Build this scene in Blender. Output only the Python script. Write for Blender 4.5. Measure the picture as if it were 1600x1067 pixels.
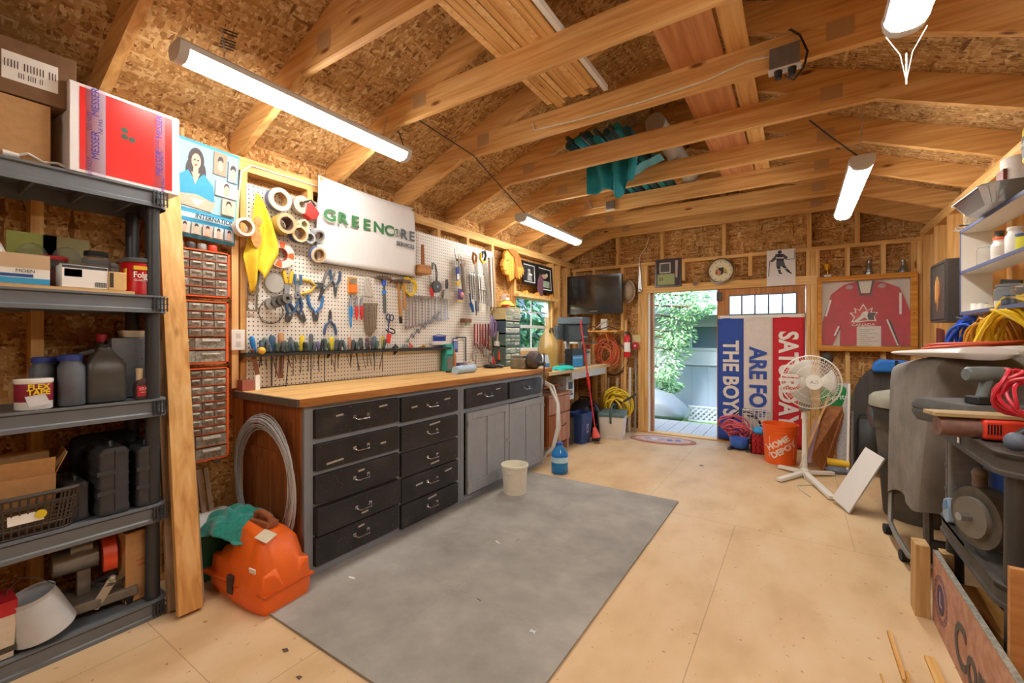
import bpy, math, random
from mathutils import Vector, Matrix, Euler
R = math.radians
PI = math.pi
rnd = random.Random(7)
for o in list(bpy.data.objects): bpy.data.objects.remove(o)
SC = bpy.context.scene
COL = SC.collection
# ---------------------------------------------------------------- camera, sky, exposure
CF, CH, CV0 = 678.0, 1.22, 526.0
YAW = math.atan(447 / 678)
cam = bpy.data.objects.new('camera', bpy.data.cameras.new('camera'))
COL.objects.link(cam)
cam.location = (0, 0, CH)
cam.rotation_euler = (R(90), 0, YAW)
cam.data.sensor_width = 36
cam.data.lens = 36 * CF / 1600
cam.data.shift_y = -(533.5 - CV0) / 1600
cam.data.clip_start = 0.02
SC.camera = cam
SC.view_settings.view_transform = 'Standard'
SC.view_settings.look = 'None'
SC.view_settings.gamma = 1
SC.view_settings.use_curve_mapping = False
SC.view_settings.exposure = EXPOSURE = 1.6
LED = 18.0          # emission of the shop lights
w = bpy.data.worlds.new('sky'); SC.world = w; w.use_nodes = True
nt = w.node_tree; bg = nt.nodes['Background']
sky = nt.nodes.new('ShaderNodeTexSky'); sky.sky_type = 'NISHITA'
sky.sun_elevation = R(50); sky.sun_rotation = R(200); sky.sun_disc = False
sky.air_density = 1.2; sky.dust_density = 3.0
nt.links.new(sky.outputs[0], bg.inputs[0]); bg.inputs[1].default_value = 0.36
sl = bpy.data.lights.new('sun', 'SUN'); sl.energy = 1.3; sl.angle = R(8); sl.color = (1, .97, .92)
sun = bpy.data.objects.new('sun', sl); COL.objects.link(sun); sun.rotation_euler = (R(38), R(10), R(-20))

# ---------------------------------------------------------------- helpers
_c, _s = math.cos(YAW), math.sin(YAW)
def P(u, v, x=None, y=None, z=None):
    """the point of a known plane of the room (x, y or z given) seen at a spot of the photo"""
    a = (u - 800) / CF; b = (CV0 - v) / CF
    dx, dy = a * _c - _s, a * _s + _c
    if x is not None: d = x / dx
    elif y is not None: d = y / dy
    else: d = (z - CH) / b
    return Vector((d * dx, d * dy, CH + d * b))

def lin(c):
    return c / 12.92 if c <= .04045 else ((c + .055) / 1.055) ** 2.4
def rgb(h):
    if isinstance(h, str):
        h = h.lstrip('#'); h = [int(h[i:i + 2], 16) / 255 for i in (0, 2, 4)]
    return tuple(lin(c) for c in h) + (1,)

MATS = {}
def mat(name, col='#888888', rough=.6, metal=0, noise=0.0, nscale=30, bump=0.0, emit=0, trans=0, alpha=1, coat=0, stretch=None, spec=None, sheen=0):
    """plain procedural material with a little noise in colour and relief"""
    if name in MATS: return MATS[name]
    m = bpy.data.materials.new(name); m.use_nodes = True
    t = m.node_tree; b = t.nodes['Principled BSDF']
    c = rgb(col)
    b.inputs['Base Color'].default_value = c
    b.inputs['Roughness'].default_value = rough
    b.inputs['Metallic'].default_value = metal
    if spec is not None: b.inputs['Specular IOR Level'].default_value = spec
    if coat: b.inputs['Coat Weight'].default_value = coat
    if sheen: b.inputs['Sheen Weight'].default_value = sheen
    if trans:
        b.inputs['Transmission Weight'].default_value = trans; b.inputs['IOR'].default_value = 1.3
    if alpha < 1: b.inputs['Alpha'].default_value = alpha
    if emit:
        b.inputs['Emission Color'].default_value = c; b.inputs['Emission Strength'].default_value = emit
    if noise or bump:
        tc = t.nodes.new('ShaderNodeTexCoord'); n = t.nodes.new('ShaderNodeTexNoise')
        n.inputs['Scale'].default_value = nscale; n.inputs['Detail'].default_value = 5
        src = tc.outputs['Object']
        if stretch:
            mp = t.nodes.new('ShaderNodeMapping'); mp.inputs['Scale'].default_value = stretch
            t.links.new(src, mp.inputs[0]); src = mp.outputs[0]
        t.links.new(src, n.inputs['Vector'])
        if noise:
            mx = t.nodes.new('ShaderNodeMix'); mx.data_type = 'RGBA'
            mx.inputs[6].default_value = tuple(max(0, k * (1 - noise)) for k in c[:3]) + (1,)
            mx.inputs[7].default_value = tuple(min(1, k * (1 + noise)) for k in c[:3]) + (1,)
            rp = t.nodes.new('ShaderNodeMapRange'); rp.inputs[1].default_value = .3; rp.inputs[2].default_value = .7
            t.links.new(n.outputs[0], rp.inputs[0]); t.links.new(rp.outputs[0], mx.inputs[0])
            t.links.new(mx.outputs[2], b.inputs['Base Color'])
        if bump:
            bp = t.nodes.new('ShaderNodeBump'); bp.inputs['Strength'].default_value = bump; bp.inputs['Distance'].default_value = .004
            t.links.new(n.outputs[0], bp.inputs['Height']); t.links.new(bp.outputs[0], b.inputs['Normal'])
    MATS[name] = m
    return m

def ramp(t, stops):
    r = t.nodes.new('ShaderNodeValToRGB'); e = r.color_ramp.elements
    while len(e) < len(stops): e.new(.5)
    for k, (p, c) in enumerate(stops):
        e[k].position = p; e[k].color = rgb(c)
    return r

def wood(name, axis='x', base='#d9a561', dark='#a8713a', light='#eec887', knots=True, gs=1.0, rough=.6):
    if name in MATS: return MATS[name]
    m = bpy.data.materials.new(name); m.use_nodes = True
    t = m.node_tree; b = t.nodes['Principled BSDF']; b.inputs['Roughness'].default_value = rough
    b.inputs['Specular IOR Level'].default_value = .25
    tc = t.nodes.new('ShaderNodeTexCoord'); mp = t.nodes.new('ShaderNodeMapping')
    oi = t.nodes.new('ShaderNodeObjectInfo')
    va = t.nodes.new('ShaderNodeVectorMath'); va.operation = 'ADD'
    vm = t.nodes.new('ShaderNodeVectorMath'); vm.operation = 'SCALE'; vm.inputs[0].default_value = (3.1, 7.7, 5.3)
    t.links.new(oi.outputs['Random'], vm.inputs['Scale'])
    t.links.new(tc.outputs['Object'], va.inputs[0]); t.links.new(vm.outputs[0], va.inputs[1])
    s = {'x': (1.2, 22, 22), 'y': (22, 1.2, 22), 'z': (22, 22, 1.2)}[axis]
    mp.inputs['Scale'].default_value = tuple(k * gs for k in s)
    t.links.new(va.outputs[0], mp.inputs[0])
    n = t.nodes.new('ShaderNodeTexNoise'); n.inputs['Scale'].default_value = 1.6; n.inputs['Detail'].default_value = 6
    n.inputs['Distortion'].default_value = .6
    t.links.new(mp.outputs[0], n.inputs['Vector'])
    r = ramp(t, [(.28, dark), (.5, base), (.72, light)])
    t.links.new(n.outputs[0], r.inputs[0])
    out = r.outputs[0]
    if knots:
        mp2 = t.nodes.new('ShaderNodeMapping')
        mp2.inputs['Scale'].default_value = {'x': (2.2, 7, 7), 'y': (7, 2.2, 7), 'z': (7, 7, 2.2)}[axis]
        t.links.new(va.outputs[0], mp2.inputs[0])
        v = t.nodes.new('ShaderNodeTexVoronoi'); v.inputs['Scale'].default_value = 1.0
        t.links.new(mp2.outputs[0], v.inputs['Vector'])
        k = ramp(t, [(.05, '#ffffff'), (.11, '#000000')])
        t.links.new(v.outputs['Distance'], k.inputs[0])
        mx = t.nodes.new('ShaderNodeMix'); mx.data_type = 'RGBA'
        t.links.new(k.outputs[0], mx.inputs[0]); t.links.new(out, mx.inputs[6]); mx.inputs[7].default_value = rgb('#7a4a20')
        out = mx.outputs[2]
    t.links.new(out, b.inputs['Base Color'])
    bp = t.nodes.new('ShaderNodeBump'); bp.inputs['Strength'].default_value = .12; bp.inputs['Distance'].default_value = .003
    t.links.new(n.outputs[0], bp.inputs['Height']); t.links.new(bp.outputs[0], b.inputs['Normal'])
    MATS[name] = m
    return m

def osb(name, tones, sc=1.0):
    """pressed flake board: long random flakes laid in several directions"""
    if name in MATS: return MATS[name]
    m = bpy.data.materials.new(name); m.use_nodes = True
    t = m.node_tree; b = t.nodes['Principled BSDF']; b.inputs['Roughness'].default_value = .75
    b.inputs['Specular IOR Level'].default_value = .2
    tc = t.nodes.new('ShaderNodeTexCoord')
    nz = t.nodes.new('ShaderNodeTexNoise'); nz.inputs['Scale'].default_value = 9; nz.inputs['Detail'].default_value = 3
    t.links.new(tc.outputs['Object'], nz.inputs['Vector'])
    outs = []
    for k, (rot, s) in enumerate([((0, 0, .5), (9, 62, 55)), ((.2, 0, -.5), (60, 9, 60)), ((.3, .3, .9), (50, 50, 8)), ((.5, .2, 1.0), (9, 75, 60))]):
        mp = t.nodes.new('ShaderNodeMapping'); mp.inputs['Rotation'].default_value = rot
        mp.inputs['Scale'].default_value = tuple(q * sc for q in s)
        v = t.nodes.new('ShaderNodeTexVoronoi'); v.inputs['Scale'].default_value = 1; v.inputs['Randomness'].default_value = 1
        ad = t.nodes.new('ShaderNodeVectorMath'); ad.operation = 'MULTIPLY_ADD'
        ad.inputs[1].default_value = (.02, .02, .02)
        t.links.new(nz.outputs[1], ad.inputs[0]); t.links.new(tc.outputs['Object'], ad.inputs[2])
        t.links.new(ad.outputs[0], mp.inputs[0]); t.links.new(mp.outputs[0], v.inputs['Vector'])
        sp = t.nodes.new('ShaderNodeSeparateColor'); t.links.new(v.outputs['Color'], sp.inputs[0])
        outs.append((sp.outputs[0], sp.outputs[1]))
    # pick a layer by each layer's own priority
    cur, pr = outs[0]
    for a, p in outs[1:]:
        gt = t.nodes.new('ShaderNodeMath'); gt.operation = 'GREATER_THAN'; t.links.new(p, gt.inputs[0]); t.links.new(pr, gt.inputs[1])
        mx = t.nodes.new('ShaderNodeMix'); t.links.new(gt.outputs[0], mx.inputs[0]); t.links.new(cur, mx.inputs[2]); t.links.new(a, mx.inputs[3])
        mm = t.nodes.new('ShaderNodeMath'); mm.operation = 'MAXIMUM'; t.links.new(p, mm.inputs[0]); t.links.new(pr, mm.inputs[1])
        cur, pr = mx.outputs[0], mm.outputs[0]
    r = ramp(t, tones); t.links.new(cur, r.inputs[0])
    # broad random tone variation over the boards
    n2 = t.nodes.new('ShaderNodeTexNoise'); n2.inputs['Scale'].default_value = 2.5; n2.inputs['Detail'].default_value = 4
    t.links.new(tc.outputs['Object'], n2.inputs['Vector'])
    mr = t.nodes.new('ShaderNodeMapRange'); mr.inputs[1].default_value = .3; mr.inputs[2].default_value = .7; mr.inputs[3].default_value = .72; mr.inputs[4].default_value = 1.12
    t.links.new(n2.outputs[0], mr.inputs[0])
    vs = t.nodes.new('ShaderNodeVectorMath'); vs.operation = 'SCALE'
    t.links.new(r.outputs[0], vs.inputs[0]); t.links.new(mr.outputs[0], vs.inputs['Scale'])
    t.links.new(vs.outputs[0], b.inputs['Base Color'])
    bp = t.nodes.new('ShaderNodeBump'); bp.inputs['Strength'].default_value = .2; bp.inputs['Distance'].default_value = .002
    t.links.new(cur, bp.inputs['Height']); t.links.new(bp.outputs[0], b.inputs['Normal'])
    MATS[name] = m
    return m

def M_(m):
    """a material by name, or a colour given as '#rrggbb' (made once)"""
    if isinstance(m, bpy.types.Material): return m
    if m in MATS: return MATS[m]
    if m.startswith('#'):
        p = m.split('|')
        return mat(m, p[0], rough=float(p[1]) if len(p) > 1 else .55, metal=float(p[2]) if len(p) > 2 else 0, noise=.06, nscale=40)
    raise KeyError(m)

def basis(d):
    d = Vector(d).normalized()
    a = Vector((0, 0, 1)) if abs(d.z) < .9 else Vector((1, 0, 0))
    x = d.cross(a).normalized(); y = d.cross(x).normalized()
    return x, y, d

class MB:
    def __init__(s, M=None):
        s.v = []; s.f = []; s.mi = []; s.mats = []; s.cur = 0; s.M = M
    def m(s, mt):
        mt = M_(mt)
        if mt not in s.mats: s.mats.append(mt)
        s.cur = s.mats.index(mt); return s
    def add(s, vs, fs):
        n = len(s.v)
        s.v += [tuple(s.M @ Vector(p)) if s.M else tuple(p) for p in vs]
        s.f += [tuple(n + i for i in f) for f in fs]; s.mi += [s.cur] * len(fs)
        return s
    def box(s, x0, y0, z0, x1, y1, z1, rot=None, piv=None):
        vs = [Vector((x, y, z)) for x in (x0, x1) for y in (y0, y1) for z in (z0, z1)]
        if rot is not None:
            rm = rot if isinstance(rot, Matrix) else Euler(rot).to_matrix()
            c = Vector(piv) if piv is not None else Vector(((x0 + x1) / 2, (y0 + y1) / 2, (z0 + z1) / 2))
            vs = [c + rm @ (p - c) for p in vs]
        return s.add(vs, [(0, 1, 3, 2), (4, 6, 7, 5), (0, 4, 5, 1), (2, 3, 7, 6), (0, 2, 6, 4), (1, 5, 7, 3)])
    def cbox(s, c, sz, rot=None):
        return s.box(c[0] - sz[0] / 2, c[1] - sz[1] / 2, c[2] - sz[2] / 2, c[0] + sz[0] / 2, c[1] + sz[1] / 2, c[2] + sz[2] / 2, rot)
    def beam(s, a, b, w, h, up=(0, 0, 1)):
        """a board from a to b, w wide, h deep (along up)"""
        a = Vector(a); b = Vector(b); d = (b - a).normalized(); u = Vector(up)
        x = d.cross(u).normalized() * (w / 2); y = x.cross(d).normalized() * (h / 2)
        vs = [p + i * x + j * y for p in (a, b) for i in (-1, 1) for j in (-1, 1)]
        return s.add(vs, [(0, 1, 3, 2), (4, 6, 7, 5), (0, 4, 5, 1), (2, 3, 7, 6), (0, 2, 6, 4), (1, 5, 7, 3)])
    def cyl(s, a, b, r0, r1=None, n=14, caps=True):
        r1 = r0 if r1 is None else r1
        a = Vector(a); b = Vector(b); x, y, d = basis(b - a)
        vs = []
        for p, r in ((a, r0), (b, r1)):
            for k in range(n):
                t = 2 * PI * k / n; vs.append(p + (x * math.cos(t) + y * math.sin(t)) * r)
        fs = [(k, (k + 1) % n, n + (k + 1) % n, n + k) for k in range(n)]
        if caps: fs += [tuple(range(n - 1, -1, -1)), tuple(range(n, 2 * n))]
        return s.add(vs, fs)
    def tube(s, pts, r, n=7, closed=False, caps=True):
        pts = [Vector(p) for p in pts]; N = len(pts)
        rr = r if isinstance(r, (list, tuple)) else [r] * N
        vs = []; px = None
        for i, p in enumerate(pts):
            if closed: d = pts[(i + 1) % N] - pts[i - 1]
            else: d = pts[min(i + 1, N - 1)] - pts[max(i - 1, 0)]
            if d.length < 1e-9: d = Vector((0, 0, 1))
            d.normalize()
            if px is None: px, _, _ = basis(d)
            px = (px - d * px.dot(d))
            if px.length < 1e-6: px, _, _ = basis(d)
            px.normalize(); py = d.cross(px)
            for k in range(n):
                t = 2 * PI * k / n; vs.append(p + (px * math.cos(t) + py * math.sin(t)) * rr[i])
        fs = []
        for i in range(N if closed else N - 1):
            j = (i + 1) % N
            fs += [(i * n + k, i * n + (k + 1) % n, j * n + (k + 1) % n, j * n + k) for k in range(n)]
        if not closed and caps: fs += [tuple(range(n - 1, -1, -1)), tuple(range((N - 1) * n, N * n))]
        return s.add(vs, fs)
    def lathe(s, prof, o=(0, 0, 0), ax=(0, 0, 1), n=24, sx=1, sy=1):
        o = Vector(o); x, y, d = basis(ax)
        if tuple(ax) == (0, 0, 1): x, y = Vector((1, 0, 0)), Vector((0, 1, 0))
        vs = []
        for r, z in prof:
            for k in range(n):
                t = 2 * PI * k / n; vs.append(o + d * z + x * (math.cos(t) * r * sx) + y * (math.sin(t) * r * sy))
        fs = []
        for i in range(len(prof) - 1):
            fs += [(i * n + k, i * n + (k + 1) % n, (i + 1) * n + (k + 1) % n, (i + 1) * n + k) for k in range(n)]
        fs.append(tuple(range(n - 1, -1, -1))); L = len(prof) - 1; fs.append(tuple(range(L * n, L * n + n)))
        return s.add(vs, fs)
    def prism(s, poly, y0, y1, plane='xz'):
        """polygon drawn in the plane, thick from y0 to y1"""
        def mk(p, q):
            return {'xz': (p[0], q, p[1]), 'xy': (p[0], p[1], q), 'yz': (q, p[0], p[1])}[plane]
        n = len(poly)
        vs = [mk(p, y0) for p in poly] + [mk(p, y1) for p in poly]
        fs = [tuple(range(n - 1, -1, -1)), tuple(range(n, 2 * n))] + [(k, (k + 1) % n, n + (k + 1) % n, n + k) for k in range(n)]
        return s.add(vs, fs)
    def ring(s, c, R0, R1, y0, y1, n=32, a0=0, a1=2 * PI):
        """flat ring in the xz plane"""
        cx, cz = c; vs = []; full = abs(a1 - a0 - 2 * PI) < 1e-6; N = n if full else n + 1
        for k in range(N):
            t = a0 + (a1 - a0) * k / n; cs, sn = math.cos(t), math.sin(t)
            for (r, y) in ((R0, y0), (R1, y0), (R1, y1), (R0, y1)): vs.append((cx + r * cs, y, cz + r * sn))
        fs = []
        for k in range(n):
            j = (k + 1) % N
            for q in range(4): fs.append((k * 4 + q, k * 4 + (q + 1) % 4, j * 4 + (q + 1) % 4, j * 4 + q))
        if not full: fs += [(0, 1, 2, 3), ((N - 1) * 4 + 3, (N - 1) * 4 + 2, (N - 1) * 4 + 1, (N - 1) * 4)]
        return s.add(vs, fs)
    def sph(s, c, r, n=12, m=8):
        r = (r, r, r) if not isinstance(r, (tuple, list)) else r
        vs = [(c[0], c[1], c[2] - r[2])]
        for i in range(1, m):
            t = PI * i / m - PI / 2
            for k in range(n):
                p = 2 * PI * k / n; vs.append((c[0] + r[0] * math.cos(t) * math.cos(p), c[1] + r[1] * math.cos(t) * math.sin(p), c[2] + r[2] * math.sin(t)))
        vs.append((c[0], c[1], c[2] + r[2])); e = len(vs) - 1
        fs = [(0, 1 + (k + 1) % n, 1 + k) for k in range(n)]
        for i in range(m - 2):
            fs += [(1 + i * n + k, 1 + i * n + (k + 1) % n, 1 + (i + 1) * n + (k + 1) % n, 1 + (i + 1) * n + k) for k in range(n)]
        fs += [(1 + (m - 2) * n + k, 1 + (m - 2) * n + (k + 1) % n, e) for k in range(n)]
        return s.add(vs, fs)
    def sheet(s, fn, nu, nv):
        vs = [fn(i / nu, j / nv) for j in range(nv + 1) for i in range(nu + 1)]
        w_ = nu + 1
        return s.add(vs, [(j * w_ + i, j * w_ + i + 1, (j + 1) * w_ + i + 1, (j + 1) * w_ + i) for j in range(nv) for i in range(nu)])
    def loft(s, secs, caps=True):
        """join rings of equal length"""
        n = len(secs[0]); vs = [p for q in secs for p in q]; fs = []
        for i in range(len(secs) - 1):
            fs += [(i * n + k, i * n + (k + 1) % n, (i + 1) * n + (k + 1) % n, (i + 1) * n + k) for k in range(n)]
        if caps: fs += [tuple(range(n - 1, -1, -1)), tuple(range((len(secs) - 1) * n, len(secs) * n))]
        return s.add(vs, fs)
    def build(s, name, mt=None, parent=None, bevel=0, solid=0, sub=0, smooth=40):
        me = bpy.data.meshes.new(name); me.from_pydata(s.v, [], s.f)
        ms = s.mats if s.mats else [M_(mt)]
        for q in ms: me.materials.append(q)
        if s.mats: me.polygons.foreach_set('material_index', s.mi)
        me.validate()
        import bmesh
        bm = bmesh.new(); bm.from_mesh(me); bmesh.ops.recalc_face_normals(bm, faces=bm.faces); bm.to_mesh(me); bm.free()
        if smooth:
            me.shade_smooth(); me.set_sharp_from_angle(angle=R(smooth))
        o = bpy.data.objects.new(name, me); COL.objects.link(o)
        if parent is not None: o.parent = parent
        if solid:
            q = o.modifiers.new('t', 'SOLIDIFY'); q.thickness = solid; q.offset = 0
        if bevel:
            q = o.modifiers.new('b', 'BEVEL'); q.width = bevel; q.segments = 2; q.limit_method = 'ANGLE'; q.angle_limit = R(40)
        if sub:
            q = o.modifiers.new('s', 'SUBSURF'); q.levels = sub; q.render_levels = sub
        return o

def tag(o, label=None, cat=None, group=None, kind=None):
    if label: o['label'] = label
    if cat: o['category'] = cat
    if group: o['group'] = group
    if kind: o['kind'] = kind
    return o
def T(name, label, cat, loc=(0, 0, 0), rz=0, group=None, rot=None):
    o = bpy.data.objects.new(name, None); COL.objects.link(o)
    o.empty_display_size = .05
    o.location = loc; o.rotation_euler = rot if rot is not None else (0, 0, rz)
    return tag(o, label, cat, group)
def struct(o): o['kind'] = 'structure'; return o
def dup(r, loc, label=None, rz=None, group=None, rot=None, scale=None):
    def cp(o, par):
        c = o.copy(); COL.objects.link(c)
        if par is not None: c.parent = par
        for ch in list(o.children): cp(ch, c)
        return c
    c = cp(r, None); c.location = loc
    if rz is not None: c.rotation_euler = (0, 0, rz)
    if rot is not None: c.rotation_euler = rot
    if scale is not None: c.scale = (scale,) * 3 if not isinstance(scale, tuple) else scale
    if label: c['label'] = label
    if group: c['group'] = group
    return c
def text(body, size, name, mt, parent, loc, rot=(R(90), 0, 0), ext=.0006, align='CENTER', sx=1.0, bold=0.0, shear=0, space=1.0):
    """lettering as a mesh, standing in the xz plane facing -y unless turned"""
    cu = bpy.data.curves.new(name, 'FONT'); cu.body = body; cu.size = size; cu.extrude = ext
    cu.align_x = align; cu.align_y = 'CENTER'; cu.offset = bold; cu.shear = shear; cu.space_character = space; cu.resolution_u = 3
    o = bpy.data.objects.new(name, cu); COL.objects.link(o)
    dg = bpy.context.evaluated_depsgraph_get()
    me = bpy.data.meshes.new_from_object(o.evaluated_get(dg))
    bpy.data.objects.remove(o)
    me.materials.clear(); me.materials.append(M_(mt)); me.name = name
    q = bpy.data.objects.new(name, me); COL.objects.link(q); q.parent = parent
    q.location = loc; q.rotation_euler = rot; q.scale = (sx, 1, 1)
    return q
def arc(c, r, a0, a1, n=12, z=0):
    return [(c[0] + r * math.cos(a0 + (a1 - a0) * k / n), c[1] + r * math.sin(a0 + (a1 - a0) * k / n)) for k in range(n + 1)]
def rrect(x0, z0, x1, z1, r, n=4):
    q = []
    for (cx, cz, a) in ((x1 - r, z1 - r, 0), (x0 + r, z1 - r, PI / 2), (x0 + r, z0 + r, PI), (x1 - r, z0 + r, 1.5 * PI)):
        q += [(cx + r * math.cos(a + PI / 2 * k / n), cz + r * math.sin(a + PI / 2 * k / n)) for k in range(n + 1)]
    return q
LW, RW, BW, FW = -2.66, 0.98, 5.56, -2.4     # inner faces of the studs: left, right, back wall; wall behind
# ================================================================ materials of the shell
osb('osb_roof', [(.0, '#7d5634'), (.15, '#a37846'), (.5, '#b78c58'), (.8, '#c6a06c'), (1, '#d8b888')], 1.15)
osb('osb_wall', [(.0, '#805428'), (.15, '#a8743e'), (.5, '#be8d52'), (.8, '#cfa168'), (1, '#e0bd88')], 1.15)
for a in 'xyz': wood('stud_' + a, a, '#dbab68', '#c48e50', '#eac58a')
for a in 'xyz': wood('rafter_' + a, a, '#d6a362', '#bb864a', '#e4ba7e')
wood('plain_wood_z', 'z', '#e0b173', '#c99656', '#eec68c')
mat('gusset', '#bd9a70', .55, .3)
mat('black', '#17171a', .5); mat('white', '#e8e6e0', .5); mat('dkgrey', '#3a3c40', .55)
mat('chrome', '#c9ccd0', .22, 1); mat('steel', '#9a9da0', .38, .9, noise=.1); mat('dark_steel', '#5a5a5c', .45, .8, noise=.15)
mat('glass', '#ffffff', .02, trans=1, spec=.5)
gm = MATS['glass']; gm.node_tree.nodes['Principled BSDF'].inputs['IOR'].default_value = 1.02

def floor_mat():
    m = bpy.data.materials.new('painted_plywood'); m.use_nodes = True; t = m.node_tree; b = t.nodes['Principled BSDF']
    tc = t.nodes.new('ShaderNodeTexCoord')
    n = t.nodes.new('ShaderNodeTexNoise'); n.inputs['Scale'].default_value = 3; n.inputs['Detail'].default_value = 8
    mp = t.nodes.new('ShaderNodeMapping'); mp.inputs['Scale'].default_value = (1.5, .8, 1)
    t.links.new(tc.outputs['Object'], mp.inputs[0]); t.links.new(mp.outputs[0], n.inputs['Vector'])
    r = ramp(t, [(.3, '#c7a579'), (.5, '#d5b58a'), (.75, '#ddc29c')]); t.links.new(n.outputs[0], r.inputs[0])
    # sheet joints
    br = t.nodes.new('ShaderNodeTexBrick'); br.inputs['Scale'].default_value = 1
    br.inputs['Brick Width'].default_value = 1.22; br.inputs['Row Height'].default_value = 2.44; br.inputs['Mortar Size'].default_value = .002
    br.inputs['Color1'].default_value = (1, 1, 1, 1); br.inputs['Color2'].default_value = (1, 1, 1, 1); br.inputs['Mortar'].default_value = (.45, .4, .36, 1)
    mp2 = t.nodes.new('ShaderNodeMapping'); mp2.inputs['Location'].default_value = (.34, 1.75, 0)
    t.links.new(tc.outputs['Object'], mp2.inputs[0]); t.links.new(mp2.outputs[0], br.inputs['Vector'])
    mx = t.nodes.new('ShaderNodeMix'); mx.data_type = 'RGBA'; mx.blend_type = 'MULTIPLY'; mx.inputs[0].default_value = .6
    t.links.new(r.outputs[0], mx.inputs[6]); t.links.new(br.outputs['Color'], mx.inputs[7])
    # stains
    n3 = t.nodes.new('ShaderNodeTexNoise'); n3.inputs['Scale'].default_value = 38; n3.inputs['Detail'].default_value = 2
    t.links.new(tc.outputs['Object'], n3.inputs['Vector'])
    r3 = ramp(t, [(.26, '#a98563'), (.31, '#ffffff')]); t.links.new(n3.outputs[0], r3.inputs[0])
    mx2 = t.nodes.new('ShaderNodeMix'); mx2.data_type = 'RGBA'; mx2.blend_type = 'MULTIPLY'; mx2.inputs[0].default_value = .7
    t.links.new(mx.outputs[2], mx2.inputs[6]); t.links.new(r3.outputs[0], mx2.inputs[7])
    t.links.new(mx2.outputs[2], b.inputs['Base Color'])
    b.inputs['Roughness'].default_value = .5; b.inputs['Specular IOR Level'].default_value = .35
    bp = t.nodes.new('ShaderNodeBump'); bp.inputs['Strength'].default_value = .15; bp.inputs['Distance'].default_value = .004
    t.links.new(n.outputs[0], bp.inputs['Height']); t.links.new(bp.outputs[0], b.inputs['Normal'])
    MATS['floor'] = m
floor_mat()
# ---------------------------------------------------------------- floor, walls, roof
TP = 2.25                       # top of side walls
RX = (LW + RW) / 2              # ridge
SL = .385
def deck_z(x): return TP + .165 + SL * (min(x - LW, RW - x))
struct(MB().box(LW - .12, FW - .1, -.03, RW + .12, BW + .12, 0).build('floor', 'floor'))
OT = .012
def studs(par, pts, axis, zz, mt='stud_z'):
    for (a, z0, z1) in pts:
        if axis == 'L': b = MB().box(LW - .089, a - .019, z0, LW, a + .019, z1)
        elif axis == 'R': b = MB().box(RW, a - .019, z0, RW + .089, a + .019, z1)
        else: b = MB().box(a - .019, BW, z0, a + .019, BW + .089, z1)
        b.build('stud', mt, par)
# left wall, with the window hole
WY0, WY1, WZ0, WZ1 = 4.12, 4.98, 1.05, 1.70
wl = MB()
X0, X1 = LW - .101, LW - .089
wl.box(X0, FW, 0, X1, WY0, TP + .25); wl.box(X0, WY1, 0, X1, BW + .1, TP + .25)
wl.box(X0, WY0, 0, X1, WY1, WZ0); wl.box(X0, WY0, WZ1, X1, WY1, TP + .25)
wl = struct(wl.build('wall_left', 'osb_wall'))
ys = [1.235 + .406 * k for k in range(-8, 7)]
studs(wl, [(y, .04, TP - .076) for y in ys if y < WY0 - .02] + [(WY0 - .02, .04, TP - .076), (WY1 + .02, .04, TP - .076), (5.2, .04, TP - .076), (5.5, .04, TP - .076), (5.44, .04, TP - .076)], 'L', 0)
MB().box(LW - .089, FW, TP - .076, LW, BW + .09, TP - .038).build('plate', 'stud_y', wl)
MB().box(LW - .089, FW, TP - .038, LW, BW + .09, TP).build('plate', 'stud_y', wl)
MB().box(LW - .089, FW, 0, LW, BW + .09, .038).build('sole_plate', 'stud_y', wl)
MB().box(LW - .089, WY0, WZ1, LW, WY1, WZ1 + .038).build('window_header', 'stud_y', wl)
MB().box(LW - .089, WY0, WZ0 - .038, LW, WY1, WZ0).build('window_sill', 'stud_y', wl)
for y in (.22, .626):
    MB().box(LW - .088, y - .184, .93, LW - .001, y + .184, .968).build('blocking', 'stud_y', wl)
# right wall
wr = struct(MB().box(RW + .089, FW, 0, RW + .101, BW + .1, TP + .25).build('wall_right', 'osb_wall'))
studs(wr, [(BW - .02 - .406 * k, .04, TP - .076) for k in range(0, 19)], 'R', 0)
MB().box(RW, FW, TP - .076, RW + .089, BW + .09, TP - .038).build('plate', 'stud_y', wr)
MB().box(RW, FW, TP - .038, RW + .089, BW + .09, TP).build('plate', 'stud_y', wr)
MB().box(RW, FW, 0, RW + .089, BW + .09, .038).build('sole_plate', 'stud_y', wr)
# back wall with the double door opening (left leaf open, right leaf closed)
DX0, DXM, DX1, DZ = -1.60, -.80, .07, 1.775
BT = 2.165
wb = MB(); Y0, Y1 = BW + .089, BW + .101
wb.box(LW - .1, Y0, 0, DX0, Y1, TP); wb.box(DX1, Y0, 0, RW + .1, Y1, TP); wb.box(DX0, Y0, DZ, DX1, Y1, TP)
wb.prism([(LW - .1, TP), (RW + .1, TP), (RW + .1, TP + .14), (RX, deck_z(RX) + .02), (LW - .1, TP + .14)], Y0, Y1)
wb = struct(wb.build('wall_back', 'osb_wall'))
cripple = [(x, DZ + .038 + .09, BT - .04) for x in (-1.17, -.70, -.45, -.13)]
full = [(x, .04, BT - .04) for x in (-2.62, -2.33, -1.93, DX0 - .1, DX0 - .06, DX0 - .02, DX1 + .02, DX1 + .06, DX1 + .10, .42, .70, .92, .96)]
studs(wb, full + cripple + [(x, BT, deck_z(x) - .12) for x in (-2.0, -1.42, -.72, 0.1, .5)], 'B', 0)
MB().box(LW, BW, BT - .04, RW, BW + .089, BT).build('plate', 'stud_x', wb)
MB().box(DX0 - .1, BW - .002, DZ, DX1 + .1, BW + .085, DZ + .09).build('door_header', 'stud_x', wb)
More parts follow.
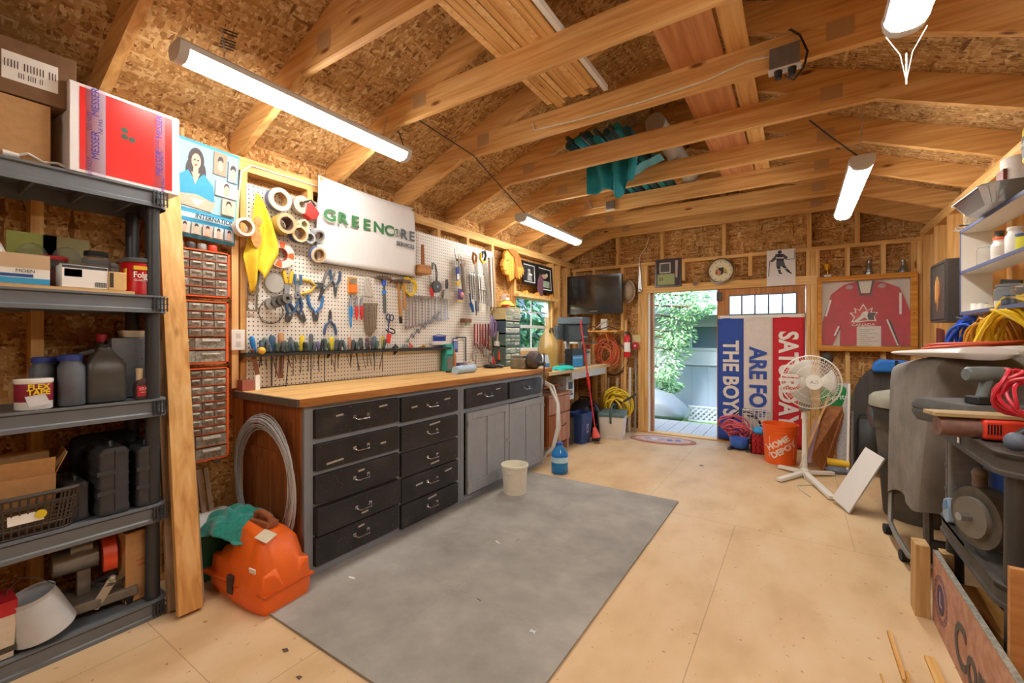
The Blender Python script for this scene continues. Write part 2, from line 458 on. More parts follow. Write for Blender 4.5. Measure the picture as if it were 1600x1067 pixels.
MB().box(LW, BW, 0, DX0, BW + .089, .038).build('sole_plate', 'stud_x', wb)
MB().box(DX1, BW, 0, RW, BW + .089, .038).build('sole_plate', 'stud_x', wb)
MB().box(DX0, BW + .02, 0, DX0 + .018, BW + .13, DZ).m('white').build('door_jamb', 'white', wb)
MB().box(DX0 + .018, BW + .07, 0, DX0 + .055, BW + .13, DZ).build('door_jamb', wood('jamb', 'z', '#a8795a', '#8c6144', '#bb8d6d'), wb)
MB().box(DX0, BW - .01, -.001, DX1, BW + .14, .012).build('door_threshold', 'stud_x', wb)
# wall behind the camera
wf = struct(MB().box(LW - .1, FW - .012, 0, RW + .1, FW, TP).prism([(LW - .1, TP), (RW + .1, TP), (RW + .1, TP + .14), (RX, deck_z(RX) + .02), (LW - .1, TP + .14)], FW - .012, FW).build('wall_front', 'osb_wall'))
# roof deck
rd = MB()
for (xa, xb) in ((LW - .3, RX), (RX, RW + .3)):
    za, zb = deck_z(xa), deck_z(xb)
    rd.prism([(xa, za), (xb, zb), (xb, zb + .015), (xa, za + .015)], FW - .1, BW + .35)
rd = struct(rd.build('ceiling', 'osb_roof'))
# ---------------------------------------------------------------- trusses
TB = 2.505                       # underside of the ties
ang = math.atan(SL)
def truss(y, label):
    t = T('roof_truss', label, 'roof truss', (RX, y, 0), 0, 'timber roof trusses across the ceiling')
    hw = (RW - LW) / 2
    for sgn in (-1, 1):
        zr = deck_z(RX) - .002; ze = deck_z(LW) - .002
        vd = .14 / math.cos(ang)
        xe = hw + .02
        poly = [(0, zr), (0, zr - vd), (sgn * (hw - .09), ze + SL * .09 - vd), (sgn * hw, TP + .01), (sgn * (xe + .1), TP + .01), (sgn * (xe + .1), ze - SL * .12)]
        MB().prism(poly, -.019, .019).build('rafter', 'rafter_x', t)
    kx = hw - (TB - (deck_z(LW) - .14 / math.cos(ang))) / SL
    k2 = hw - (TB + .14 - (deck_z(LW) - .002)) / SL
    MB().prism([(-kx - .0, TB), (kx + .0, TB), (k2 - .36, TB + .14), (-k2 + .36, TB + .14)], -.0192, .0192).build('tie_beam', 'rafter_x', t)
    for sgn in (-1, 1):
        for yy in (-.0205, .0205):
            MB().box(sgn * (kx - .2) - .05, yy - .001, TB + .05, sgn * (kx - .2) + .05, yy + .001, TB + .13).build('gusset_plate', 'gusset', t)
    return t
names = {-1: 'timber roof truss nearest the camera, above the long shelf unit boxes', 0: 'timber roof truss over the end of the workbench, crossing the long light',
 1: 'timber roof truss holding the near end of the stored boards', 2: 'timber roof truss with a metal outlet box and white cable',
 3: 'timber roof truss in front of the teal cloth bundle', 4: 'timber roof truss carrying the teal cloth bundle near its front', 5: 'timber roof truss just past the teal cloth with a small junction box',
 6: 'timber roof truss second from the gable wall', 7: 'last timber roof truss, close to the gable wall'}
for k in range(-1, 7): truss(1.22 + .61 * k, names[k])
truss(5.44, names[7])
for k in (-2, -3, -4, -5): truss(1.22 + .61 * k, 'timber roof truss behind the camera position')

# ---------------------------------------------------------------- shop lights
mat('led_diffuser', '#ffffff', .4, emit=LED)
MATS['led_diffuser'].node_tree.nodes['Principled BSDF'].inputs['Emission Color'].default_value = (1, .965, .90, 1)
mat('lamp_cap', '#c9c7c2', .5)
def shop_light(x, y0, y1, z, label, hang=.14, cord=True):
    t = T('shop_light', label, 'ceiling light', (x, (y0 + y1) / 2, z), 0, 'long shop lights hung from the trusses')
    L = (y1 - y0) / 2
    pr = [(-.055, .0), (-.058, .022), (-.045, .034), (.045, .034), (.058, .022), (.055, 0)]
    MB().prism(pr, -L, L).build('housing', 'lamp_cap', t)
    df = [(.053, .004), (.053, -.01), (.04, -.03), (.018, -.04), (-.018, -.04), (-.04, -.03), (-.053, -.01), (-.053, .004)]
    MB().prism(df, -L + .025, L - .025).build('diffuser', 'led_diffuser', t)
    for s in (-1, 1):
        a, b = sorted((s * (L + .004), s * (L - .03)))
        MB().prism([(q[0] * 1.04, q[1] * 1.04) for q in df[1:-1]] + [(-.06, .02), (-.045, .036), (.045, .036), (.06, .02)], a, b).build('end_cap', 'lamp_cap', t)
        ch = MB(); yy = s * (L - .18); top = hang
        n = int(top / .016)
        for i in range(n):
            zc = .036 + .016 * (i + .5)
            mm = Matrix.Translation((0.02 * i / n, yy + s * .02 * i / n, zc)) @ Matrix.Rotation(PI / 2 * (i % 2), 4, 'Z')
            ch.tube([mm @ Vector((.004 * math.cos(a), 0, .010 * math.sin(a))) for a in [2 * PI * k / 8 for k in range(8)]], .0011, 4, closed=True)
        ch.build('chain', 'steel', t)
    return t
# the light cones are the lamps' own diffusers
shop_light(-2.085, .71, 1.93, 2.37, 'long shop light over the near end of the workbench', .15)
shop_light(-2.075, 3.28, 4.5, 2.29, 'long shop light over the far end of the workbench', .19)
shop_light(.30, 3.1, 4.4, 2.20, 'long shop light near the framed jersey, hung over the right side', .3)
shop_light(.29, .70, 1.88, 2.24, 'long shop light cut off by the top edge at right, with pull cords', .25)
shop_light(-.85, -1.9, -.7, 2.3, 'long shop light added unseen behind the camera position', .2)  # extra lamp out of view, added to help light the room
# ================================================================ general makers
H90 = PI / 2
def LY(u, x): return P(u, 500, x=x).y
def LZ(u, v, x): return P(u, v, x=x).z
def BX(u, y): return P(u, 500, y=y).x
def BZ(u, v, y): return P(u, v, y=y).z
def RY(u, x): return P(u, 500, x=x).y
mat('cardboard', '#b98d5c', .8, noise=.08, nscale=60); mat('cardboard_dark', '#7d5d40', .85, noise=.1)
mat('paper', '#efece4', .6); mat('grey_plastic', '#5b6066', .5, noise=.12, nscale=25); mat('black_plastic', '#24262a', .45, noise=.15, nscale=30)
mat('case_black', '#3b3c40', .5, noise=.15, nscale=20, bump=.1); mat('dusty_black', '#4a4641', .8, noise=.25, nscale=12)
mat('clear', '#f4f6f6', .05, trans=.92); MATS['clear'].node_tree.nodes['Principled BSDF'].inputs['IOR'].default_value = 1.1
mat('label_red', '#c9232b', .45); mat('rubber', '#1e1e20', .7)
mat('rust', '#6e5a4a', .7, .5, noise=.35, nscale=25); mat('brass', '#c9a24a', .3, .9)
mat('orange_plastic', '#f26c1e', .42, noise=.05, nscale=12)

def carton(name, label, cat, loc, rz, w, d, h, mt, prints=(), words=(), group=None, open_top=False, bev=.002, rot=None, taped=None):
    """a box, w wide (local x), d deep, h high; front at -y; prints = (x0,z0,x1,z1,colour); words = (text,size,colour,x,z[,turn])"""
    t = T(name, label, cat, loc, rz, group, rot)
    b = MB().m(mt)
    if open_top:
        k = .003
        b.box(-w / 2, -d / 2, 0, w / 2, d / 2, k); b.box(-w / 2, -d / 2, k, w / 2, -d / 2 + k, h); b.box(-w / 2, d / 2 - k, k, w / 2, d / 2, h)
        b.box(-w / 2, -d / 2 + k, k, -w / 2 + k, d / 2 - k, h); b.box(w / 2 - k, -d / 2 + k, k, w / 2, d / 2 - k, h)
        b.build('box_body', None, t)
        for (x, y, ax, s) in ((0, -d / 2, 0, 1), (0, d / 2, 0, -1), (-w / 2, 0, 1, -1), (w / 2, 0, 1, 1)):
            L = .06 if ax == 0 else min(w, .09)
            f = MB()
            if ax == 0: f.box(-w / 2 + .003, y - .0015, h, w / 2 - .003, y + .0015, h + .07, rot=Euler((s * .35, 0, 0)).to_matrix(), piv=(0, y, h))
            else: f.box(x - .0015, -d / 2 + .003, h, x + .0015, d / 2 - .003, h + .08, rot=Euler((0, s * .4, 0)).to_matrix(), piv=(x, 0, h))
            f.build('box_flap', mt, t)
    else:
        b.box(-w / 2, -d / 2, 0, w / 2, d / 2, h).build('box_body', None, t, bevel=bev)
    if taped: MB().box(-w / 2 - .0006, -.02, h * .35, w / 2 + .0006, .02, h + .0007).build('packing_tape', taped, t)
    for (x0, z0, x1, z1, c) in prints:
        MB().box(x0, -d / 2 - .001, z0, x1, -d / 2 + .0005, z1).build('printed_panel', c, t)
    for q in words:
        tr = q[5] if len(q) > 5 else 0
        text(q[0], q[1], 'printed_lettering', q[2], t, (q[3], -d / 2 - .0016, q[4]), rot=(H90, -tr, 0), ext=.0003)
    return t

def lathe_thing(name, label, cat, loc, parts, group=None, rz=0, n=24, rot=None, s=1.0):
    """parts = [(part name, material, profile, solid?)] in local metres"""
    t = T(name, label, cat, loc, rz, group, rot)
    for q in parts:
        prof = [(r * s, z * s) for r, z in q[2]]
        MB().m(q[1]).lathe(prof, n=n).build(q[0], None, t)
    return t
def jar_profile(r, h, neck=.75, shoulder=.8):
    return [(r * .9, 0), (r, h * .05), (r, h * shoulder), (r * neck, h * (shoulder + .1)), (r * neck, h)]
def bottle(label, loc, r, h, body, cap, name='bottle', cat='bottle', group=None, neck=.4, sh=.7, lab=None, rz=0, capr=None, caph=.12, words=()):
    t = T(name, label, cat, loc, rz, group)
    MB().m(body).lathe([(r * .92, 0), (r, h * .03), (r, h * sh), (r * .8, h * (sh + .07)), (r * neck, h * (sh + .14)), (r * neck, h * (1 - caph))], n=20).build('body', None, t)
    cr = capr or r * neck * 1.15
    MB().m(cap).lathe([(cr, h * (1 - caph)), (cr, h * .985), (cr * .9, h)], n=16).build('cap', None, t)
    if lab: MB().m(lab).lathe([(r + .0006, h * .15), (r + .0008, h * .16), (r + .0008, h * (sh - .08)), (r + .0006, h * (sh - .07))], n=20).build('paper_label', None, t)
    for q in words: text(q[0], q[1], 'printed_lettering', q[2], t, (q[3], -r - .002, q[4]), ext=.0003)
    return t
def wall_pic(name, label, cat, loc, rz, w, h, frame, fw, parts, depth=.02, group=None, glass=True, rot=None):
    """framed picture hung on a wall, origin bottom centre of its back; parts = list of (polygon xz in 0..1, colour)"""
    t = T(name, label, cat, loc, rz, group, rot)
    if fw:
        f = MB()
        f.box(-w / 2, -depth, 0, w / 2, 0, fw).box(-w / 2, -depth, h - fw, w / 2, 0, h).box(-w / 2, -depth, fw, -w / 2 + fw, 0, h - fw).box(w / 2 - fw, -depth, fw, w / 2, 0, h - fw)
        f.build('frame', frame, t)
    y = -depth * .45 if fw else -depth
    MB().box(-w / 2 + fw, y, fw, w / 2 - fw, -.001, h - fw).build('backing', 'paper' if fw else frame, t)
    for i, (poly, c) in enumerate(parts):
        pts = [((p[0] - .5) * (w - 2 * fw), fw + p[1] * (h - 2 * fw)) for p in poly]
        MB().prism(pts, y - .0006 * (i + 1) - .0003, y - .0003 * i).build('printed_shape', c, t)
    return t
def rc(x0, z0, x1, z1): return [(x0, z0), (x1, z0), (x1, z1), (x0, z1)]
def ell(cx, cz, rx, rz_, n=16, a=0): return [(cx + rx * math.cos(2 * PI * k / n) * math.cos(a) - rz_ * math.sin(2 * PI * k / n) * math.sin(a), cz + rx * math.cos(2 * PI * k / n) * math.sin(a) + rz_ * math.sin(2 * PI * k / n) * math.cos(a)) for k in range(n)]
def coil(name, label, cat, loc, mt, R0, tubes, r, rot=(0, 0, 0), group=None, thick=.03, squash=1.0, seed=1, wob=.06, part='loop', sag=0):
    """a hung or lying coil: many loops in one continuous line, in the local xz plane"""
    q = random.Random(seed); pts = []
    n = 26
    ph = [q.uniform(-1, 1) for _ in range(tubes + 1)]; ox = [R0 * wob * 1.1 * q.uniform(-1, 1) for _ in ph]; oz = [R0 * wob * 1.1 * q.uniform(-1, 1) for _ in ph]
    for k in range(tubes * n + 1):
        a = 2 * PI * k / n; i = k // n; f = (k % n) / n
        w_ = ph[i] * (1 - f) + ph[min(i + 1, tubes)] * f
        j_ = min(i + 1, tubes); cx_ = ox[i] * (1 - f) + ox[j_] * f; cz_ = oz[i] * (1 - f) + oz[j_] * f
        rr = R0 * (1 + wob * w_ + .03 * math.sin(3 * a + w_ * 4))
        pts.append((cx_ + rr * math.sin(a), thick * w_ * .9 + thick * .4 * math.sin(2 * a + i), cz_ + rr * squash * math.cos(a) - sag * (math.sin(a / 2) ** 2) * w_))
    o = MB().m(mt).tube(pts, r, 6).build(name)
    o.location = loc; o.rotation_euler = rot
    return tag(o, label, cat, group)
# ================================================================ grey shelving unit at the left
XF, XB = -2.33, -2.665
SY0, SY1 = -.17, .765
mat('shelf_grey', '#6b7177', .45, noise=.08, nscale=14); mat('post_grey', '#34373b', .4)
su = T('shelving_unit', 'grey plastic shelving unit with five shelves against the left wall', 'shelving unit', ((XF + XB) / 2, (SY0 + SY1) / 2, 0), H90)
W2, D2 = (SY1 - SY0) / 2, (XF - XB) / 2
SHZ = [1.857, 1.398, .949, .49, .075]
for z in SHZ:
    b = MB()
    b.prism(rrect(-W2, -D2, W2, D2, .05, 5), z - .014, z - .004, 'xy')
    out = rrect(-W2, -D2, W2, D2, .05, 5); inn = rrect(-W2 + .012, -D2 + .012, W2 - .012, D2 - .012, .04, 5)
    mid = rrect(-W2 - .006, -D2 - .006, W2 + .006, D2 + .006, .055, 5)
    n = len(out)
    b.loft([[(x, y, z - .075) for x, y in mid], [(x, y, z - .06) for x, y in mid], [(x, y, z - .055) for x, y in out], [(x, y, z - .012) for x, y in out], [(x, y, z - .008) for x, y in mid], [(x, y, z) for x, y in mid], [(x, y, z) for x, y in inn], [(x, y, z - .07) for x, y in inn]], caps=False)
    for k in range(6):
        xx = -W2 + .1 + k * (2 * W2 - .2) / 5
        b.box(xx - .004, -D2 + .02, z - .06, xx + .004, D2 - .02, z - .014)
    sh = b.build('shelf', 'shelf_grey', su)
    for sx in (-1, 1):
        g = MB()
        for k in range(5):
            g.box(sx * (W2 - .052 + k * .012) - .0018, -D2 - .012, z - .068, sx * (W2 - .052 + k * .012) + .0018, -D2 - .004, z - .006)
        for k in range(3): g.box(sx * (W2 - .028) - .028, -D2 - .011, z - .06 + k * .022, sx * (W2 - .028) + .028, -D2 - .005, z - .057 + k * .022)
        g.build('corner_grille', 'post_grey', sh)
for sx in (-1, 1):
    for sy in (-1, 1):
        for (za, zb) in zip([0] + SHZ[::-1][:-1], [SHZ[::-1][0] - .06] + [q - .06 for q in SHZ[::-1][1:]]):
            if zb - za > .05: MB().cyl((sx * (W2 - .042), sy * (D2 - .042), za), (sx * (W2 - .042), sy * (D2 - .042), zb), .027, .025, 16).build('post', 'post_grey', su)
def on(u0, u1, x, k): return (LY(u0, x) + LY(u1, x)) / 2, LY(u1, x) - LY(u0, x)
S = SHZ
# --- top shelf
y, w_ = on(99, 271, -2.33, 0)
mb_ = carton('cardboard_box', 'red and white printed box with purple tape hanging over the top shelf end', 'box', (-2.45, .625, S[0] + .001), H90 + .06, .36, .24, .345, mat('box_white', '#e9e4e2', .35),
    [(-.152, .012, .152, .333, mat('box_red', '#e0261f', .3)), (-.135, .001, -.075, .3445, mat('tape_lilac', '#cfc0cf', .3)), (.085, .001, .125, .3445, 'tape_lilac')],
    [('MESSER', .034, '#3a2a9c', -.105, .12, H90), ('MESSER', .034, '#3a2a9c', -.105, .29, H90), ('MESSER', .034, '#3a2a9c', .105, .12, H90), ('MESSER', .03, '#3a2a9c', .105, .28, H90),
     ('DO NOT', .018, '#5a3a8c', -.122, .21, H90), ('NE PAS', .018, '#5a3a8c', -.09, .2, H90), ('DO NOT', .018, '#5a3a8c', .097, .2, H90), ('NE PAS', .018, '#5a3a8c', .118, .03, H90), ('DO NOT', .018, '#5a3a8c', -.122, .03, H90)])
for i, (dx, dz) in enumerate([(0, 0), (0, .026), (.024, -.004)]):
    MB().prism(ell(-.015 + dx, .19 + dz, .0115, .0115), -.1216, -.121).build('printed_dot', mat('dot_green', '#24402c', .5), mb_)
carton('cardboard_box', 'brown cardboard box with a white shipping label, topmost on the shelf', 'box', (-2.50, .235, S[0] + .235), H90 - .05, .50, .28, .2, 'cardboard_dark', [(.06, .05, .2, .15, 'paper')], [('||||| ||||||| |||', .03, 'black', .13, .11), ('||| |||| ||', .022, 'black', .13, .075)], taped='#9a7a55')
carton('cardboard_box', 'worn brown cardboard box under the labelled box, on the top shelf', 'box', (-2.50, .2, S[0] + .001), H90, .42, .28, .23, 'cardboard')
t = T('extension_cord', 'white cord bundle with a plug lying on the top shelf edge', 'cord', (-2.36, .40, S[0] + .012), H90)
MB().tube([(-.08, 0, .004), (-.05, -.01, .02), (-.01, 0, .004), (.03, .01, .015), (.05, 0, .004)], .005, 6).build('cable', '#dcd8cf', t)
MB().cyl((-.11, 0, .006), (-.07, 0, .006), .012, .009, 10).build('plug', '#e6e2da', t)
# --- second shelf
z = S[1] + .001
MB().box(-2.62, .2, z, -2.345, .655, z + .012).build('plywood_tray', wood('tray', 'y', '#d9b27c', '#c29661', '#e5c594'))
tag(bpy.data.objects['plywood_tray'], 'thin tan wooden tray board under the small boxes on the second shelf', 'board')
z2 = z + .013
carton('product_box', 'white, tan and blue product box with a tap part picture', 'box', (-2.395, .345, z2), H90 - .03, .125, .09, .11, 'paper',
       [(-.0624, .058, .0624, .1095, mat('tan_print', '#c8ab86', .5)), (-.0624, .001, .0624, .022, mat('cyan_print', '#2f9fd0', .5)), (-.06, .025, .02, .036, mat('navy_print', '#20508f', .5))],
       [('MOEN', .017, '#3c3c40', 0, .047)])
carton('product_box', 'grey and white electrical box with barcode and small photo', 'box', (-2.40, .505, z2), H90, .135, .09, .088, mat('grey_card', '#c9c9c7', .5),
       [(-.066, .002, .066, .074, 'paper'), (-.06, .042, -.01, .072, '#6f7564'), (.028, .006, .062, .026, '#4a4a4a'), (-.066, .076, .066, .086, '#3a3b3d')], [('||||||||', .02, 'white', .045, .016)])
carton('wooden_block', 'small pale wooden block box with a dark strip beside the coffee tin', 'block', (-2.39, .60, z2), H90, .055, .08, .075, '#e0b878', [(-.024, .01, -.012, .07, '#3a3028')])
t = T('coffee_tin', 'red plastic coffee tin with grey lid on the second shelf', 'tin', (-2.425, .695, z), H90)
MB().m('#c4141c|.35').lathe([(.062, 0), (.066, .004), (.066, .135), (.062, .14)], n=32).build('tub', None, t)
MB().m('#55585c').lathe([(.064, .140), (.068, .142), (.068, .156), (.063, .16), (.05, .158)], n=32).build('lid', None, t)
MB().ring((0, 0), .0664, .0668, .02, .11, 20, -PI + .62, -.62).build('paper_label', 'label_red', t).rotation_euler = (H90, 0, 0)
MB().box(-.04, -.0672, .108, .035, -.055, .124).build('printed_panel', '#e7b81e', t); MB().box(-.062, -.05, .02, -.0585, -.02, .11).build('printed_panel', '#e7b81e', t)
text('Folgers', .036, 'printed_lettering', 'white', t, (.0, -.0685, .085), sx=.8, bold=.0006)
text('CLASSIC ROAST', .011, 'printed_lettering', 'white', t, (0, -.0683, .063)); 
def jar(label, loc, r, h, fill, lid, lidn='lid', fillh=.6, cat='jar', group=None, glassm='clear'):
    t = T('jar', label, cat, loc, H90, group)
    MB().m(glassm).lathe([(r * .9, 0), (r, .004), (r, h * .8), (r * .8, h * .88), (r * .8, h * .9)], n=20).build('glass_body', None, t)
    if fill: MB().m(fill).lathe([(r * .86, .004), (r * .93, .008), (r * .93, h * fillh)], n=16).build('contents', None, t)
    MB().m(lid).lathe([(r * .86, h * .88), (r * .88, h * .89), (r * .88, h), (r * .8, h * 1.01)], n=20).build('lid', None, t)
    return t
jar('round red-lidded jar behind the tap part box', (-2.52, .44, z2), .055, .13, '#8e2a26', '#b02226')
jar('clear square jar with a black lid behind the electrical box', (-2.48, .565, z2), .045, .165, '#8fa9b8', 'black', fillh=.4)
jar('clear jar of brown screws behind the coffee tin', (-2.60, .62, z), .05, .15, '#8a4a3a', '#6a6a68')
t = T('spray_bottle', 'white plastic bottle with a ridged grip and yellow label at the frame edge', 'bottle', (-2.45, .27, z2), H90)
MB().m('white').lathe([(.04, 0), (.045, .01), (.045, .11), (.03, .15), (.02, .165)], n=18, sx=1, sy=.7).build('body', None, t)
MB().box(-.0462, -.03, .02, .0462, .03, .09).build('paper_label', '#d8b12a', t); MB().cyl((0, 0, .165), (0, 0, .185), .018).build('cap', '#c33', t) if 0 else MB().m('#e3e1dc').cyl((0, 0, .165), (.0, 0, .19), .018).build('cap', None, t)
for i, (yy, c, l) in enumerate([(.40, '#9aa24a', 'clear clamshell package with green backing card at the back of the second shelf'), (.50, '#8d8455', 'clear clamshell package with olive backing card beside the green one')]):
    t = T('blister_package', l, 'package', (-2.61, yy, z + .013), H90)
    MB().box(-.07, -.006, 0, .07, 0, .23).build('backing_card', c, t); MB().m('clear').sph((0, -.012, .12), (.05, .016, .07), 14, 8).build('blister', None, t)
t = T('wire_rack', 'small chrome wire rack at the back of the second shelf', 'rack', (-2.55, .655, z + .165), H90)
g = MB()
for k in range(12): g.tube([(-.07 + k * .012, -.04, 0), (-.07 + k * .012, -.04, .035), (-.07 + k * .012, .04, .035)], .0012, 4)
g.tube([(-.072, -.04, .035), (.064, -.04, .035), (.064, .04, .035), (-.072, .04, .035)], .002, 5, closed=True); g.tube([(-.072, -.04, 0), (.064, -.04, 0), (.064, .04, 0), (-.072, .04, 0)], .002, 5, closed=True)
g.build('wire_grid', 'chrome', t); bpy.data.objects['wire_rack'].location.z = z
for sx in (-.07, .062): MB().cyl((sx, 0, 0), (sx, 0, .035), .0015, n=6).build('wire_leg', 'chrome', t)
# --- third shelf
z = S[2] + .001
t = T('tape_tub', 'white tub of repair tape with red and yellow printing on the third shelf', 'tub', (-2.395, .372, z), H90)
MB().m('paper').lathe([(.048, 0), (.05, .003), (.05, .098), (.052, .1), (.052, .112), (.048, .113)], n=32).build('tub', None, t)
MB().m('#8c1f36').lathe([(.0503, .03), (.0508, .031), (.0508, .095), (.0503, .096)], n=32).build('paper_label', None, t)
MB().prism([(-.02, .01), (.035, .02), (.02, .06), (-.03, .05)], -.052, -.03).build('printed_panel', '#d8dade', t)
text('FLEX', .026, 'printed_lettering', '#f0d020', t, (.004, -.0535, .084), bold=.0008); text('TAPE', .026, 'printed_lettering', '#f0d020', t, (.004, -.0535, .064), bold=.0008)
bl = '#2c3f8c'
bottle('grey bottle with blue cap behind the tape tub', (-2.49, .41, z), .038, .19, 'grey_plastic', bl, neck=.72, sh=.76)
bottle('darker grey bottle with blue cap, middle of three', (-2.52, .475, z), .036, .19, mat('grey2', '#45494e', .5, noise=.1), bl, neck=.72, sh=.76)
bottle('tall grey bottle with blue cap standing at the shelf front', (-2.40, .474, z), .04, .2, 'grey_plastic', bl, neck=.7, sh=.76)
t = T('jug', 'large dusty dark grey jug with a slanted shoulder and handle', 'jug', (-2.435, .578, z), H90)
secs = []
for (zz, a, b2, cx) in [(0, .058, .05, 0), (.006, .063, .055, 0), (.05, .064, .056, 0), (.12, .064, .056, 0), (.155, .062, .054, 0), (.19, .04, .04, .0), (.215, .022, .024, .0), (.225, .021, .022, 0)]:
    secs.append([(cx + x * a, y * b2, zz) for x, y in rrect(-1, -1, 1, 1, .35, 4)])
MB().loft(secs).build('body', mat('oil_jug', '#4a4a46', .35, noise=.25, nscale=12), t)
MB().cyl((0, 0, .222), (0, 0, .238), .024).build('cap', 'black', t)
MB().tube([(-.03, 0, .21), (-.07, 0, .2), (-.078, 0, .16), (-.064, 0, .11)], .011, 8).build('handle', 'oil_jug', t)
bottle('bottle with a clear neck and red cap behind the dark jug', (-2.56, .60, z), .035, .28, '#3c2a2a', '#b3262c', neck=.5, sh=.72)
t = T('metal_cabinet', 'grey sheet metal box with two screw holes on the third shelf', 'box', (-2.545, .69, z), H90)
MB().box(-.075, -.06, 0, .085, .1, .265).build('body', mat('sheet_grey', '#6f757b', .4, .3, noise=.1), t, bevel=.004)
for x in (-.04, .03): MB().cyl((x, -.0615, .17), (x, -.059, .17), .003, n=8).build('screw_hole', 'black', t)
t = T('plastic_tray', 'small cream tray on top of the grey metal box', 'tray', (-2.53, .71, z + .267), H90)
MB().loft([[(x * .05, y * .035, 0) for x, y in rrect(-1, -1, 1, 1, .3)], [(x * .06, y * .042, .03) for x, y in rrect(-1, -1, 1, 1, .3)], [(x * .055, y * .038, .03) for x, y in rrect(-1, -1, 1, 1, .3)], [(x * .046, y * .03, .004) for x, y in rrect(-1, -1, 1, 1, .3)]]).build('tray', '#d8d4c8', t)
t = T('fuel_additive_bottle', 'small dark bottle with red label in front of the grey metal box', 'bottle', (-2.385, .702, z), H90)
MB().loft([[(x * a, y * .022, zz) for x, y in rrect(-1, -1, 1, 1, .3)] for zz, a in ((0, .036), (.004, .039), (.06, .039), (.082, .03), (.09, .014))]).build('body', '#4a3434|.35', t)
MB().cyl((.018, 0, .085), (.018, 0, .108), .014).build('cap', '#2a2a2a', t); MB().m('#d8c09a').cyl((-.02, 0, .07), (-.02, 0, .12), .012).cyl((-.02, 0, .12), (-.02, 0, .133), .013).build('neck', None, t)
MB().box(-.033, -.0228, .014, .033, -.02, .058).build('paper_label', 'label_red', t); text('STA-BIL', .016, 'printed_lettering', 'white', t, (0, -.0236, .044)); text('FUEL STABILIZER', .006, 'printed_lettering', 'white', t, (0, -.0236, .03))
# --- fourth shelf
z = S[3] + .001
t = T('storage_basket', 'dark brown woven plastic basket with a white label on the fourth shelf', 'basket', (-2.47, .32, z), H90)
g = MB(); mat('brown_plastic', '#43382f', .5)
def bask(k, zz): return [(x * (.15 + .02 * k), y * (.11 + .015 * k), zz) for x, y in rrect(-1, -1, 1, 1, .25, 5)]
for k, zz in ((0, 0), (.18, .03), (.72, .11), (1, .145)):
    g.tube(bask(k, zz), .005 if zz < .14 else .009, 6, closed=True)
for i in range(5): 
    k = .25 + i * .1; g.tube(bask(k, .03 + (.11 - .03) * (k - .18) / .54), .0035, 5, closed=True)
A, B = bask(0, 0), bask(1, .145)
for i in range(len(A)): g.tube([A[i], B[i]], .004, 5)
for j in range(14):
    f = -1 + 2 * (j + .5) / 14
    for s in (-1, 1): g.tube([(f * .13, s * .11, 0), (f * .15, s * .125, .145)], .004, 5)
for j in range(8):
    f = -1 + 2 * (j + .5) / 8
    for s in (-1, 1): g.tube([(s * .15, f * .09, 0), (s * .17, f * .1, .145)], .004, 5)
g.prism([(x, y) for x, y, _ in A], 0, .004, 'xy')
g.build('weave', 'brown_plastic', t)
MB().box(-.02, -.123, .05, .07, -.119, .085, rot=(-.1, 0, 0)).build('paper_label', 'paper', t)
MB().cyl((.062, -.1265, .072), (.062, -.1245, .072), .016, n=16).build('yellow_sticker', '#e0c52a', t)
carton('cardboard_box', 'open cardboard box sitting inside the brown basket', 'box', (-2.47, .335, z + .006), H90 - .08, .2, .15, .2, 'cardboard', open_top=True)
def hardcase(label, loc, w, d, h, rz=H90, ribs=3, name='tool_case', mt='case_black', rot=None, latch=True):
    t = T(name, label, 'case', loc, rz, None, rot)
    b = MB(); secs = []
    def sec(zz, k): return [(x * w / 2 * k, y * d / 2, zz) for x, y in rrect(-1, -1, 1, 1, .22, 3)]
    zs = [0, .008]
    ks = [.9, 1]
    for i in range(ribs):
        a = .1 + .8 * i / ribs; bb = a + .8 / ribs
        zs += [h * a, h * (a + .02), h * (bb - .02)]; ks += [1, .93, .93]
    zs += [h * .9, h * .93, h * .985, h]; ks += [1, .98, .72, .62]
    b.loft([sec(zz, k) for zz, k in zip(zs, ks)]).build('shell', mt, t)
    MB().box(-.0015, -d / 2 - .0015, .01, .0015, d / 2 + .0015, h * .97).build('seam', 'black', t)
    if latch:
        for zz in (.35, .65): MB().box(-w * .52, -d * .52, h * zz - .012, w * .0, -d * .5, h * zz + .004).build('latch', 'dkgrey', t)
    MB().tube([(0, -d * .25, h - .004), (0, -d * .22, h + .016), (0, d * .22, h + .016), (0, d * .25, h - .004)], .007, 6).build('handle', 'black_plastic', t)
    return t
hardcase('small black plastic tool case beside the brown basket', (-2.46, .49, z), .07, .15, .15, ribs=1)
hardcase('tall black ribbed tool case standing on the fourth shelf', (-2.45, .592, z), .105, .2, .272, ribs=5)
hardcase('black tool case with silver bands at the end of the fourth shelf', (-2.45, .706, z), .085, .2, .255, ribs=3)
carton('tool_bag', 'limp black fabric bag behind the tall ribbed case', 'bag', (-2.605, .62, z), H90, .22, .09, .3, mat('black_fabric', '#232326', .9, noise=.3), bev=.03)
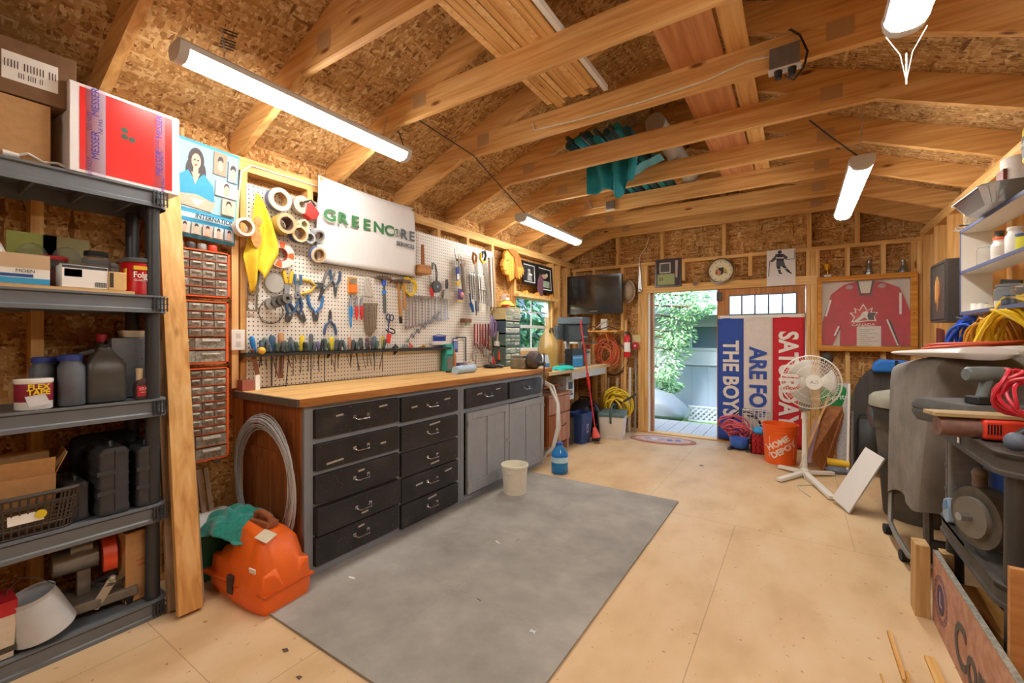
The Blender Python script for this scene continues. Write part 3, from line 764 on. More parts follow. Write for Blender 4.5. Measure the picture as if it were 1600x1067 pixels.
# --- bottom shelf
z = S[4] + .001
t = T('carton', 'white carton with a red band at the left frame edge, bottom shelf', 'box', (-2.40, .26, z), H90)
MB().prism([(-.08, 0), (.055, 0), (.065, .19), (-.08, .19)], -.05, .07).build('body', '#d8ccb6', t); MB().box(-.08, -.052, .15, .0655, .072, .2).build('red_band', '#b8202a', t); MB().box(-.081, -.0515, .02, .06, .0715, .04).build('dark_band', '#4a423c', t)
t = T('enamel_cone', 'white enamel metal shade tilted on the bottom shelf with a wire bail' , 'shade', (-2.40, .40, z + .03), rot=(0.1, -.22, H90 - .2))
MB().m(mat('enamel', '#c3c8cb', .35, noise=.08, nscale=9)).lathe([(.088, 0), (.09, .003), (.07, .12), (.062, .155), (.066, .158), (.064, .154), (.067, .12), (.086, .004)], n=32).build('cone', None, t)
MB().tube([(-.064, 0, .155), (-.05, 0, .205), (-.01, .01, .23), (.03, 0, .21), (.064, 0, .155)], .0018, 5).build('wire_bail', 'dark_steel', t)
t = T('cut_off_saw', 'grey bench saw motor with orange blade guard on a cast base', 'power tool', (-2.50, .52, z), H90 - .1)
MB().loft([[(-.16, -.1, zz), (.17, -.1, zz), (.17, .1, zz), (-.16, .1, zz)] for zz in (.03, .07)]).build('base', mat('cast', '#7f786e', .6, .3, noise=.2), t, bevel=.006)
for sx in (-.13, .14):
    for sy in (-.08, .08): MB().cyl((sx, sy, 0), (sx, sy, .03), .014, .018, 10).build('foot', 'rubber', t)
MB().cyl((-.08, .03, .21), (.055, .03, .21), .05, n=24).build('motor', mat('motor', '#8d8f90', .4, .4, noise=.12), t)
MB().cyl((-.03, .0, .265), (.035, .0, .265), .022, n=16).build('capacitor', 'motor', t)
q = MB().ring((0, 0), .004, .09, -.022, .022, 24, -.4, PI + .5).build('blade_guard', mat('guard_orange', '#e2502a', .4), t)
q.rotation_euler = (0, 0, H90); q.location = (.085, .02, .2)
MB().box(-.01, -.01, .07, .03, .05, .17).build('bracket', 'cast', t)
MB().beam((.03, -.09, .03), (.085, -.10, .13), .012, .03).build('lever', mat('alu', '#b9b4aa', .4, .6), t); MB().sph((.085, -.10, .135), .014).build('lever_knob', 'alu', t)
coil('power_cord', 'dark power cord looped over the bench saw base', 'cord', (-2.44, .6, z + .112), 'dark_steel', .05, 3, .0045, rot=(H90, 0, 0), thick=.012)
carton('cardboard_box', 'brown delivery box with a curved arrow printed on it, bottom shelf', 'box', (-2.50, .692, z), H90 + .06, .12, .2, .3, 'cardboard', [], [('Back', .022, '#b8502a', .0, .15, PI), ('it here', .018, '#b8502a', .0, .17, PI)], taped='#8f6a48')
b = bpy.data.objects[-1] if 0 else None
# ================================================================ workbench cabinets
FX = -2.055
mat('cab_grey', '#8b9199', .55, noise=.07, nscale=9); mat('door_grey', '#9da1a5', .55, noise=.06, nscale=9)
def speckled():
    m = bpy.data.materials.new('drawer_black'); m.use_nodes = True; t = m.node_tree; b = t.nodes['Principled BSDF']
    tc = t.nodes.new('ShaderNodeTexCoord'); n = t.nodes.new('ShaderNodeTexNoise'); n.inputs['Scale'].default_value = 7; n.inputs['Detail'].default_value = 4
    t.links.new(tc.outputs['Object'], n.inputs['Vector'])
    r = ramp(t, [(.35, '#1f1f23'), (.6, '#2e2c2e'), (.8, '#45403c')]); t.links.new(n.outputs[0], r.inputs[0])
    n2 = t.nodes.new('ShaderNodeTexNoise'); n2.inputs['Scale'].default_value = 110; n2.inputs['Detail'].default_value = 2
    t.links.new(tc.outputs['Object'], n2.inputs['Vector'])
    r2 = ramp(t, [(.70, '#000000'), (.74, '#ffffff')]); t.links.new(n2.outputs[0], r2.inputs[0])
    mx = t.nodes.new('ShaderNodeMix'); mx.data_type = 'RGBA'; t.links.new(r2.outputs[0], mx.inputs[0]); t.links.new(r.outputs[0], mx.inputs[6]); mx.inputs[7].default_value = rgb('#8f8c88')
    t.links.new(mx.outputs[2], b.inputs['Base Color']); b.inputs['Roughness'].default_value = .38; MATS['drawer_black'] = m
speckled()
wood('cab_wood', 'z', '#99582c', '#7c4422', '#b16d3a', knots=False)
wood('counter_top', 'y', '#d6aa6c', '#c69758', '#e3bd84', knots=False, gs=.6)
wood('counter_edge', 'y', '#b67a3e', '#935a2a', '#cf935a', knots=False)
CY0, CYM, CY1 = 1.236, 2.43, 3.65
def drawer(par, y0, y1, z0, z1, out=0, n=0, slots=()):
    """drawer front lying in the face x=FX; local frame of the cabinet: x along the wall, -y to the room"""
    d = MB().box(y0, -.02 - out, z0, y1, .3 - out, z1).build('drawer', 'drawer_black', par, bevel=.003)
    ym, zm = (y0 + y1) / 2, (z0 + z1) / 2
    h = MB(); f = -.02 - out
    h.tube([(ym - .045, f, zm + .004), (ym - .042, f - .016, zm - .004), (ym - .035, f - .024, zm - .008), (ym + .035, f - .024, zm - .008), (ym + .042, f - .016, zm - .004), (ym + .045, f, zm + .004)], .0045, 6)
    h.box(ym - .055, f - .003, zm - .004, ym - .035, f, zm + .014).box(ym + .035, f - .003, zm - .004, ym + .055, f, zm + .014)
    h.build('drawer_handle', 'chrome', d)
    for (a, b, w_) in slots: MB().box(y0 + a * (y1 - y0) - w_, f - .0012, z0 + b * (z1 - z0) - .005, y0 + a * (y1 - y0) + w_, f, z0 + b * (z1 - z0) + .005, rot=(0, -.06, 0)).build('tape_label', '#b9b2a4', d)
    return d
def cab(label, y0, y1, loc):
    t = T('cabinet', label, 'cabinet', loc, H90)
    return t
# drawer unit
c1 = cab('grey painted cabinet with ten black drawers and brown wooden side', CY0, CYM, (FX, 0, 0))
dp = FX - LW
f = MB()
f.box(CY0 + .001, .02, 0, CY0 + .02, dp, .87).build('side_panel', 'cab_wood', c1)
MB().box(CY0, .022, .1, CY0 - .006, .10, .86).box(CY0, dp - .08, .0, CY0 - .006, dp, .86).box(CY0, .1, .78, CY0 - .006, dp - .08, .86).box(CY0, .1, .56, CY0 - .006, dp - .08, .61).box(CY0, .1, 0, CY0 - .006, dp - .08, .08).build('side_frame', 'cab_wood', c1)
fr = MB()
L0, L1, R0, R1 = 1.285, 1.833, 1.855, 2.386
rowsL = [(.846, .703), (.671, .537), (.511, .369), (.352, .21), (.199, .054)]
rowsR = [(.841, .692), (.662, .512), (.496, .353), (.338, .192), (.176, .033)]
for (a, b) in ((CY0, L0 - .003), (L1 + .003, R0 - .003), (R1 + .003, CYM)): fr.box(a, 0, 0, b, .02, .872)
for rows, a, b in ((rowsL, L0, L1), (rowsR, R0, R1)):
    e = [.872] + [q for r_ in rows for q in r_] + [0.0]
    for k in range(0, len(e), 2): fr.box(a - .003, 0, e[k + 1] + .002, b + .003, .02, e[k] - .002)
fr.build('face_frame', 'cab_grey', c1)
MB().box(CY0 + .02, .02, .02, CYM - .01, dp, .03).build('bottom_panel', 'cab_wood', c1)
MB().box(CYM - .012, .02, 0, CYM, dp, .87).build('side_panel', 'cab_wood', c1)
sl = [[(.25, .7, .022), (.78, .78, .03)], [(.78, .45, .02), (.2, .2, .05)], [(.5, .75, .02)], [(.52, .25, .022)], [(.5, .78, .02)], [(.2, .55, .025), (.78, .65, .03)], [(.55, .85, .05)], [(.55, .18, .04)], [(.28, .55, .03), (.8, .7, .035)], [(.5, .85, .04)]]
for k, (z1, z0) in enumerate(rowsL): drawer(c1, L0, L1, z0, z1, .018 if k == 3 else 0, slots=sl[k])
for k, (z1, z0) in enumerate(rowsR): drawer(c1, R0, R1, z0, z1, 0, slots=sl[5 + k])
# door unit
c2 = cab('grey painted cabinet with two panelled doors below two black drawers', CYM, CY1, (FX, 0, 0))
f = MB()
Y = [CYM + .004, 2.471, 3.022, 3.048, 3.60, CY1]
f.box(Y[0], 0, 0, Y[1], .02, .872).box(Y[1], 0, .835, Y[4], .02, .872).box(Y[2], 0, .69, Y[3], .02, .835).box(Y[1], 0, .655, Y[4], .02, .688).box(Y[4], 0, 0, Y[5], .02, .872).box(Y[1], 0, 0, Y[4], .02, .05)
f.build('face_frame', 'cab_grey', c2)
MB().box(Y[0], .02, 0, Y[0] + .012, dp, .87).build('side_panel', 'cab_wood', c2); MB().box(Y[5] - .015, .02, 0, Y[5], dp, .872).build('side_panel', 'cab_grey', c2)
drawer(c2, Y[1] + .003, Y[2] - .003, .692, .832, slots=[(.3, .65, .03), (.75, .75, .03)]); drawer(c2, Y[3] + .003, Y[4] - .003, .692, .832)
def door(par, y0, y1, z0, z1, knob):
    d = MB()
    d.box(y0, -.018, z0, y1, -.008, z1)
    s = .055
    for (a, b, cc, dd) in ((y0, z0, y0 + s, z1), (y1 - s, z0, y1, z1), (y0 + s, z0, y1 - s, z0 + s * 1.4), (y0 + s, z1 - s, y1 - s, z1), ((y0 + y1) / 2 - s / 2, z0 + s * 1.4, (y0 + y1) / 2 + s / 2, z1 - s)):
        d.box(a, -.026, b, cc, -.002, dd)
    d = d.build('cabinet_door', 'door_grey', par, bevel=.003)
    if knob: MB().cyl((knob, -.026, .36), (knob, -.045, .36), .006, .014, 12).build('door_knob', 'chrome', d)
    for zz in (z0 + .08, z1 - .08): MB().cyl((y0 + .002 if knob else y1 - .002, -.028, zz - .02), (y0 + .002 if knob else y1 - .002, -.028, zz + .02), .004, n=8).build('hinge', 'steel', d)
door(c2, 2.487, 3.030, .055, .655, 3.0); door(c2, 3.040, 3.635, .04, .65, None)
# worktop
wt = MB().m('counter_top').box(LW + .001, 1.19, .875, -2.03, 3.78, .915).build('worktop', None, None, bevel=.002)
tag(wt, 'long tan wooden worktop lying over the grey drawer cabinets', 'worktop')
MB().m('counter_edge').box(-2.03, 1.19, .8755, -2.0185, 3.78, .9145).build('front_edging', None, wt)
MB().m(mat('end_dark', '#5f5348', .7, noise=.2)).box(LW + .001, 1.175, .877, -2.0185, 1.19, .9145).build('end_edging', None, wt)
km = MB().m('#5a4028').prism(ell(0, 0, .045, .006, 12), .9152, .9156, 'xy').build('knife_mark', None, wt)
km.location = P(637, 592, z=.9152) - Vector((0, 0, .9152)); km.rotation_euler = (0, 0, 1.3)

# ================================================================ around the bench end
# leaning boards
def leaning(name, label, b0, b1, w_, th, mt, cat='board', L=None):
    """board leaning from b0 on the floor to b1 at the wall; face towards the room, w_ wide along y"""
    o = MB().beam(b0, b1, w_, th, up=(1, 0, .1)).build(name, mt, bevel=.002)
    return tag(o, label, cat)
mat('lumber_end', '#c79a5f', .7)
wood('lumber', 'z', '#dcaa68', '#bd8547', '#eac387', gs=.8)
pb0 = P(315, 951, z=0); pt = P(277, 300, x=-2.60)
leaning('leaning_board', 'long wide pine board leaning at the end of the shelving unit', (pb0.x, pb0.y - .045, .012), (pt.x - .02, pt.y - .04, 2.12), .092, .03, 'lumber')
leaning('leaning_board', 'narrow weathered board leaning left of the wide pine board, against the shelving', (pb0.x - .075, .775, .012), (pt.x - .045, .80, 2.0), .035, .025, wood('old_lumber', 'z', '#a58a70', '#846a52', '#b89d82'))
leaning('leaning_board', 'thin board edge leaning behind the wide pine board', (pb0.x - .03, pb0.y + .012, .01), (-2.645, pt.y + .01, 1.9), .02, .02, 'old_lumber')
# calendar of photographs: plain generic figures
CX = LW + .012
def cal():
    y0, y1 = LY(271, CX), LY(366, CX); z1 = LZ(320, 226, CX); z0 = LZ(318, 375, CX)
    w_, h = y1 - y0, z1 - z0
    sk, hr, bl = '#d8a58e', '#33262a', '#1f8fb8'
    parts = [(rc(0, 0, 1, 1), '#2f9cc4'), (rc(.02, .03, .98, .155), '#c9d6da'), (rc(.0, .155, 1, .18), '#1f88b4'), (rc(.0, .2, 1, .25), '#bfd8e4'),
             (rc(.0, .29, .98, .97), '#8fb7c4'),
             (ell(.27, .80, .13, .13), hr), (ell(.18, .68, .07, .12), hr), (ell(.37, .67, .07, .12), hr), (ell(.27, .79, .075, .08), sk), (rc(.23, .66, .31, .73), sk),
             ([(.02, .42), (.0, .6), (.15, .68), (.27, .58), (.4, .68), (.56, .58), (.6, .42)], bl), ([(.2, .67), (.34, .67), (.27, .55)], sk),
             ([(.0, .32), (.0, .42), (.3, .45), (.62, .4), (.55, .3)], sk), ([(.2, .40), (.42, .40), (.31, .33)], '#e9e4e2'), (ell(.243, .8, .013, .007), '#3a2a2a'), (ell(.297, .8, .013, .007), '#3a2a2a'), (ell(.27, .752, .02, .007), '#b04a4a')]
    for (a, b, cc, dd, s) in ((.55, .72, .77, .96, '#b9856e'), (.8, .68, .97, .9, '#8f9aa0'), (.6, .5, .97, .66, '#d9cfc8'), (.72, .31, .95, .48, '#c9aa98')):
        parts += [(rc(a, b, cc, dd), s), (ell((a + cc) / 2, b + .65 * (dd - b), .05, .045), hr), (ell((a + cc) / 2, b + .4 * (dd - b), .05, .06), sk)]
    for k in range(5):
        a = .06 + k * .18
        parts += [(rc(a, .035, a + .15, .15), ['#c9b9a8', '#a9a898', '#b8a090', '#c8c0b8', '#b0b8c0'][k]), (ell(a + .075, .12, .03, .025), hr), (ell(a + .075, .08, .03, .04), sk)]
    t = wall_pic('pinup_calendar', 'blue glossy wall calendar with photographs of women, above the orange organizers', 'calendar', (CX - .001, (y0 + y1) / 2, z0), H90, w_, h, '#2f9cc4', 0, parts, depth=.004, rot=(0, .05, H90))
    text('INTERNATIONAL', .033, 'printed_lettering', '#23303c', t, (.05, -.0225, .225 * h), sx=.86, bold=.0008)
cal()
# small parts organizers
mat('organizer_orange', '#e8632a', .45, noise=.08); mat('drawer_clear', '#8f8577', .25, noise=.35, nscale=45, alpha=1)
mat('org_dark', '#4a3d33', .7)
def organizer(label, y0, y1, x, z0, z1, rows, cols, big, body, front, dep=.14, group=None, labelc='#d9d4cc', name='parts_organizer', seed=1, cname='small_drawer'):
    t = T(name, label, 'organizer', (x, (y0 + y1) / 2, z0), H90, group)
    w_, h = y1 - y0, z1 - z0; q = random.Random(seed); k = .007
    b = MB()
    b.box(-w_ / 2, 0, 0, -w_ / 2 + k, dep, h).box(w_ / 2 - k * 1.6, 0, 0, w_ / 2, dep, h).box(-w_ / 2, 0, 0, w_ / 2, dep, k).box(-w_ / 2, 0, h - k, w_ / 2, dep, h).box(-w_ / 2 + k, dep - .004, k, w_ / 2 - k, dep, h - k)
    hs = [1.0] * rows + [1.55] * big; tot = sum(hs); zz = h - k; uh = (h - 2 * k) / tot
    items = []
    for i, hh in enumerate(hs):
        zb = zz - hh * uh
        b.box(-w_ / 2 + k, 0, zb - .0015, w_ / 2 - k * 1.6, dep - .004, zb + .0015)
        nc = cols if i < rows else 2
        ww = (w_ - 2.6 * k) / nc
        for j in range(nc): items.append((-w_ / 2 + k + ww * (j + .5), zb + .003, ww - .003, hh * uh - .006))
        zz = zb
    b.build('case', body, t)
    for (cx, zb, ww, hh) in items:
        o = q.uniform(0, .006)
        d = MB().m(front[q.randrange(len(front))]).box(cx - ww / 2, .004 - o, zb, cx + ww / 2, dep * .5, zb + hh * .92).build(cname, None, t)
        e = MB().m(labelc).box(cx - ww * .3, -.004 - o, zb + hh * .62, cx + ww * .3, .004 - o, zb + hh * (.80 if q.random() < .6 else .7)).build('drawer_lip', None, d)
    return t
ff = [mat('clr%d' % i, c, .3, noise=.5, nscale=70) for i, c in enumerate(['#857a6c', '#938a7c', '#766658', '#9a9488'])]
OX = -2.53
y0, y1 = LY(357, OX) - .30, LY(357, OX)
organizer('orange framed organizer of clear drawers, topmost of three on the left wall', y0, y1 + .008, OX, LZ(357, 466, OX), LZ(357, 396, OX), 5, 5, 0, 'organizer_orange', ff, .13, seed=2)
organizer('orange framed organizer of clear drawers, middle one of three', y0, y1, OX, LZ(355, 567, OX), LZ(356, 472, OX), 4, 5, 2, 'organizer_orange', ff, .13, seed=3)
organizer('tall orange framed organizer of clear drawers, lowest of three', y0, y1 + .002, OX, LZ(356, 713, OX), LZ(356, 573, OX), 8, 5, 2, 'organizer_orange', ff, .13, seed=4)
for k in range(4):
    yy = y0 + .1 + k * .05
    o = MB().m(['#6f6a62', '#3c3c40', '#8b8b88', '#d33a22'][k]).lathe([(.018, 0), (.02, .003), (.02, .035), (.016, .04)], n=14).build('small_tin'); o.location = (OX - .06, yy, LZ(357, 396, OX))
    tag(o, ['brown small tin on top of the uppermost orange organizer', 'black small tin on top of the uppermost orange organizer', 'grey small tin on top of the uppermost orange organizer', 'red plastic cap on top of the uppermost orange organizer'][k], 'tin')
# wall socket, conduit, cable
t = T('wall_outlet', 'white double wall outlet beside the pegboard', 'outlet', (LW + .0195, LY(369, LW), LZ(369, 533, LW) - .05), H90)
MB().box(-.035, -.006, 0, .035, .006, .115).build('cover_plate', 'white', t, bevel=.002)
for zz in (.035, .08): MB().box(-.012, -.0075, zz - .014, .012, -.006, zz + .014).build('socket', '#c9c5bc', t)
cb = MB().tube([(LW + .004, LY(366, LW), 1.30), (LW + .004, LY(366, LW), 1.6), (LW + .004, LY(372, LW), 2.0), (LW + .006, LY(376, LW), 2.16), (LW + .008, LY(392, LW), 2.215), (LW + .004, LY(420, LW), 2.215), (LW + .004, LY(495, LW), 2.215)], .005, 6).build('white_cable', '#ded8cc')
tag(cb, 'white cable running up beside the calendar and along the wall plate', 'cable')
tag(MB().box(LW + .001, 1.165, .93, LW + .012, 1.20, 2.05).build('trim_strip', 'plain_wood_z'), 'thin pale wood strip standing at the left edge of the pegboard', 'strip')
# galvanized wire coil
def wirecoil():
    q = random.Random(3); c = Vector((-2.34, 1.20, .455)); pts = []
    mb = MB(); N = 34
    for i in range(30):
        R0 = .285 + q.uniform(-.035, .022); sh = q.uniform(-.03, .012); tl = q.uniform(-.02, .01); cc = q.uniform(-.012, .012)
        loop = []
        for k in range(N):
            a = 2 * PI * k / N
            loop.append((c.x + R0 * math.sin(a) * .98, c.y + sh * math.cos(a * 1 + .4) + tl * math.sin(a) * .4 - .02, c.z + cc + R0 * 1.16 * math.cos(a)))
        mb.tube(loop, .0026, 5, closed=True)
    return mb
o = wirecoil().build('wire_coil', mat('galv', '#c6c8ca', .4, .3)); tag(o, 'large coil of thin galvanized wire hung at the wooden side of the drawer cabinet', 'wire coil')
# green tub and white board behind the saw case
t = T('storage_tub', 'green plastic tub with a white lid behind the orange saw case', 'tub', (-2.54, 1.02, 0), H90)
MB().loft([[(x * a, y * b, zz) for x, y in rrect(-1, -1, 1, 1, .2)] for zz, a, b in ((0, .08, .08), (.27, .095, .095))]).build('tub', '#2e6b50', t)
MB().loft([[(x * a, y * a, zz) for x, y in rrect(-1, -1, 1, 1, .2)] for zz, a in ((.27, .105), (.29, .105), (.295, .095))]).build('lid', '#dedad2', t)
# chainsaw case
t = T('chainsaw_case', 'orange plastic chainsaw case standing on the floor at the cabinet end', 'case', (-2.165, 1.07, 0), .10)
secs = []
def osec(x, w0, w1, h, hz):     # cross section in yz
    return [(x, -w0, .0), (x, w0, .0), (x, w0 + .012, .05), (x, w0, .17), (x, w1, h - .02), (x, w1 * .55, h), (x, -w1 * .55, h), (x, -w1, h - .02), (x, -w0, .17), (x, -w0 - .012, .05)]
for x, w0, w1, h in ((-.24, .05, .035, .15), (-.225, .085, .05, .18), (-.13, .098, .06, .205), (-.06, .10, .055, .30), (-.03, .11, .052, .345), (.10, .118, .075, .325), (.16, .118, .08, .30), (.215, .11, .06, .2), (.235, .08, .04, .14)):
    secs.append(osec(x, w0, w1, h, 0))
b = MB().loft(secs).build('shell', 'orange_plastic', t, bevel=.012)
MB().box(-.25, -.123, .085, .24, .123, .095).build('seam_rim', mat('orange_dark', '#d35a16', .5), t)
MB().box(-.03, -.13, .05, .01, -.112, .13).build('latch', 'dark_steel', t)
hd = MB().tube([(-.02, 0, .335), (-.01, 0, .375), (.03, 0, .385), (.09, 0, .372), (.1, 0, .325)], .014, 10).build('handle', mat('handle_brown', '#9a5a38', .6, noise=.2), t)
MB().box(-.02, -.03, .33, .11, .03, .352).build('saw_body', 'handle_brown', t)
MB().box(.12, -.118, .17, .165, -.1135, .195, rot=(.12, 0, 0)).build('paper_label', 'paper', t)
MB().box(.10, -.08, .31, .17, -.02, .313, rot=(.3, .25, .2)).build('hang_tag', '#dcd0b4', t)
# teal towel
def towel(name, label, loc, sc, mt, cat='cloth', seed=5, rz=0, amp=1.0):
    q = random.Random(seed); ph = [q.uniform(0, 6) for _ in range(6)]
    def f(i, j):
        a = (i - .5) * 2; b = (j - .5) * 2
        x = a * sc[0] * (1 - .15 * b * b); y = b * sc[1] * (1 - .1 * a * a)
        fold = abs(math.sin(7 * b + 2.2 * a + ph[0])) * .35 + abs(math.sin(4 * a - 3 * b + ph[1])) * .3 + .15 * math.sin(13 * b + ph[2])
        edge = max(0, 1 - (a * a * .9 + b * b * .9))
        return (x + .012 * math.sin(9 * b + ph[3]), y + .012 * math.sin(8 * a + ph[4]), sc[2] * (edge ** .6 * (.62 + amp * .38 * fold) ) - sc[2] * .3 * (max(0, -a) ** 2) * 0)
    o = MB().sheet(f, 40, 30).build(name, mt, solid=.006, sub=1); o.location = loc; o.rotation_euler = (0, 0, rz); return tag(o, label, cat)
mat('teal_cloth', '#23897e', .95, noise=.25, nscale=60, bump=.5, sheen=.3)
o = towel('teal_towel', 'crumpled teal towel draped over the orange chainsaw case', (-2.33, 1.06, .26), (.19, .13, .13), 'teal_cloth', rz=.25)
# timber offcuts on wall behind coil
for i, (yy, a) in enumerate(((1.0, .03), (1.035, .05))):
    leaning('leaning_batten', ['thin batten leaning on the chipboard behind the teal towel', 'second thin batten leaning beside the first behind the teal towel'][i], (-2.56, yy + .03, .01), (-2.65, yy, .52), .022, .015, 'old_lumber')
tag(MB().cyl((LW + .0, 1.10, .545), (LW - .05, 1.10, .545), .02).build('pipe_stub', 'steel'), 'short grey pipe stub beside the stud under the organizers', 'pipe')
# white pail, water jug
lathe_thing('pail', 'cream white plastic pail standing against the grey cabinet doors', 'bucket', tuple(P(793, 777, z=0) + Vector((0, .10, .0))), [('body', mat('cream', '#e2dcc8', .45, noise=.04), [(.082, 0), (.086, .004), (.1, .21), (.106, .215), (.106, .23), (.1, .232), (.096, .225), (.084, .012)])], n=36)
pl = bpy.data.objects['pail']; MB().tube([(-.105, 0, .215), (-.08, -.07, .19), (0, -.105, .175), (.08, -.07, .19), (.105, 0, .215)], .0025, 5).build('bail', '#cfc8b4', pl)
j = P(868, 742, z=0) + Vector((0, .08, .0))
t = T('water_jug', 'clear blue plastic water jug on the floor by the cabinet end', 'jug', (j.x, j.y, .002))
mat('blue_clear', '#3f9ae0', .12, trans=.55)
MB().m('blue_clear').lathe([(.068, 0), (.075, .01), (.075, .07), (.07, .075), (.075, .08), (.075, .15), (.07, .156), (.074, .16), (.07, .19), (.03, .235), (.026, .25)], n=28).build('body', None, t)
MB().m('#2c5fb0').cyl((0, 0, .25), (0, 0, .27), .028).build('cap', None, t); MB().m('#bcd9ea').lathe([(.0755, .1), (.0765, .101), (.0765, .145), (.0755, .146)], n=28).build('paper_label', None, t)
# ================================================================ pegboard and tools
PX = LW + .012
def pegmat():
    m = bpy.data.materials.new('pegboard'); m.use_nodes = True; t = m.node_tree; b = t.nodes['Principled BSDF']; b.inputs['Roughness'].default_value = .45
    tc = t.nodes.new('ShaderNodeTexCoord'); sc = t.nodes.new('ShaderNodeVectorMath'); sc.operation = 'SCALE'; sc.inputs['Scale'].default_value = 1 / .0254
    fr = t.nodes.new('ShaderNodeVectorMath'); fr.operation = 'FRACTION'
    t.links.new(tc.outputs['Object'], sc.inputs[0]); t.links.new(sc.outputs[0], fr.inputs[0])
    sb = t.nodes.new('ShaderNodeVectorMath'); sb.operation = 'SUBTRACT'; sb.inputs[1].default_value = (.5, .5, .5); t.links.new(fr.outputs[0], sb.inputs[0])
    ml = t.nodes.new('ShaderNodeVectorMath'); ml.operation = 'MULTIPLY'; ml.inputs[1].default_value = (0, 1, 1); t.links.new(sb.outputs[0], ml.inputs[0])
    ln = t.nodes.new('ShaderNodeVectorMath'); ln.operation = 'LENGTH'; t.links.new(ml.outputs[0], ln.inputs[0])
    lt = t.nodes.new('ShaderNodeMath'); lt.operation = 'LESS_THAN'; lt.inputs[1].default_value = .165; t.links.new(ln.outputs['Value'], lt.inputs[0])
    mx = t.nodes.new('ShaderNodeMix'); mx.data_type = 'RGBA'; t.links.new(lt.outputs[0], mx.inputs[0]); mx.inputs[6].default_value = rgb('#e3ddd2'); mx.inputs[7].default_value = rgb('#2e2a26')
    t.links.new(mx.outputs[2], b.inputs['Base Color']); MATS['pegboard'] = m
pegmat()
t = T('pegboard', 'long white perforated board above the workbench holding the tools', 'pegboard', (0, 0, 0))
MB().box(LW + .002, 1.245, .92, PX - .004, 2.46, 2.105).build('panel', 'pegboard', t); MB().box(LW + .002, 2.463, .92, PX - .004, 3.67, 2.10).build('panel', 'pegboard', t)
PX = LW + .008
def pp(u, v, off=.012): return P(u, v, x=PX + off)
# --- banner
BXX = LW + .05
y0, y1 = LY(496, BXX), LY(649, BXX); zt0, zt1, zb0, zb1 = LZ(496, 275, BXX), LZ(649, 333, BXX), LZ(496, 410, BXX), LZ(649, 432, BXX)
t = T('banner', 'white fabric banner with green and grey lettering hung over the pegboard', 'banner', (BXX, (y0 + y1) / 2, (zb0 + zb1) / 2), H90)
w_, h = y1 - y0, zt0 - zb0
def bf(i, j):
    return ((i - .5) * w_, .008 * math.sin(i * 9) * (1 - j) + .010 * math.sin(j * 5 + i * 3) - .028 * (1 - j) * 0, j * h - .012 * math.sin(PI * i) * j)
MB().sheet(bf, 30, 14).build('cloth', mat('banner_cloth', '#dedcdb', .6, noise=.02), t, solid=.002)
for i, c in enumerate('GREENC'):
    text(c, .105, 'banner_lettering', '#3c7a4a', t, (-.355 + i * .098 + (.01 if i > 3 else 0), -.02, .315 - .0 * i), bold=.0035, sx=1.25)
MB().ring((.222, .315), .026, .031, -.0205, -.0195, 20).build('banner_emblem', '#6a7076', t)
MB().prism([(.219, .342), (.225, .342), (.227, .315), (.2225, .285), (.217, .315)], -.0205, -.0195).build('banner_emblem', '#4a7a50', t)
MB().prism([(.205, .338), (.21, .348), (.218, .346), (.212, .335)], -.0205, -.0195).build('banner_emblem', '#4a7a50', t)
for i, c in enumerate('RE'): text(c, .105, 'banner_lettering', '#4f5a60', t, (.29 + i * .085, -.02, .315), bold=.0025, sx=1.15)
text('SERVICES', .048, 'banner_lettering', '#5a6166', t, (.31, -.02, .235), bold=.0012, sx=.95)
for sx in (-1, 1): MB().ring((sx * (w_ / 2 - .02), h - .02), .006, .012, -.014, .012, 12).build('grommet', 'brass', t)
MB().tube([(w_ * (i / 40 - .5), .006, -.004 + .003 * (i % 2)) for i in range(41)], .003, 4).build('hem_cord', '#4a443c', t)

# --- tool makers (local: x right, z up, front -y, origin where given)
def at(u, v, ang=0, off=.012): return dict(loc=tuple(pp(u, v, off)), rot=(0, ang, H90))
def TT(name, label, cat, u, v, ang=0, off=.012, group=None):
    a = at(u, v, ang, off); return T(name, label, cat, a['loc'], 0, group, a['rot'])
def pliers(label, u, v, L, col, ang=0, opn=.25, nose='long', jc='dark_steel'):
    """handles up, jaws down, origin at the pivot"""
    t = TT('pliers', label, 'pliers', u, v, ang)
    for s in (-1, 1):
        pts = [(0, 0, 0), (s * .014, 0, .02), (s * L * (.08 + opn * .25), 0, L * .22), (s * L * (.09 + opn * .35), 0, L * .42), (s * L * (.07 + opn * .42), 0, L * .6)]
        MB().tube(pts, [.006, .0075, .0095, .0095, .007], 8).build('handle', col, t)
    jl = L * (.4 if nose == 'long' else .26); jw = .012 if nose == 'long' else .02
    for s in (-1, 1):
        MB().prism([(0, .014), (s * jw, .008), (s * jw, -jl * .35), (s * (.004 if nose == 'long' else .012), -jl), (s * .0008, -jl)], -.004, .004).build('jaw', jc, t)
    MB().cyl((0, -.007, 0), (0, .007, 0), .008, n=12).build('pivot', 'steel', t)
    return t
def tape(label, u, v, R0, r, w_, col, core='#b08a5e', ang=0, tilt=0, off=.02, side=None, name='tape_roll'):
    t = TT(name, label, 'tape roll', u, v, 0, off); t.rotation_euler = (tilt, ang, H90)
    b = MB().m(col).ring((0, 0), r + .004, R0, -w_, 0, 32); b.build('tape', None, t)
    MB().m(core).ring((0, 0), r, r + .004, -w_ - .001, .001, 32).build('core', None, t)
    if side: MB().m(side).ring((0, 0), R0, R0 + .0006, -w_ * .8, -w_ * .2, 32).build('printed_wrap', None, t)
    MB().tube([(0, .01, r * .95), (0, -w_ - .005, r * .95), (0, -w_ - .01, r * 1.15)], .0025, 5).build('peg_hook', 'steel', t)
    return t
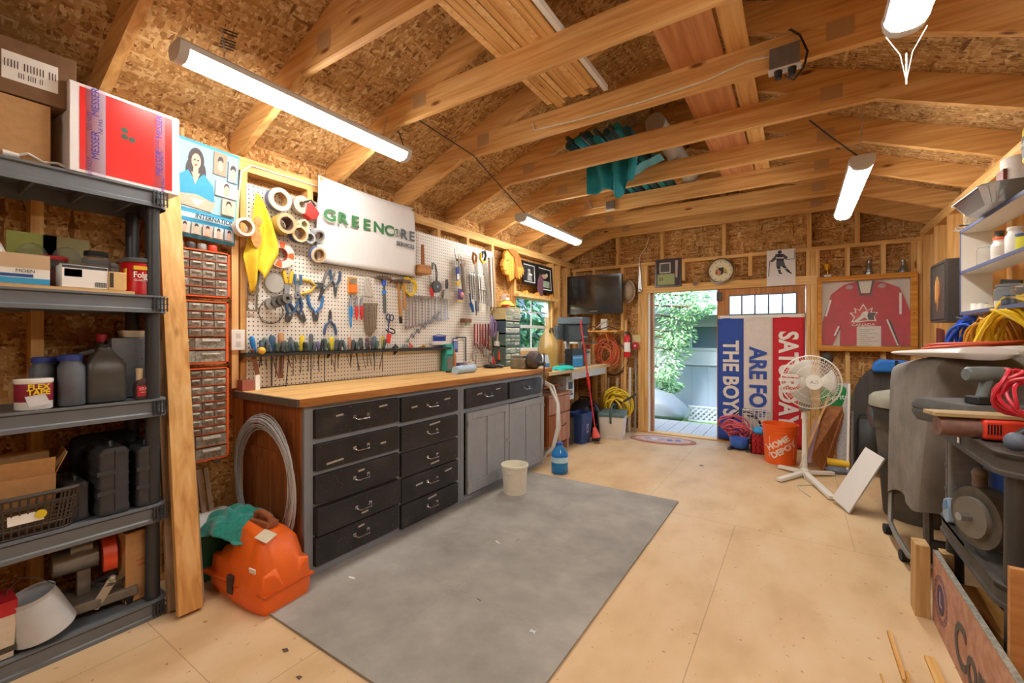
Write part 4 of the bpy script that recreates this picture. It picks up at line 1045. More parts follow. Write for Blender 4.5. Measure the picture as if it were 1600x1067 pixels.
# --- yellow flag
t = TT('yellow_flag', 'yellow cloth flag with a faded red crest hanging at the pegboard corner', 'flag', 402, 302, 0, .05)
def ff_(i, j):
    z_ = -.50 * (1 - j); k = (1 - j)
    a = (i - .5)
    wdt = .015 + .115 * min(1, k * 1.5) - (.085 * max(0, k - .65) / .35)
    return (a * 2 * wdt * .75 - .0 * k + .03 * math.sin(k * 3), .02 * math.sin(i * 11 + k * 2) * min(1, k * 2), z_ + (.07 * (a + .1)) * k - .05 * math.cos(i * 6) * k * k)
MB().sheet(ff_, 26, 24).build('cloth', mat('yellow_cloth', '#e9c62c', .7, noise=.08), t, solid=.002)
q_ = MB().prism(ell(.0, 0, .03, .07, 16, .1), -.0263, -.0225).build('printed_crest', mat('crest', '#d88a4a', .7, noise=.3, nscale=60), t)
q_.location = (-.02, 0, -.25)
q_ = MB().prism(ell(.012, .0, .026, .026, 12), -.0263, -.0225).build('printed_crest', 'crest', t); q_.location = (-.02, 0, -.165)
# --- tapes
tape('large cream masking tape roll, highest on the pegboard', 430, 314, .068, .04, .06, '#dccdb2', ang=0, side='#5c6c98')
tape('brown packing tape roll in the middle of the tape cluster', 437, 352, .06, .038, .08, '#b59a6a', '#7a5a50', side='#c9a94a')
tape('cream tape roll partly hidden behind the yellow flag', 377, 356, .05, .034, .05, '#e0d8c8', off=.05)
tape('masking tape roll with blue print below the packing tape', 461, 367, .052, .036, .06, '#cdb890', side='#4a5a9a')
tape('orange and white electrical tape spool', 437, 398, .082, .036, .02, '#d9d2c6', '#a83a22', side='#d9662a')
t = bpy.data.objects['tape_roll.004']
if 1:
    for a in (-.3, 1.2, 2.4, 4.2): MB().ring((0, 0), .042, .078, -.0215, -.0205, 10, a, a + .55).build('printed_band', mat('tape_orange', '#e0622a', .5), t)
tape('silver foil tape roll above the pegboard clamps', 478, 373, .036, .024, .05, '#a9adb0', '#8f8f8c')
tape('grey duct tape roll beside the silver foil tape', 493, 366, .04, .026, .045, '#9fa3a8', '#84756a', tilt=.4)
tape('masking tape roll at the lower right of the tape cluster', 492, 396, .05, .034, .05, '#d4c8ae', side='#5c6a9a', tilt=.3)
tape('clear tape roll between the masking tapes', 470, 352, .032, .02, .04, '#d8cfa8', '#c0b48a')
t = TT('tape_gun', 'red plastic tape gun with a roll at the banner edge', 'tape gun', 482, 330, .25, .04)
MB().prism([(-.03, -.04), (.02, -.055), (.05, -.03), (.06, .01), (.03, .03), (-.01, .05), (-.035, .03)], -.03, .02).build('body', '#d92a20|.4', t, bevel=.004)
MB().m('#b8a898').ring((-.06, .01), .02, .055, -.025, .015, 24).build('roll', None, t); MB().tube([(-.055, -.03, .03), (-.02, -.035, .06), (.02, -.03, .04)], .006, 6).build('arm', 'dark_steel', t)
# --- small left tools
def lvl():
    t = TT('try_square', 'tall bronze carpenter gauge with a round dial at the pegboard edge', 'gauge', 395, 446, .04)
    b = MB().m(mat('bronze', '#877a68', .45, .6, noise=.1)); b.box(-.03, -.01, .0, .03, 0, .09).ring((0, -.025), .014, .032, -.014, 0, 24).box(-.03, -.008, -.14, -.023, 0, .0).box(.02, -.008, -.14, .028, 0, 0).box(-.03, -.008, -.15, .028, 0, -.14)
    b.build('body', None, t); MB().cyl((0, -.016, -.025), (0, -.002, -.025), .012).build('dial', 'brass', t)
lvl()
t = TT('saw_blade', 'round clear plastic disc hung beside the yellow flag', 'disc', 429, 442, 0); MB().cyl((0, -.004, 0), (0, -.001, 0), .058, n=32).build('disc', mat('disc', '#b9b4aa', .3, alpha=.75), t); MB().ring((0, 0), .055, .06, -.005, 0, 32).build('rim', '#8e8a82', t)
t = TT('wire_brush_rolls', 'stack of dark rubber sanding drums on a wire loop', 'rolls', 428, 470, 0)
for k in range(4): MB().m(['#8b8780', '#5d5a56', '#4a4846', '#6d6a66'][k]).ring((-.035 + k * .024, -.02 + k * .011), .012, .036 - k * .002, -.05 - k * .012, -.02 - k * .012, 24).build('drum', None, t)
coil('wire_loop', 'loop of thin black wire hanging below the sanding drums', 'wire', tuple(pp(424, 487)), 'dark_steel', .07, 2, .0018, rot=(0, 0, H90), thick=.006)
t = TT('putty_knife', 'yellow handled cutting tool with a flat grey blade', 'scraper', 449, 443, 0)
for s in (-1, 1): MB().prism([(s * .002, .0), (s * .022, .0), (s * .036, .07), (s * .024, .085), (s * .012, .06)], -.014, 0).build('handle', '#eab51c|.4', t, bevel=.003)
MB().prism([(-.02, 0), (.018, 0), (.004, -.12), (-.022, -.13)], -.004, 0).build('blade', 'steel', t)
t = TT('aviation_snips', 'blue handled snips with hooked jaws at the top of the pliers row', 'snips', 464, 450, 0)
for s in (-1, 1): MB().tube([(s * .014, -.01, .02), (s * .02, -.01, .055), (s * .018, -.01, .085)], .009, 8).build('handle', '#3a6488', t)
MB().m('steel').ring((0, -.045), .008, .02, -.008, 0, 16).box(-.012, -.008, -.03, .012, 0, .02).build('jaw', None, t)
pliers('yellow and black long handled pliers hung sideways', 494, 446, .2, '#c9a83a', ang=-1.75, opn=.35, nose='wide')
pliers('large grey adjustable pliers hung at a slant', 506, 450, .22, '#6d6d68', ang=.45, opn=.1)
pliers('small blue long-nose pliers beside the grey adjustable pliers', 524, 447, .18, '#39506c', opn=.3)
pliers('blue handled linesman pliers leaning to the left, lower row', 452, 492, .17, '#3b5b7e', ang=.25, opn=.3, nose='wide')
pliers('blue handled channel pliers leaning to the right, lower row', 470, 490, .22, '#34507a', ang=-.45, opn=.25, nose='wide')
pliers('bright blue handled pliers hanging straight', 493, 490, .20, '#2f6fb0', opn=.45, nose='wide')
pliers('small pliers standing upside down with dark blue handles', 516, 500, .17, '#3f5a84', ang=PI, opn=.45)
t = TT('hardware_pack', 'blister pack with an orange card hung under the banner', 'package', 550, 447, 0); MB().box(-.035, -.004, -.055, .035, 0, .065).build('backing_card', '#d8a24a', t); MB().box(-.03, -.02, -.045, .03, -.004, .012).build('blister', '#f07a28', t); MB().box(-.028, -.018, .015, .028, -.004, .055).build('blister', mat('clearbrown', '#9c8468', .4, noise=.4), t)
t = TT('plastic_bag', 'clear plastic bag of hooks hung right of the orange pack', 'bag', 572, 447, 0); MB().sheet(lambda i, j: ((i - .5) * .10 * (.35 + .65 * (1 - j)), -.01 - .012 * abs(math.sin(i * 7 + j * 5)), .07 - .15 * (1 - j)), 14, 12).build('bag', mat('baggy', '#cfc9c0', .25, alpha=.55), t, solid=.001); MB().tube([(0, -.01, .06), (.01, -.012, 0), (.02, -.012, -.03), (-.01, -.012, -.05)], .004, 6).build('contents', '#a89a84', t)
for k, (u, c, l) in enumerate(((547, '#2a8ad0', 'bright blue'), (556, '#d8343a', 'left red'), (564, '#c62c30', 'right red'))):
    t = TT('nippers', '%s gripped straight nippers hanging in a bunch of three' % l, 'nippers', u, 478 + (k == 0) * 0, 0, .012 + .006 * k)
    MB().tube([(-.004, -.01, .0), (-.006, -.01, -.05), (0, -.01, -.10 - (k == 0) * .05)], [.008, .009, .006], 8).build('grip', c, t); MB().tube([(.006, -.008, .0), (.01, -.008, -.04), (.005, -.008, -.08)], .006, 8).build('grip', c, t)
    MB().prism([(-.012, 0), (.012, 0), (.01, .03), (.016, .06), (.006, .07), (-.008, .045)], -.008, 0).build('jaw', 'steel', t)
for k in range(8):
    t = TT('spanner', 'worn bronze coloured spanner hanging in a bunch on one hook', 'spanner', 568 + k * 2.9, 477, (k - 4) * .02, .012 + .003 * (k % 3), 'worn spanners bunched on one hook')
    L = .22 - .012 * abs(k - 3)
    MB().m(mat('old_steel', '#8c7a66', .45, .5, noise=.2)).prism([(-.004, 0), (.004, 0), (.0045, -L), (-.0045, -L)], -.004, 0).ring((0, .006), .005, .011, -.005, 0, 12).ring((0, -L), .005, .010, -.005, 0, 12).build('body', None, t)
def hammer(label, u, v, L, hc, headc='rust', ang=0, claw=True, off=.02, grip=None, s=1):
    t = TT('hammer', label, 'hammer', u, v, ang, off)
    MB().tube([(0, 0, .0), (0, 0, -L * .3), (0, 0, -L * .7), (0, 0, -L)], [.010 * s, .009 * s, .013 * s, .011 * s], 8).build('handle', hc, t)
    if grip: MB().tube([(0, 0, -L * .6), (0, 0, -L * 1.01)], .0155 * s, 8).build('grip', grip, t)
    b = MB().m(headc).cyl((.02, 0, .008), (.062 * s, 0, .008), .013 * s, .015 * s, 12).box(-.02, -.012, -.006, .024, .012, .022)
    if claw: b.prism([(-.018, .022), (-.05, .02), (-.085, -.008), (-.07, .0), (-.045, .002), (-.018, -.004)], -.011, .011)
    else: b.cyl((-.02, 0, .008), (-.055, 0, .008), .013, .012, 12)
    b.build('head', None, t); return t
hammer('claw hammer with a blue and grey shaft and a wide head', 600, 436, .26, '#55585a', ang=-.03)
t = bpy.data.objects['hammer']; MB().tube([(0, 0, -.01), (0, 0, -.05)], .0145, 8).build('sleeve', '#2c58c0', t); MB().tube([(0, 0, -.085), (0, 0, -.11)], .015, 8).build('sleeve', '#2a78d8', t)
hammer('claw hammer with a long tan wooden handle and black tip', 622, 441, .32, wood('tan_handle', 'z', '#b98850', '#99683a', '#cda06a', knots=False), ang=-.09)
MB().tube([(0, 0, -.27), (0, 0, -.325)], .013, 8).build('tip', 'black', bpy.data.objects['hammer.001'])
hammer('shorter ball hammer with a brown wooden handle behind the tan one', 631, 441, .22, 'tan_handle', ang=-.03, claw=False, off=.035)
t = TT('scissors', 'dark blue handled scissors hanging behind the hammer', 'scissors', 607, 506, .12)
for s in (-1, 1): MB().tube([(s * .018 + .017 * math.cos(a), -.01, .05 + .024 * math.sin(a)) for a in [2 * PI * k / 14 for k in range(14)]], .0045, 6, closed=True).build('finger_loop', '#26335e', t)
for s in (-1, 1): MB().prism([(s * .004, .03), (-s * .006, .03), (-s * .002, -.09), (s * .001, -.09)], -.008 if s > 0 else -.004, -.004 if s > 0 else 0).build('blade', '#2c3a78|.3|.3', t)
t = TT('pipe_wrench', 'red painted pipe cutter with black ends by the tool rail', 'pipe cutter', 606, 528, .2, .05); MB().cyl((0, -.01, -.04), (0, -.01, .03), .017).build('handle', '#d22c22', t); MB().tube([(-.04, -.01, .055), (.03, -.01, .04), (.05, -.01, .05), (.045, -.01, .07), (-.0, -.01, .075)], .006, 6).build('frame', 'black', t)
# --- yellow coil, wooden mallet
coil('rope_coil', 'small coil of yellow cord hung near the banner corner', 'cord', tuple(pp(641, 448, .03)), '#e6c63a', .062, 7, .0045, rot=(0, 0, H90), thick=.02, wob=.2)
t = TT('wooden_mallet', 'square wooden mallet hung with its handle up beside the banner', 'mallet', 661, 422, -.03, .05)
MB().tube([(0, 0, .02), (.0, 0, .1), (0, 0, .21)], [.016, .0145, .013], 10).build('handle', wood('mallet_h', 'z', '#9c6238', '#7c4826', '#b27848', knots=False), t); MB().box(-.062, -.04, -.035, .062, .04, .04).build('head', wood('mallet_w', 'x', '#b07a48', '#8f5c30', '#c4905c', knots=False), t, bevel=.008)
t = TT('screwdriver', 'red gripped screwdriver hanging point up right of the mallet', 'screwdriver', 673, 455, -.25); MB().tube([(0, -.01, -.05), (0, -.01, -.03), (0, -.01, .02), (0, -.01, .03)], [.009, .013, .012, .007], 8).build('grip', '#d02a26', t); MB().cyl((0, -.01, .03), (-.0, -.01, .13), .003, n=6).build('shaft', 'steel', t)
t = TT('round_paint_lid', 'round black pad with a looped cable hanging above it', 'pad', 681, 448, 0, .02); MB().cyl((0, -.018, 0), (0, 0, 0), .052, n=28).build('pad', '#43474a', t); MB().cyl((0, -.021, 0), (0, -.018, 0), .014, n=16).build('hub', 'steel', t)
for k in range(3): MB().tube([(-.01 + .008 * k, -.01, .04), (-.015 + .01 * k, -.012, .12), (-.03 + .006 * k, -.015, .19), (-.06 + .01 * k, -.01, .2), (-.07 + .01 * k, -.01, .14)], .003, 5).build('cable', '#3a3e40', t)
t = TT('scraper', 'wide triangular grey scraper with a dark ribbed handle', 'scraper', 698, 458, 0, .02); MB().prism([(-.05, -.055), (.05, -.055), (.034, .02), (.01, .045), (-.015, .045), (-.038, .015)], -.008, 0).build('blade', '#a9a39a', t); MB().tube([(-.01, -.01, .04), (-.012, -.01, .08), (-.01, -.01, .12)], [.012, .016, .012], 8).build('handle', 'dark_steel', t)
# --- chrome combination wrench row
for k in range(14):
    u = 634 + k * 5.0
    L = .25 - .006 * k
    t = TT('combination_wrench', 'chrome combination wrench hung in the long wrench row', 'wrench', u, 463 + .25 * k, 0, .012, 'chrome wrenches in a row under the yellow cord')
    b = MB().m('chrome'); wd = .006
    b.prism([(-wd, -.012), (wd, -.012), (wd * .8, -L), (-wd * .8, -L)], -.005, -.001).ring((0, 0), .007, .0145, -.008, 0, 14).ring((0, -L - .008), .006, .014, -.006, 0, 12, -PI / 2 + .6, PI * 1.5 - .6); b.build('body', None, t)
for k in range(6):
    t = TT('hex_key', 'short chrome stubby wrench in the slanting row above the tool rail', 'wrench', 640 + k * 8.6, 528 - k * 7, .7, .012, 'stubby wrenches in a slanting row')
    MB().m('steel').prism([(-.004, -.03), (.004, -.03), (.004, .03), (-.004, .03)], -.005, -.001).ring((0, .035), .005, .012, -.007, 0, 12).ring((0, -.035), .005, .011, -.007, 0, 12).build('body', None, t)
# --- hanging things at the right of the board
t = TT('hanging_scale', 'brown handled spring scale with a hook at the top right of the pegboard', 'scale', 716, 408, -.05, .04); MB().box(-.03, -.02, 0, .03, 0, .02).build('handle', '#9a6838', t); MB().cyl((0, -.01, -.14), (0, -.01, 0), .016).build('tube', 'steel', t); MB().tube([(0, -.01, .02), (-.01, -.01, .05), (.01, -.01, .06)], .003, 5).build('hook', 'dark_steel', t); MB().tube([(-.03, -.01, -.03), (-.055, -.01, .06), (-.06, -.01, .11)], .003, 5).build('lever', 'dark_steel', t)
t = TT('caulking_gun', 'long grey caulking gun with brown end hanging at a slant', 'caulking gun', 724, 437, -.18, .06); MB().cyl((0, 0, -.14), (0, 0, .12), .024, n=16).build('tube', '#8f877a', t); MB().box(-.026, -.02, .12, .028, .02, .15).build('frame', '#7d6548', t); MB().cyl((0, 0, .15), (0, 0, .22), .004, n=6).build('rod', 'steel', t)
t = TT('spray_gun', 'white and blue spray trigger with a yellow nozzle on the pegboard', 'spray trigger', 714, 425, 0, .045); MB().prism([(-.02, .04), (.02, .045), (.01, -.0), (.02, -.07), (-.005, -.08), (-.02, -.02)], -.015, 0).build('trigger', '#2b3e8a', t); MB().box(-.016, -.02, -.07, .01, -.015, -.02).build('panel', 'white', t); MB().box(-.02, -.02, -.12, .02, 0, -.085).build('nozzle', '#d9b92c', t)
t = TT('blister_package', 'purple and pink hardware pack hung under the spray trigger', 'package', 719, 460, .08, .05); MB().box(-.035, -.01, -.055, .035, 0, .05).build('backing_card', '#5b4a80', t); MB().m('#c98a9a').sph((.008, -.015, -.005), (.024, .014, .028), 12, 8).build('blister', None, t); MB().box(-.037, -.012, -.062, .037, .001, -.052).build('edge_strip', '#d9b92c', t)
t = TT('grease_gun', 'blue gripped tool hanging below the spray trigger', 'hand tool', 737, 478, -.2, .06); MB().tube([(-.01, 0, .12), (-.008, 0, .03)], .007, 8).build('shaft', '#2c4a80', t); MB().tube([(-.012, 0, .03), (0, 0, .0), (.012, 0, -.06)], [.016, .018, .01], 10).build('grip', '#2a66b0', t)
t = TT('utility_handle', 'second narrow blue gripped tool beside the first', 'hand tool', 744, 480, -.05, .06); MB().tube([(0, 0, .06), (.0, 0, .0), (.002, 0, -.04)], [.008, .011, .008], 8).build('grip', '#3c74b4', t); MB().cyl((0, 0, -.08), (.002, 0, -.04), .004, n=6).build('shaft', 'dark_steel', t)
for k in range(6):
    t = TT('c_clamp', 'silver bent clamp bar hung in a row of identical clamps', 'clamp', 735 + k * 3.4, 428 + k * .3, 0, .02 + .02 * k, 'silver clamp bars hung in a row')
    MB().m('steel').tube([(-.02, 0, -.02), (0, 0, .01), (.025, 0, .018), (.045, 0, .012)], .006, 6).tube([(-.018, 0, -.02), (-.012, 0, -.1), (0, 0, -.2), (.004, 0, -.24)], .0065, 6).build('bar', None, t)
t = TT('handsaw', 'handsaw with a yellow and black handle hung handle up', 'saw', 755, 402, -.12, .12)
MB().m('#ecc21e').tube([(-.035, 0, .04), (-.045, 0, -.02), (-.015, 0, -.055), (.025, 0, -.04), (.045, 0, .02)], .012, 8).build('grip_yellow', None, t); MB().m('#2c2826').tube([(-.02, 0, .0), (.0, 0, .05), (.03, 0, .06), (.045, 0, .02), (.02, 0, -.03)], .013, 8).build('grip_black', None, t)
MB().prism([(-.03, -.05), (.05, -.03), (.085, -.48), (.03, -.48)], -.001, .001).build('blade', mat('sawblade', '#a49c90', .35, .6, noise=.15), t)
t = TT('handsaw', 'handsaw with a brown wooden handle hung behind the yellow one', 'saw', 742, 404, -.03, .10)
MB().m('mallet_w').tube([(-.02, 0, .05), (-.03, 0, .0), (-.01, 0, -.045), (.02, 0, -.03), (.025, 0, .03)], .013, 8, closed=True).build('grip', None, t); MB().prism([(-.01, -.04), (.04, -.03), (.05, -.5), (.02, -.5)], -.001, .001).build('blade', 'sawblade', t)
for k, (u, l) in enumerate(((764, 'dark rusty handsaw blade hanging next to the plywood edge'), (770, 'long straight wooden level hanging at the right end of the pegboard'))):
    t = TT('handsaw' if k == 0 else 'wooden_level', l, 'saw' if k == 0 else 'level', u, 410, -.02, .05)
    MB().prism([(-.02, .05), (.02, .05), (.045, -.45), (-.0 + .01, -.5)], -.008 * (k + .2), 0).build('blade' if k == 0 else 'body', mat('rusty', '#6a4a34', .6, .3, noise=.3) if k == 0 else '#a98a68', t)
t = TT('tag_strip', 'white plastic bottle label tag hanging among the saws', 'tag', 755, 480, 0, .12); MB().box(-.035, -.004, -.04, .035, 0, .03).build('tag', '#d8d2c4', t)
# --- lower right tools
t = TT('hand_plane', 'brown block plane hung on the lower right of the pegboard', 'plane', 728, 501, 0, .05); MB().box(-.05, -.03, -.018, .05, .03, .022).build('body', '#7a5238', t, bevel=.005); MB().box(-.02, -.032, -.045, .03, .0, -.018).build('blade', '#8f9a78', t)
for k in range(6):
    t = TT('bar_clamp', 'red painted bar clamp hung in a bunch beside the purple rope', 'clamp', 741 + k * 4.3, 512, 0, .02 + .018 * (k % 3), 'red bar clamps bunched on the lower pegboard')
    L = .17 + .02 * (k % 3)
    MB().m(mat('clamp_red', '#9c2e28', .5, noise=.25)).box(-.006, -.008, -L, .006, 0, .04).build('bar', None, t)
    MB().m(mat('clamp_iron', '#7d6258', .5, .4, noise=.3)).tube([(0, -.01, -L), (.02, -.012, -L - .02), (.03, -.012, -L - .005), (.025, -.01, -L + .025)], .008, 6).build('jaw', None, t)
coil('purple_rope', 'purple and white rope bundle hanging at the end of the pegboard', 'rope', tuple(pp(771, 512, .10)), mat('rope_purple', '#8f7aa0', .8, noise=.4, nscale=150), .055, 7, .006, rot=(0, 0, H90 + .3), thick=.03, squash=1.6, wob=.3)
for k, (u, v, L, l) in enumerate(((702, 552, .11, 'left'), (729, 552, .14, 'right'))):
    pass
t = TT('framing_square', 'dark steel framing square hung on the lower pegboard', 'square', 726, 528, 0); MB().m('dark_steel').box(-.13, -.003, .0, .02, 0, .012).box(.005, -.003, -.22, .022, 0, .0).build('blade', None, t)
t = TT('blade_pack', 'dark blue pack of blades hung inside the framing square', 'package', 711, 537, 0, .016); MB().box(-.032, -.006, -.08, .032, 0, .05).build('backing_card', '#34427e', t); MB().box(-.026, -.009, -.05, .026, -.006, .02).build('printed_panel', '#7080b8', t); MB().box(-.03, -.008, .028, .03, -.006, .04).build('printed_panel', 'paper', t)
t = TT('screwdriver_rack', 'white rack holding a row of blue handled screwdrivers', 'rack', 684, 535, 0, .014); MB().box(-.08, -.035, -.022, .085, 0, .012).build('rack', '#d8d2c8', t, bevel=.003)
for k in range(9): MB().m('#27459c').cyl((-.072 + k * .018, -.02, .012), (-.072 + k * .018, -.02, .055), .0075, n=8).cyl((-.072 + k * .018, -.02, -.05), (-.072 + k * .018, -.02, .012), .0022, n=5).build('driver', None, t)
MB().tube([(-.085, -.02, .055), (-.02, -.03, .068), (.09, -.02, .058)], .004, 5).build('cable', '#27459c', t)
t = T('measuring_case', 'teal plastic case standing on the worktop against the pegboard', 'case', (LW + .055, LY(698, LW + .05), .915), H90); MB().box(-.05, -.03, 0, .05, .03, .24).build('body', '#2a8a80', t, bevel=.008); MB().box(-.035, -.035, .02, .035, -.03, .13).build('window', '#6d6e68', t); MB().box(-.04, -.036, .15, .04, -.03, .22).build('panel', '#35b0a4', t)
t = T('glue_bottle', 'slim brown bottle beside the teal case on the worktop', 'bottle', (LW + .045, LY(709, LW + .045), .915), H90); MB().lathe([(.02, 0), (.022, .005), (.022, .14), (.012, .16), (.01, .19)], n=14).build('body', '#b9784a', t)
for k, (u, c, l) in enumerate(((718, '#50527a', 'dark purple small box standing on the worktop beside the brown bottle'), (730, '#a9a4a8', 'grey small box standing on the worktop beside the purple one'))):
    carton('small_box', l, 'box', (LW + .07, LY(u, LW + .07), .915), H90, .06, .05, .065, c, [(-.02, .015, .02, .045, 'paper')])
hk = TT('caulking_gun', 'red caulking gun with a white tube at the right end of the pegboard', 'caulking gun', 781, 553, .1, .10); MB().cyl((0, 0, -.06), (0, 0, .06), .02).build('tube', '#e2452a', hk); MB().cyl((0, 0, .06), (0, 0, .12), .012, .006).build('nozzle', 'white', hk); MB().box(-.022, -.022, -.08, .022, .022, -.06).build('frame', 'dark_steel', hk)
# --- tool rail with screwdrivers
RZ0 = 1.125
t = T('tool_rail', 'long black slotted tool rail across the pegboard', 'tool rail', (PX, 2.06, RZ0), H90)
L = 1.72 / 2
MB().box(-L, -.085, 0, L, 0, .003).box(-L, -.085, -.018, L, -.082, .003).build('shelf_strip', mat('rail_black', '#3a3834', .5, .4, noise=.2), t)
for s in (-.99, -.35, .32, .99): MB().prism([(s * L - .0, 0)], 0, 0) if 0 else MB().prism([(0, .0), (0, -.05), (-.08, 0)], s * L - .002, s * L + .002, 'yz').build('bracket', 'rail_black', t)
cols = [('dark green', '#3f5449'), ('dark grey', '#474c50'), ('black', '#2a2a2c'), ('slate blue', '#4a6070')]
q = random.Random(11)
def driver(name, label, yy, xx, hc, hl, hr, sl, tilt, kind='round', tip='dark_steel', group=None, cat='screwdriver', lean=0):
    t = T(name, label, cat, (PX + .03 + xx, yy, RZ0 + .004), 0, group, (lean, tilt, H90))
    if kind == 'flat': MB().m(hc).box(-hr, -.007, 0, hr, .007, hl).build('handle', None, t, bevel=.004)
    else: MB().m(hc).lathe([(hr * .55, 0), (hr * .9, hl * .12), (hr * .75, hl * .25), (hr, hl * .5), (hr, hl * .85), (hr * .6, hl)], n=10).build('handle', None, t)
    if sl: MB().m(tip).cyl((0, 0, -sl), (0, 0, .004), .003 if kind == 'round' else .006, n=6).build('shaft', None, t)
    return t
special = [(398, 'bright blue', '#1f80c8', .095, .014, .13, .2), (408, None, '#2f3a38', .07, .011, .08, .02), (415, None, '#6c7a68', .085, .013, .09, .05), (425, 'wide slate blue', '#3a5a74', .10, .018, .2, 0),
           (440, 'wooden', '#c08a5a', .115, .017, .16, .05), (452, None, '#5c6468', .09, .012, .22, -.1), (458, None, '#7a8480', .07, .012, .15, 0), (471, 'clear yellow', '#e6c81c', .10, .014, .14, -.05), (486, None, '#5d6468', .11, .014, .19, 0),
           (497, 'purple', '#7a6aa0', .06, .011, .14, .05), (507, None, '#4e6268', .08, .015, .2, 0), (518, 'yellow and black striped', '#e2c820', .09, .014, .1, 0), (528, None, '#50646c', .07, .013, .12, 0),
           (547, 'orange brown wooden', '#c48a68', .09, .012, .12, .05), (555, None, '#55605c', .07, .014, .16, .25), (566, None, '#4a5450', .085, .014, .14, .2), (576, 'maroon', '#6a4448', .085, .014, .13, .2),
           (585, 'twin grey', '#5a6a74', .095, .016, .16, 0), (598, 'clear olive yellow', '#c2b040', .10, .012, .17, 0)]
for (u, nm, c, hl, hr, s_, tl) in special:
    lb = '%s handled screwdriver standing in the black tool rail' % nm if nm else None
    g = None
    if lb is None: lb = 'dark handled screwdriver standing in the black tool rail'; g = 'dark handled screwdrivers in the tool rail'
    driver('screwdriver', lb, LY(u, PX + .03), 0, c, hl, hr, s_, -tl, group=g)
# the first ones seen ahead: a row in front
for k in range(24):
    u = 408 + k * 8.3 + q.uniform(-2, 2)
    nm, c = cols[q.randrange(4)]
    hl = q.uniform(.05, .075)
    driver('screwdriver', 'dark handled screwdriver standing in the black tool rail', LY(u, PX + .06), .03, c, hl, q.uniform(.010, .014), q.uniform(.06, .2), q.uniform(-.3, .2), group='dark handled screwdrivers in the tool rail', tip=['dark_steel', 'steel', 'rusty'][k % 3], lean=q.uniform(-.15, .2))
driver('file', 'wide rust brown file hanging through the left of the tool rail', LY(395, PX + .05), .02, '#7a4a36', .02, .012, 0, -.2, cat='file'); MB().box(-.012, -.003, -.13, .012, 0, 0).build('blade', '#8a5a44|.5|.4', bpy.data.objects['file'])
driver('chisel', 'broad reddish chisel hanging under the tool rail', LY(441, PX + .05), .02, '#6a4430', .03, .014, 0, .08, cat='chisel'); MB().box(-.014, -.003, -.16, .014, 0, 0).build('blade', '#7a4a3a|.5|.4', bpy.data.objects['chisel'])
driver('long_bar', 'long dark steel bar reaching from the tool rail to the worktop', LY(424, PX + .05), .02, '#4a4a48', .02, .008, .20, 0, cat='bar')
MB().m('#e2b03a').sph((0, 0, 0), .021, 14, 10).build('ball_handle')
o = bpy.data.objects['ball_handle']; o.location = (PX + .085, LY(409, PX + .085), RZ0 + .015); tag(o, 'round amber ball handle resting on the left of the tool rail', 'handle')
for k, (u, c, l) in enumerate(((617, '#34383c', 'black hose clamp lying on the tool rail'), (632, '#8a8f90', 'steel fitting lying on the tool rail'), (641, '#c0503c', 'red and white small pliers lying on the tool rail'), (660, '#d8a040', 'amber bundle of drill bits lying on the tool rail'))):
    t = T('small_tool', l, 'tool', (PX + .05, LY(u, PX + .05), RZ0 + .003), H90)
    qq = random.Random(k)
    for i in range(4): MB().m(c).tube([(-.025 + qq.uniform(0, .03), qq.uniform(-.02, .02), .006), (.0, qq.uniform(-.02, .02), .03 * qq.random() + .012), (.025 * qq.random() + .01, qq.uniform(-.02, .02), .01)], .006, 6).build('piece', None, t)

# --- more hanging pieces at the crowded right end
for k, (u, v, c, l) in enumerate(((747, 543, '#8a8178', 'grey iron c clamp, upper one under the red bar clamps'), (757, 549, '#7a6a60', 'brownish iron c clamp beside the purple rope'), (741, 556, '#9a928a', 'grey iron c clamp, lowest left under the red bar clamps'), (766, 560, '#6f6660', 'dark iron c clamp near the drawer cabinet stack'))):
    t = TT('c_clamp', l, 'clamp', u, v, .2 * k - .3, .06)
    MB().m(c).tube([(.03, 0, .04), (-.02, 0, .045), (-.03, 0, 0), (-.02, 0, -.045), (.03, 0, -.04)], .008, 7).build('frame', None, t); MB().m('steel').cyl((.028, 0, -.07), (.028, 0, .02), .005, n=8).cyl((.012, 0, -.068), (.044, 0, -.068), .003, n=6).build('screw', None, t)
t = TT('white_brush', 'white bristled brush hanging beside the purple rope', 'brush', 777, 530, .1, .10); MB().box(-.03, -.012, -.07, .03, .012, -.02).build('bristles', '#d8d2c8', t); MB().tube([(0, 0, -.02), (0, 0, .08)], [.014, .009], 8).build('handle', '#b0a89c', t)
t = TT('red_snips', 'red handled snips hanging left of the drawer cabinet stack', 'snips', 771, 563, 0, .10)
for s in (-1, 1): MB().tube([(0, 0, .03), (s * .015, 0, 0), (s * .018, 0, -.08)], .008, 7).build('handle', '#d2452e', t)
MB().prism([(-.012, .03), (.012, .03), (.002, .09)], -.004, .004).build('blade', 'steel', t)
for k in range(7):
    t = TT('ring_spanner', 'grey spanner hung in front of the silver clamp bars', 'wrench', 741 + k * 3.6, 452 + k, (k - 3) * .03, .10 + .008 * (k % 2), 'grey spanners hung in front of the silver clamp bars')
    MB().m('sawblade').box(-.005, -.004, -.12, .005, 0, 0).ring((0, .008), .005, .012, -.005, 0, 12).build('body', None, t)
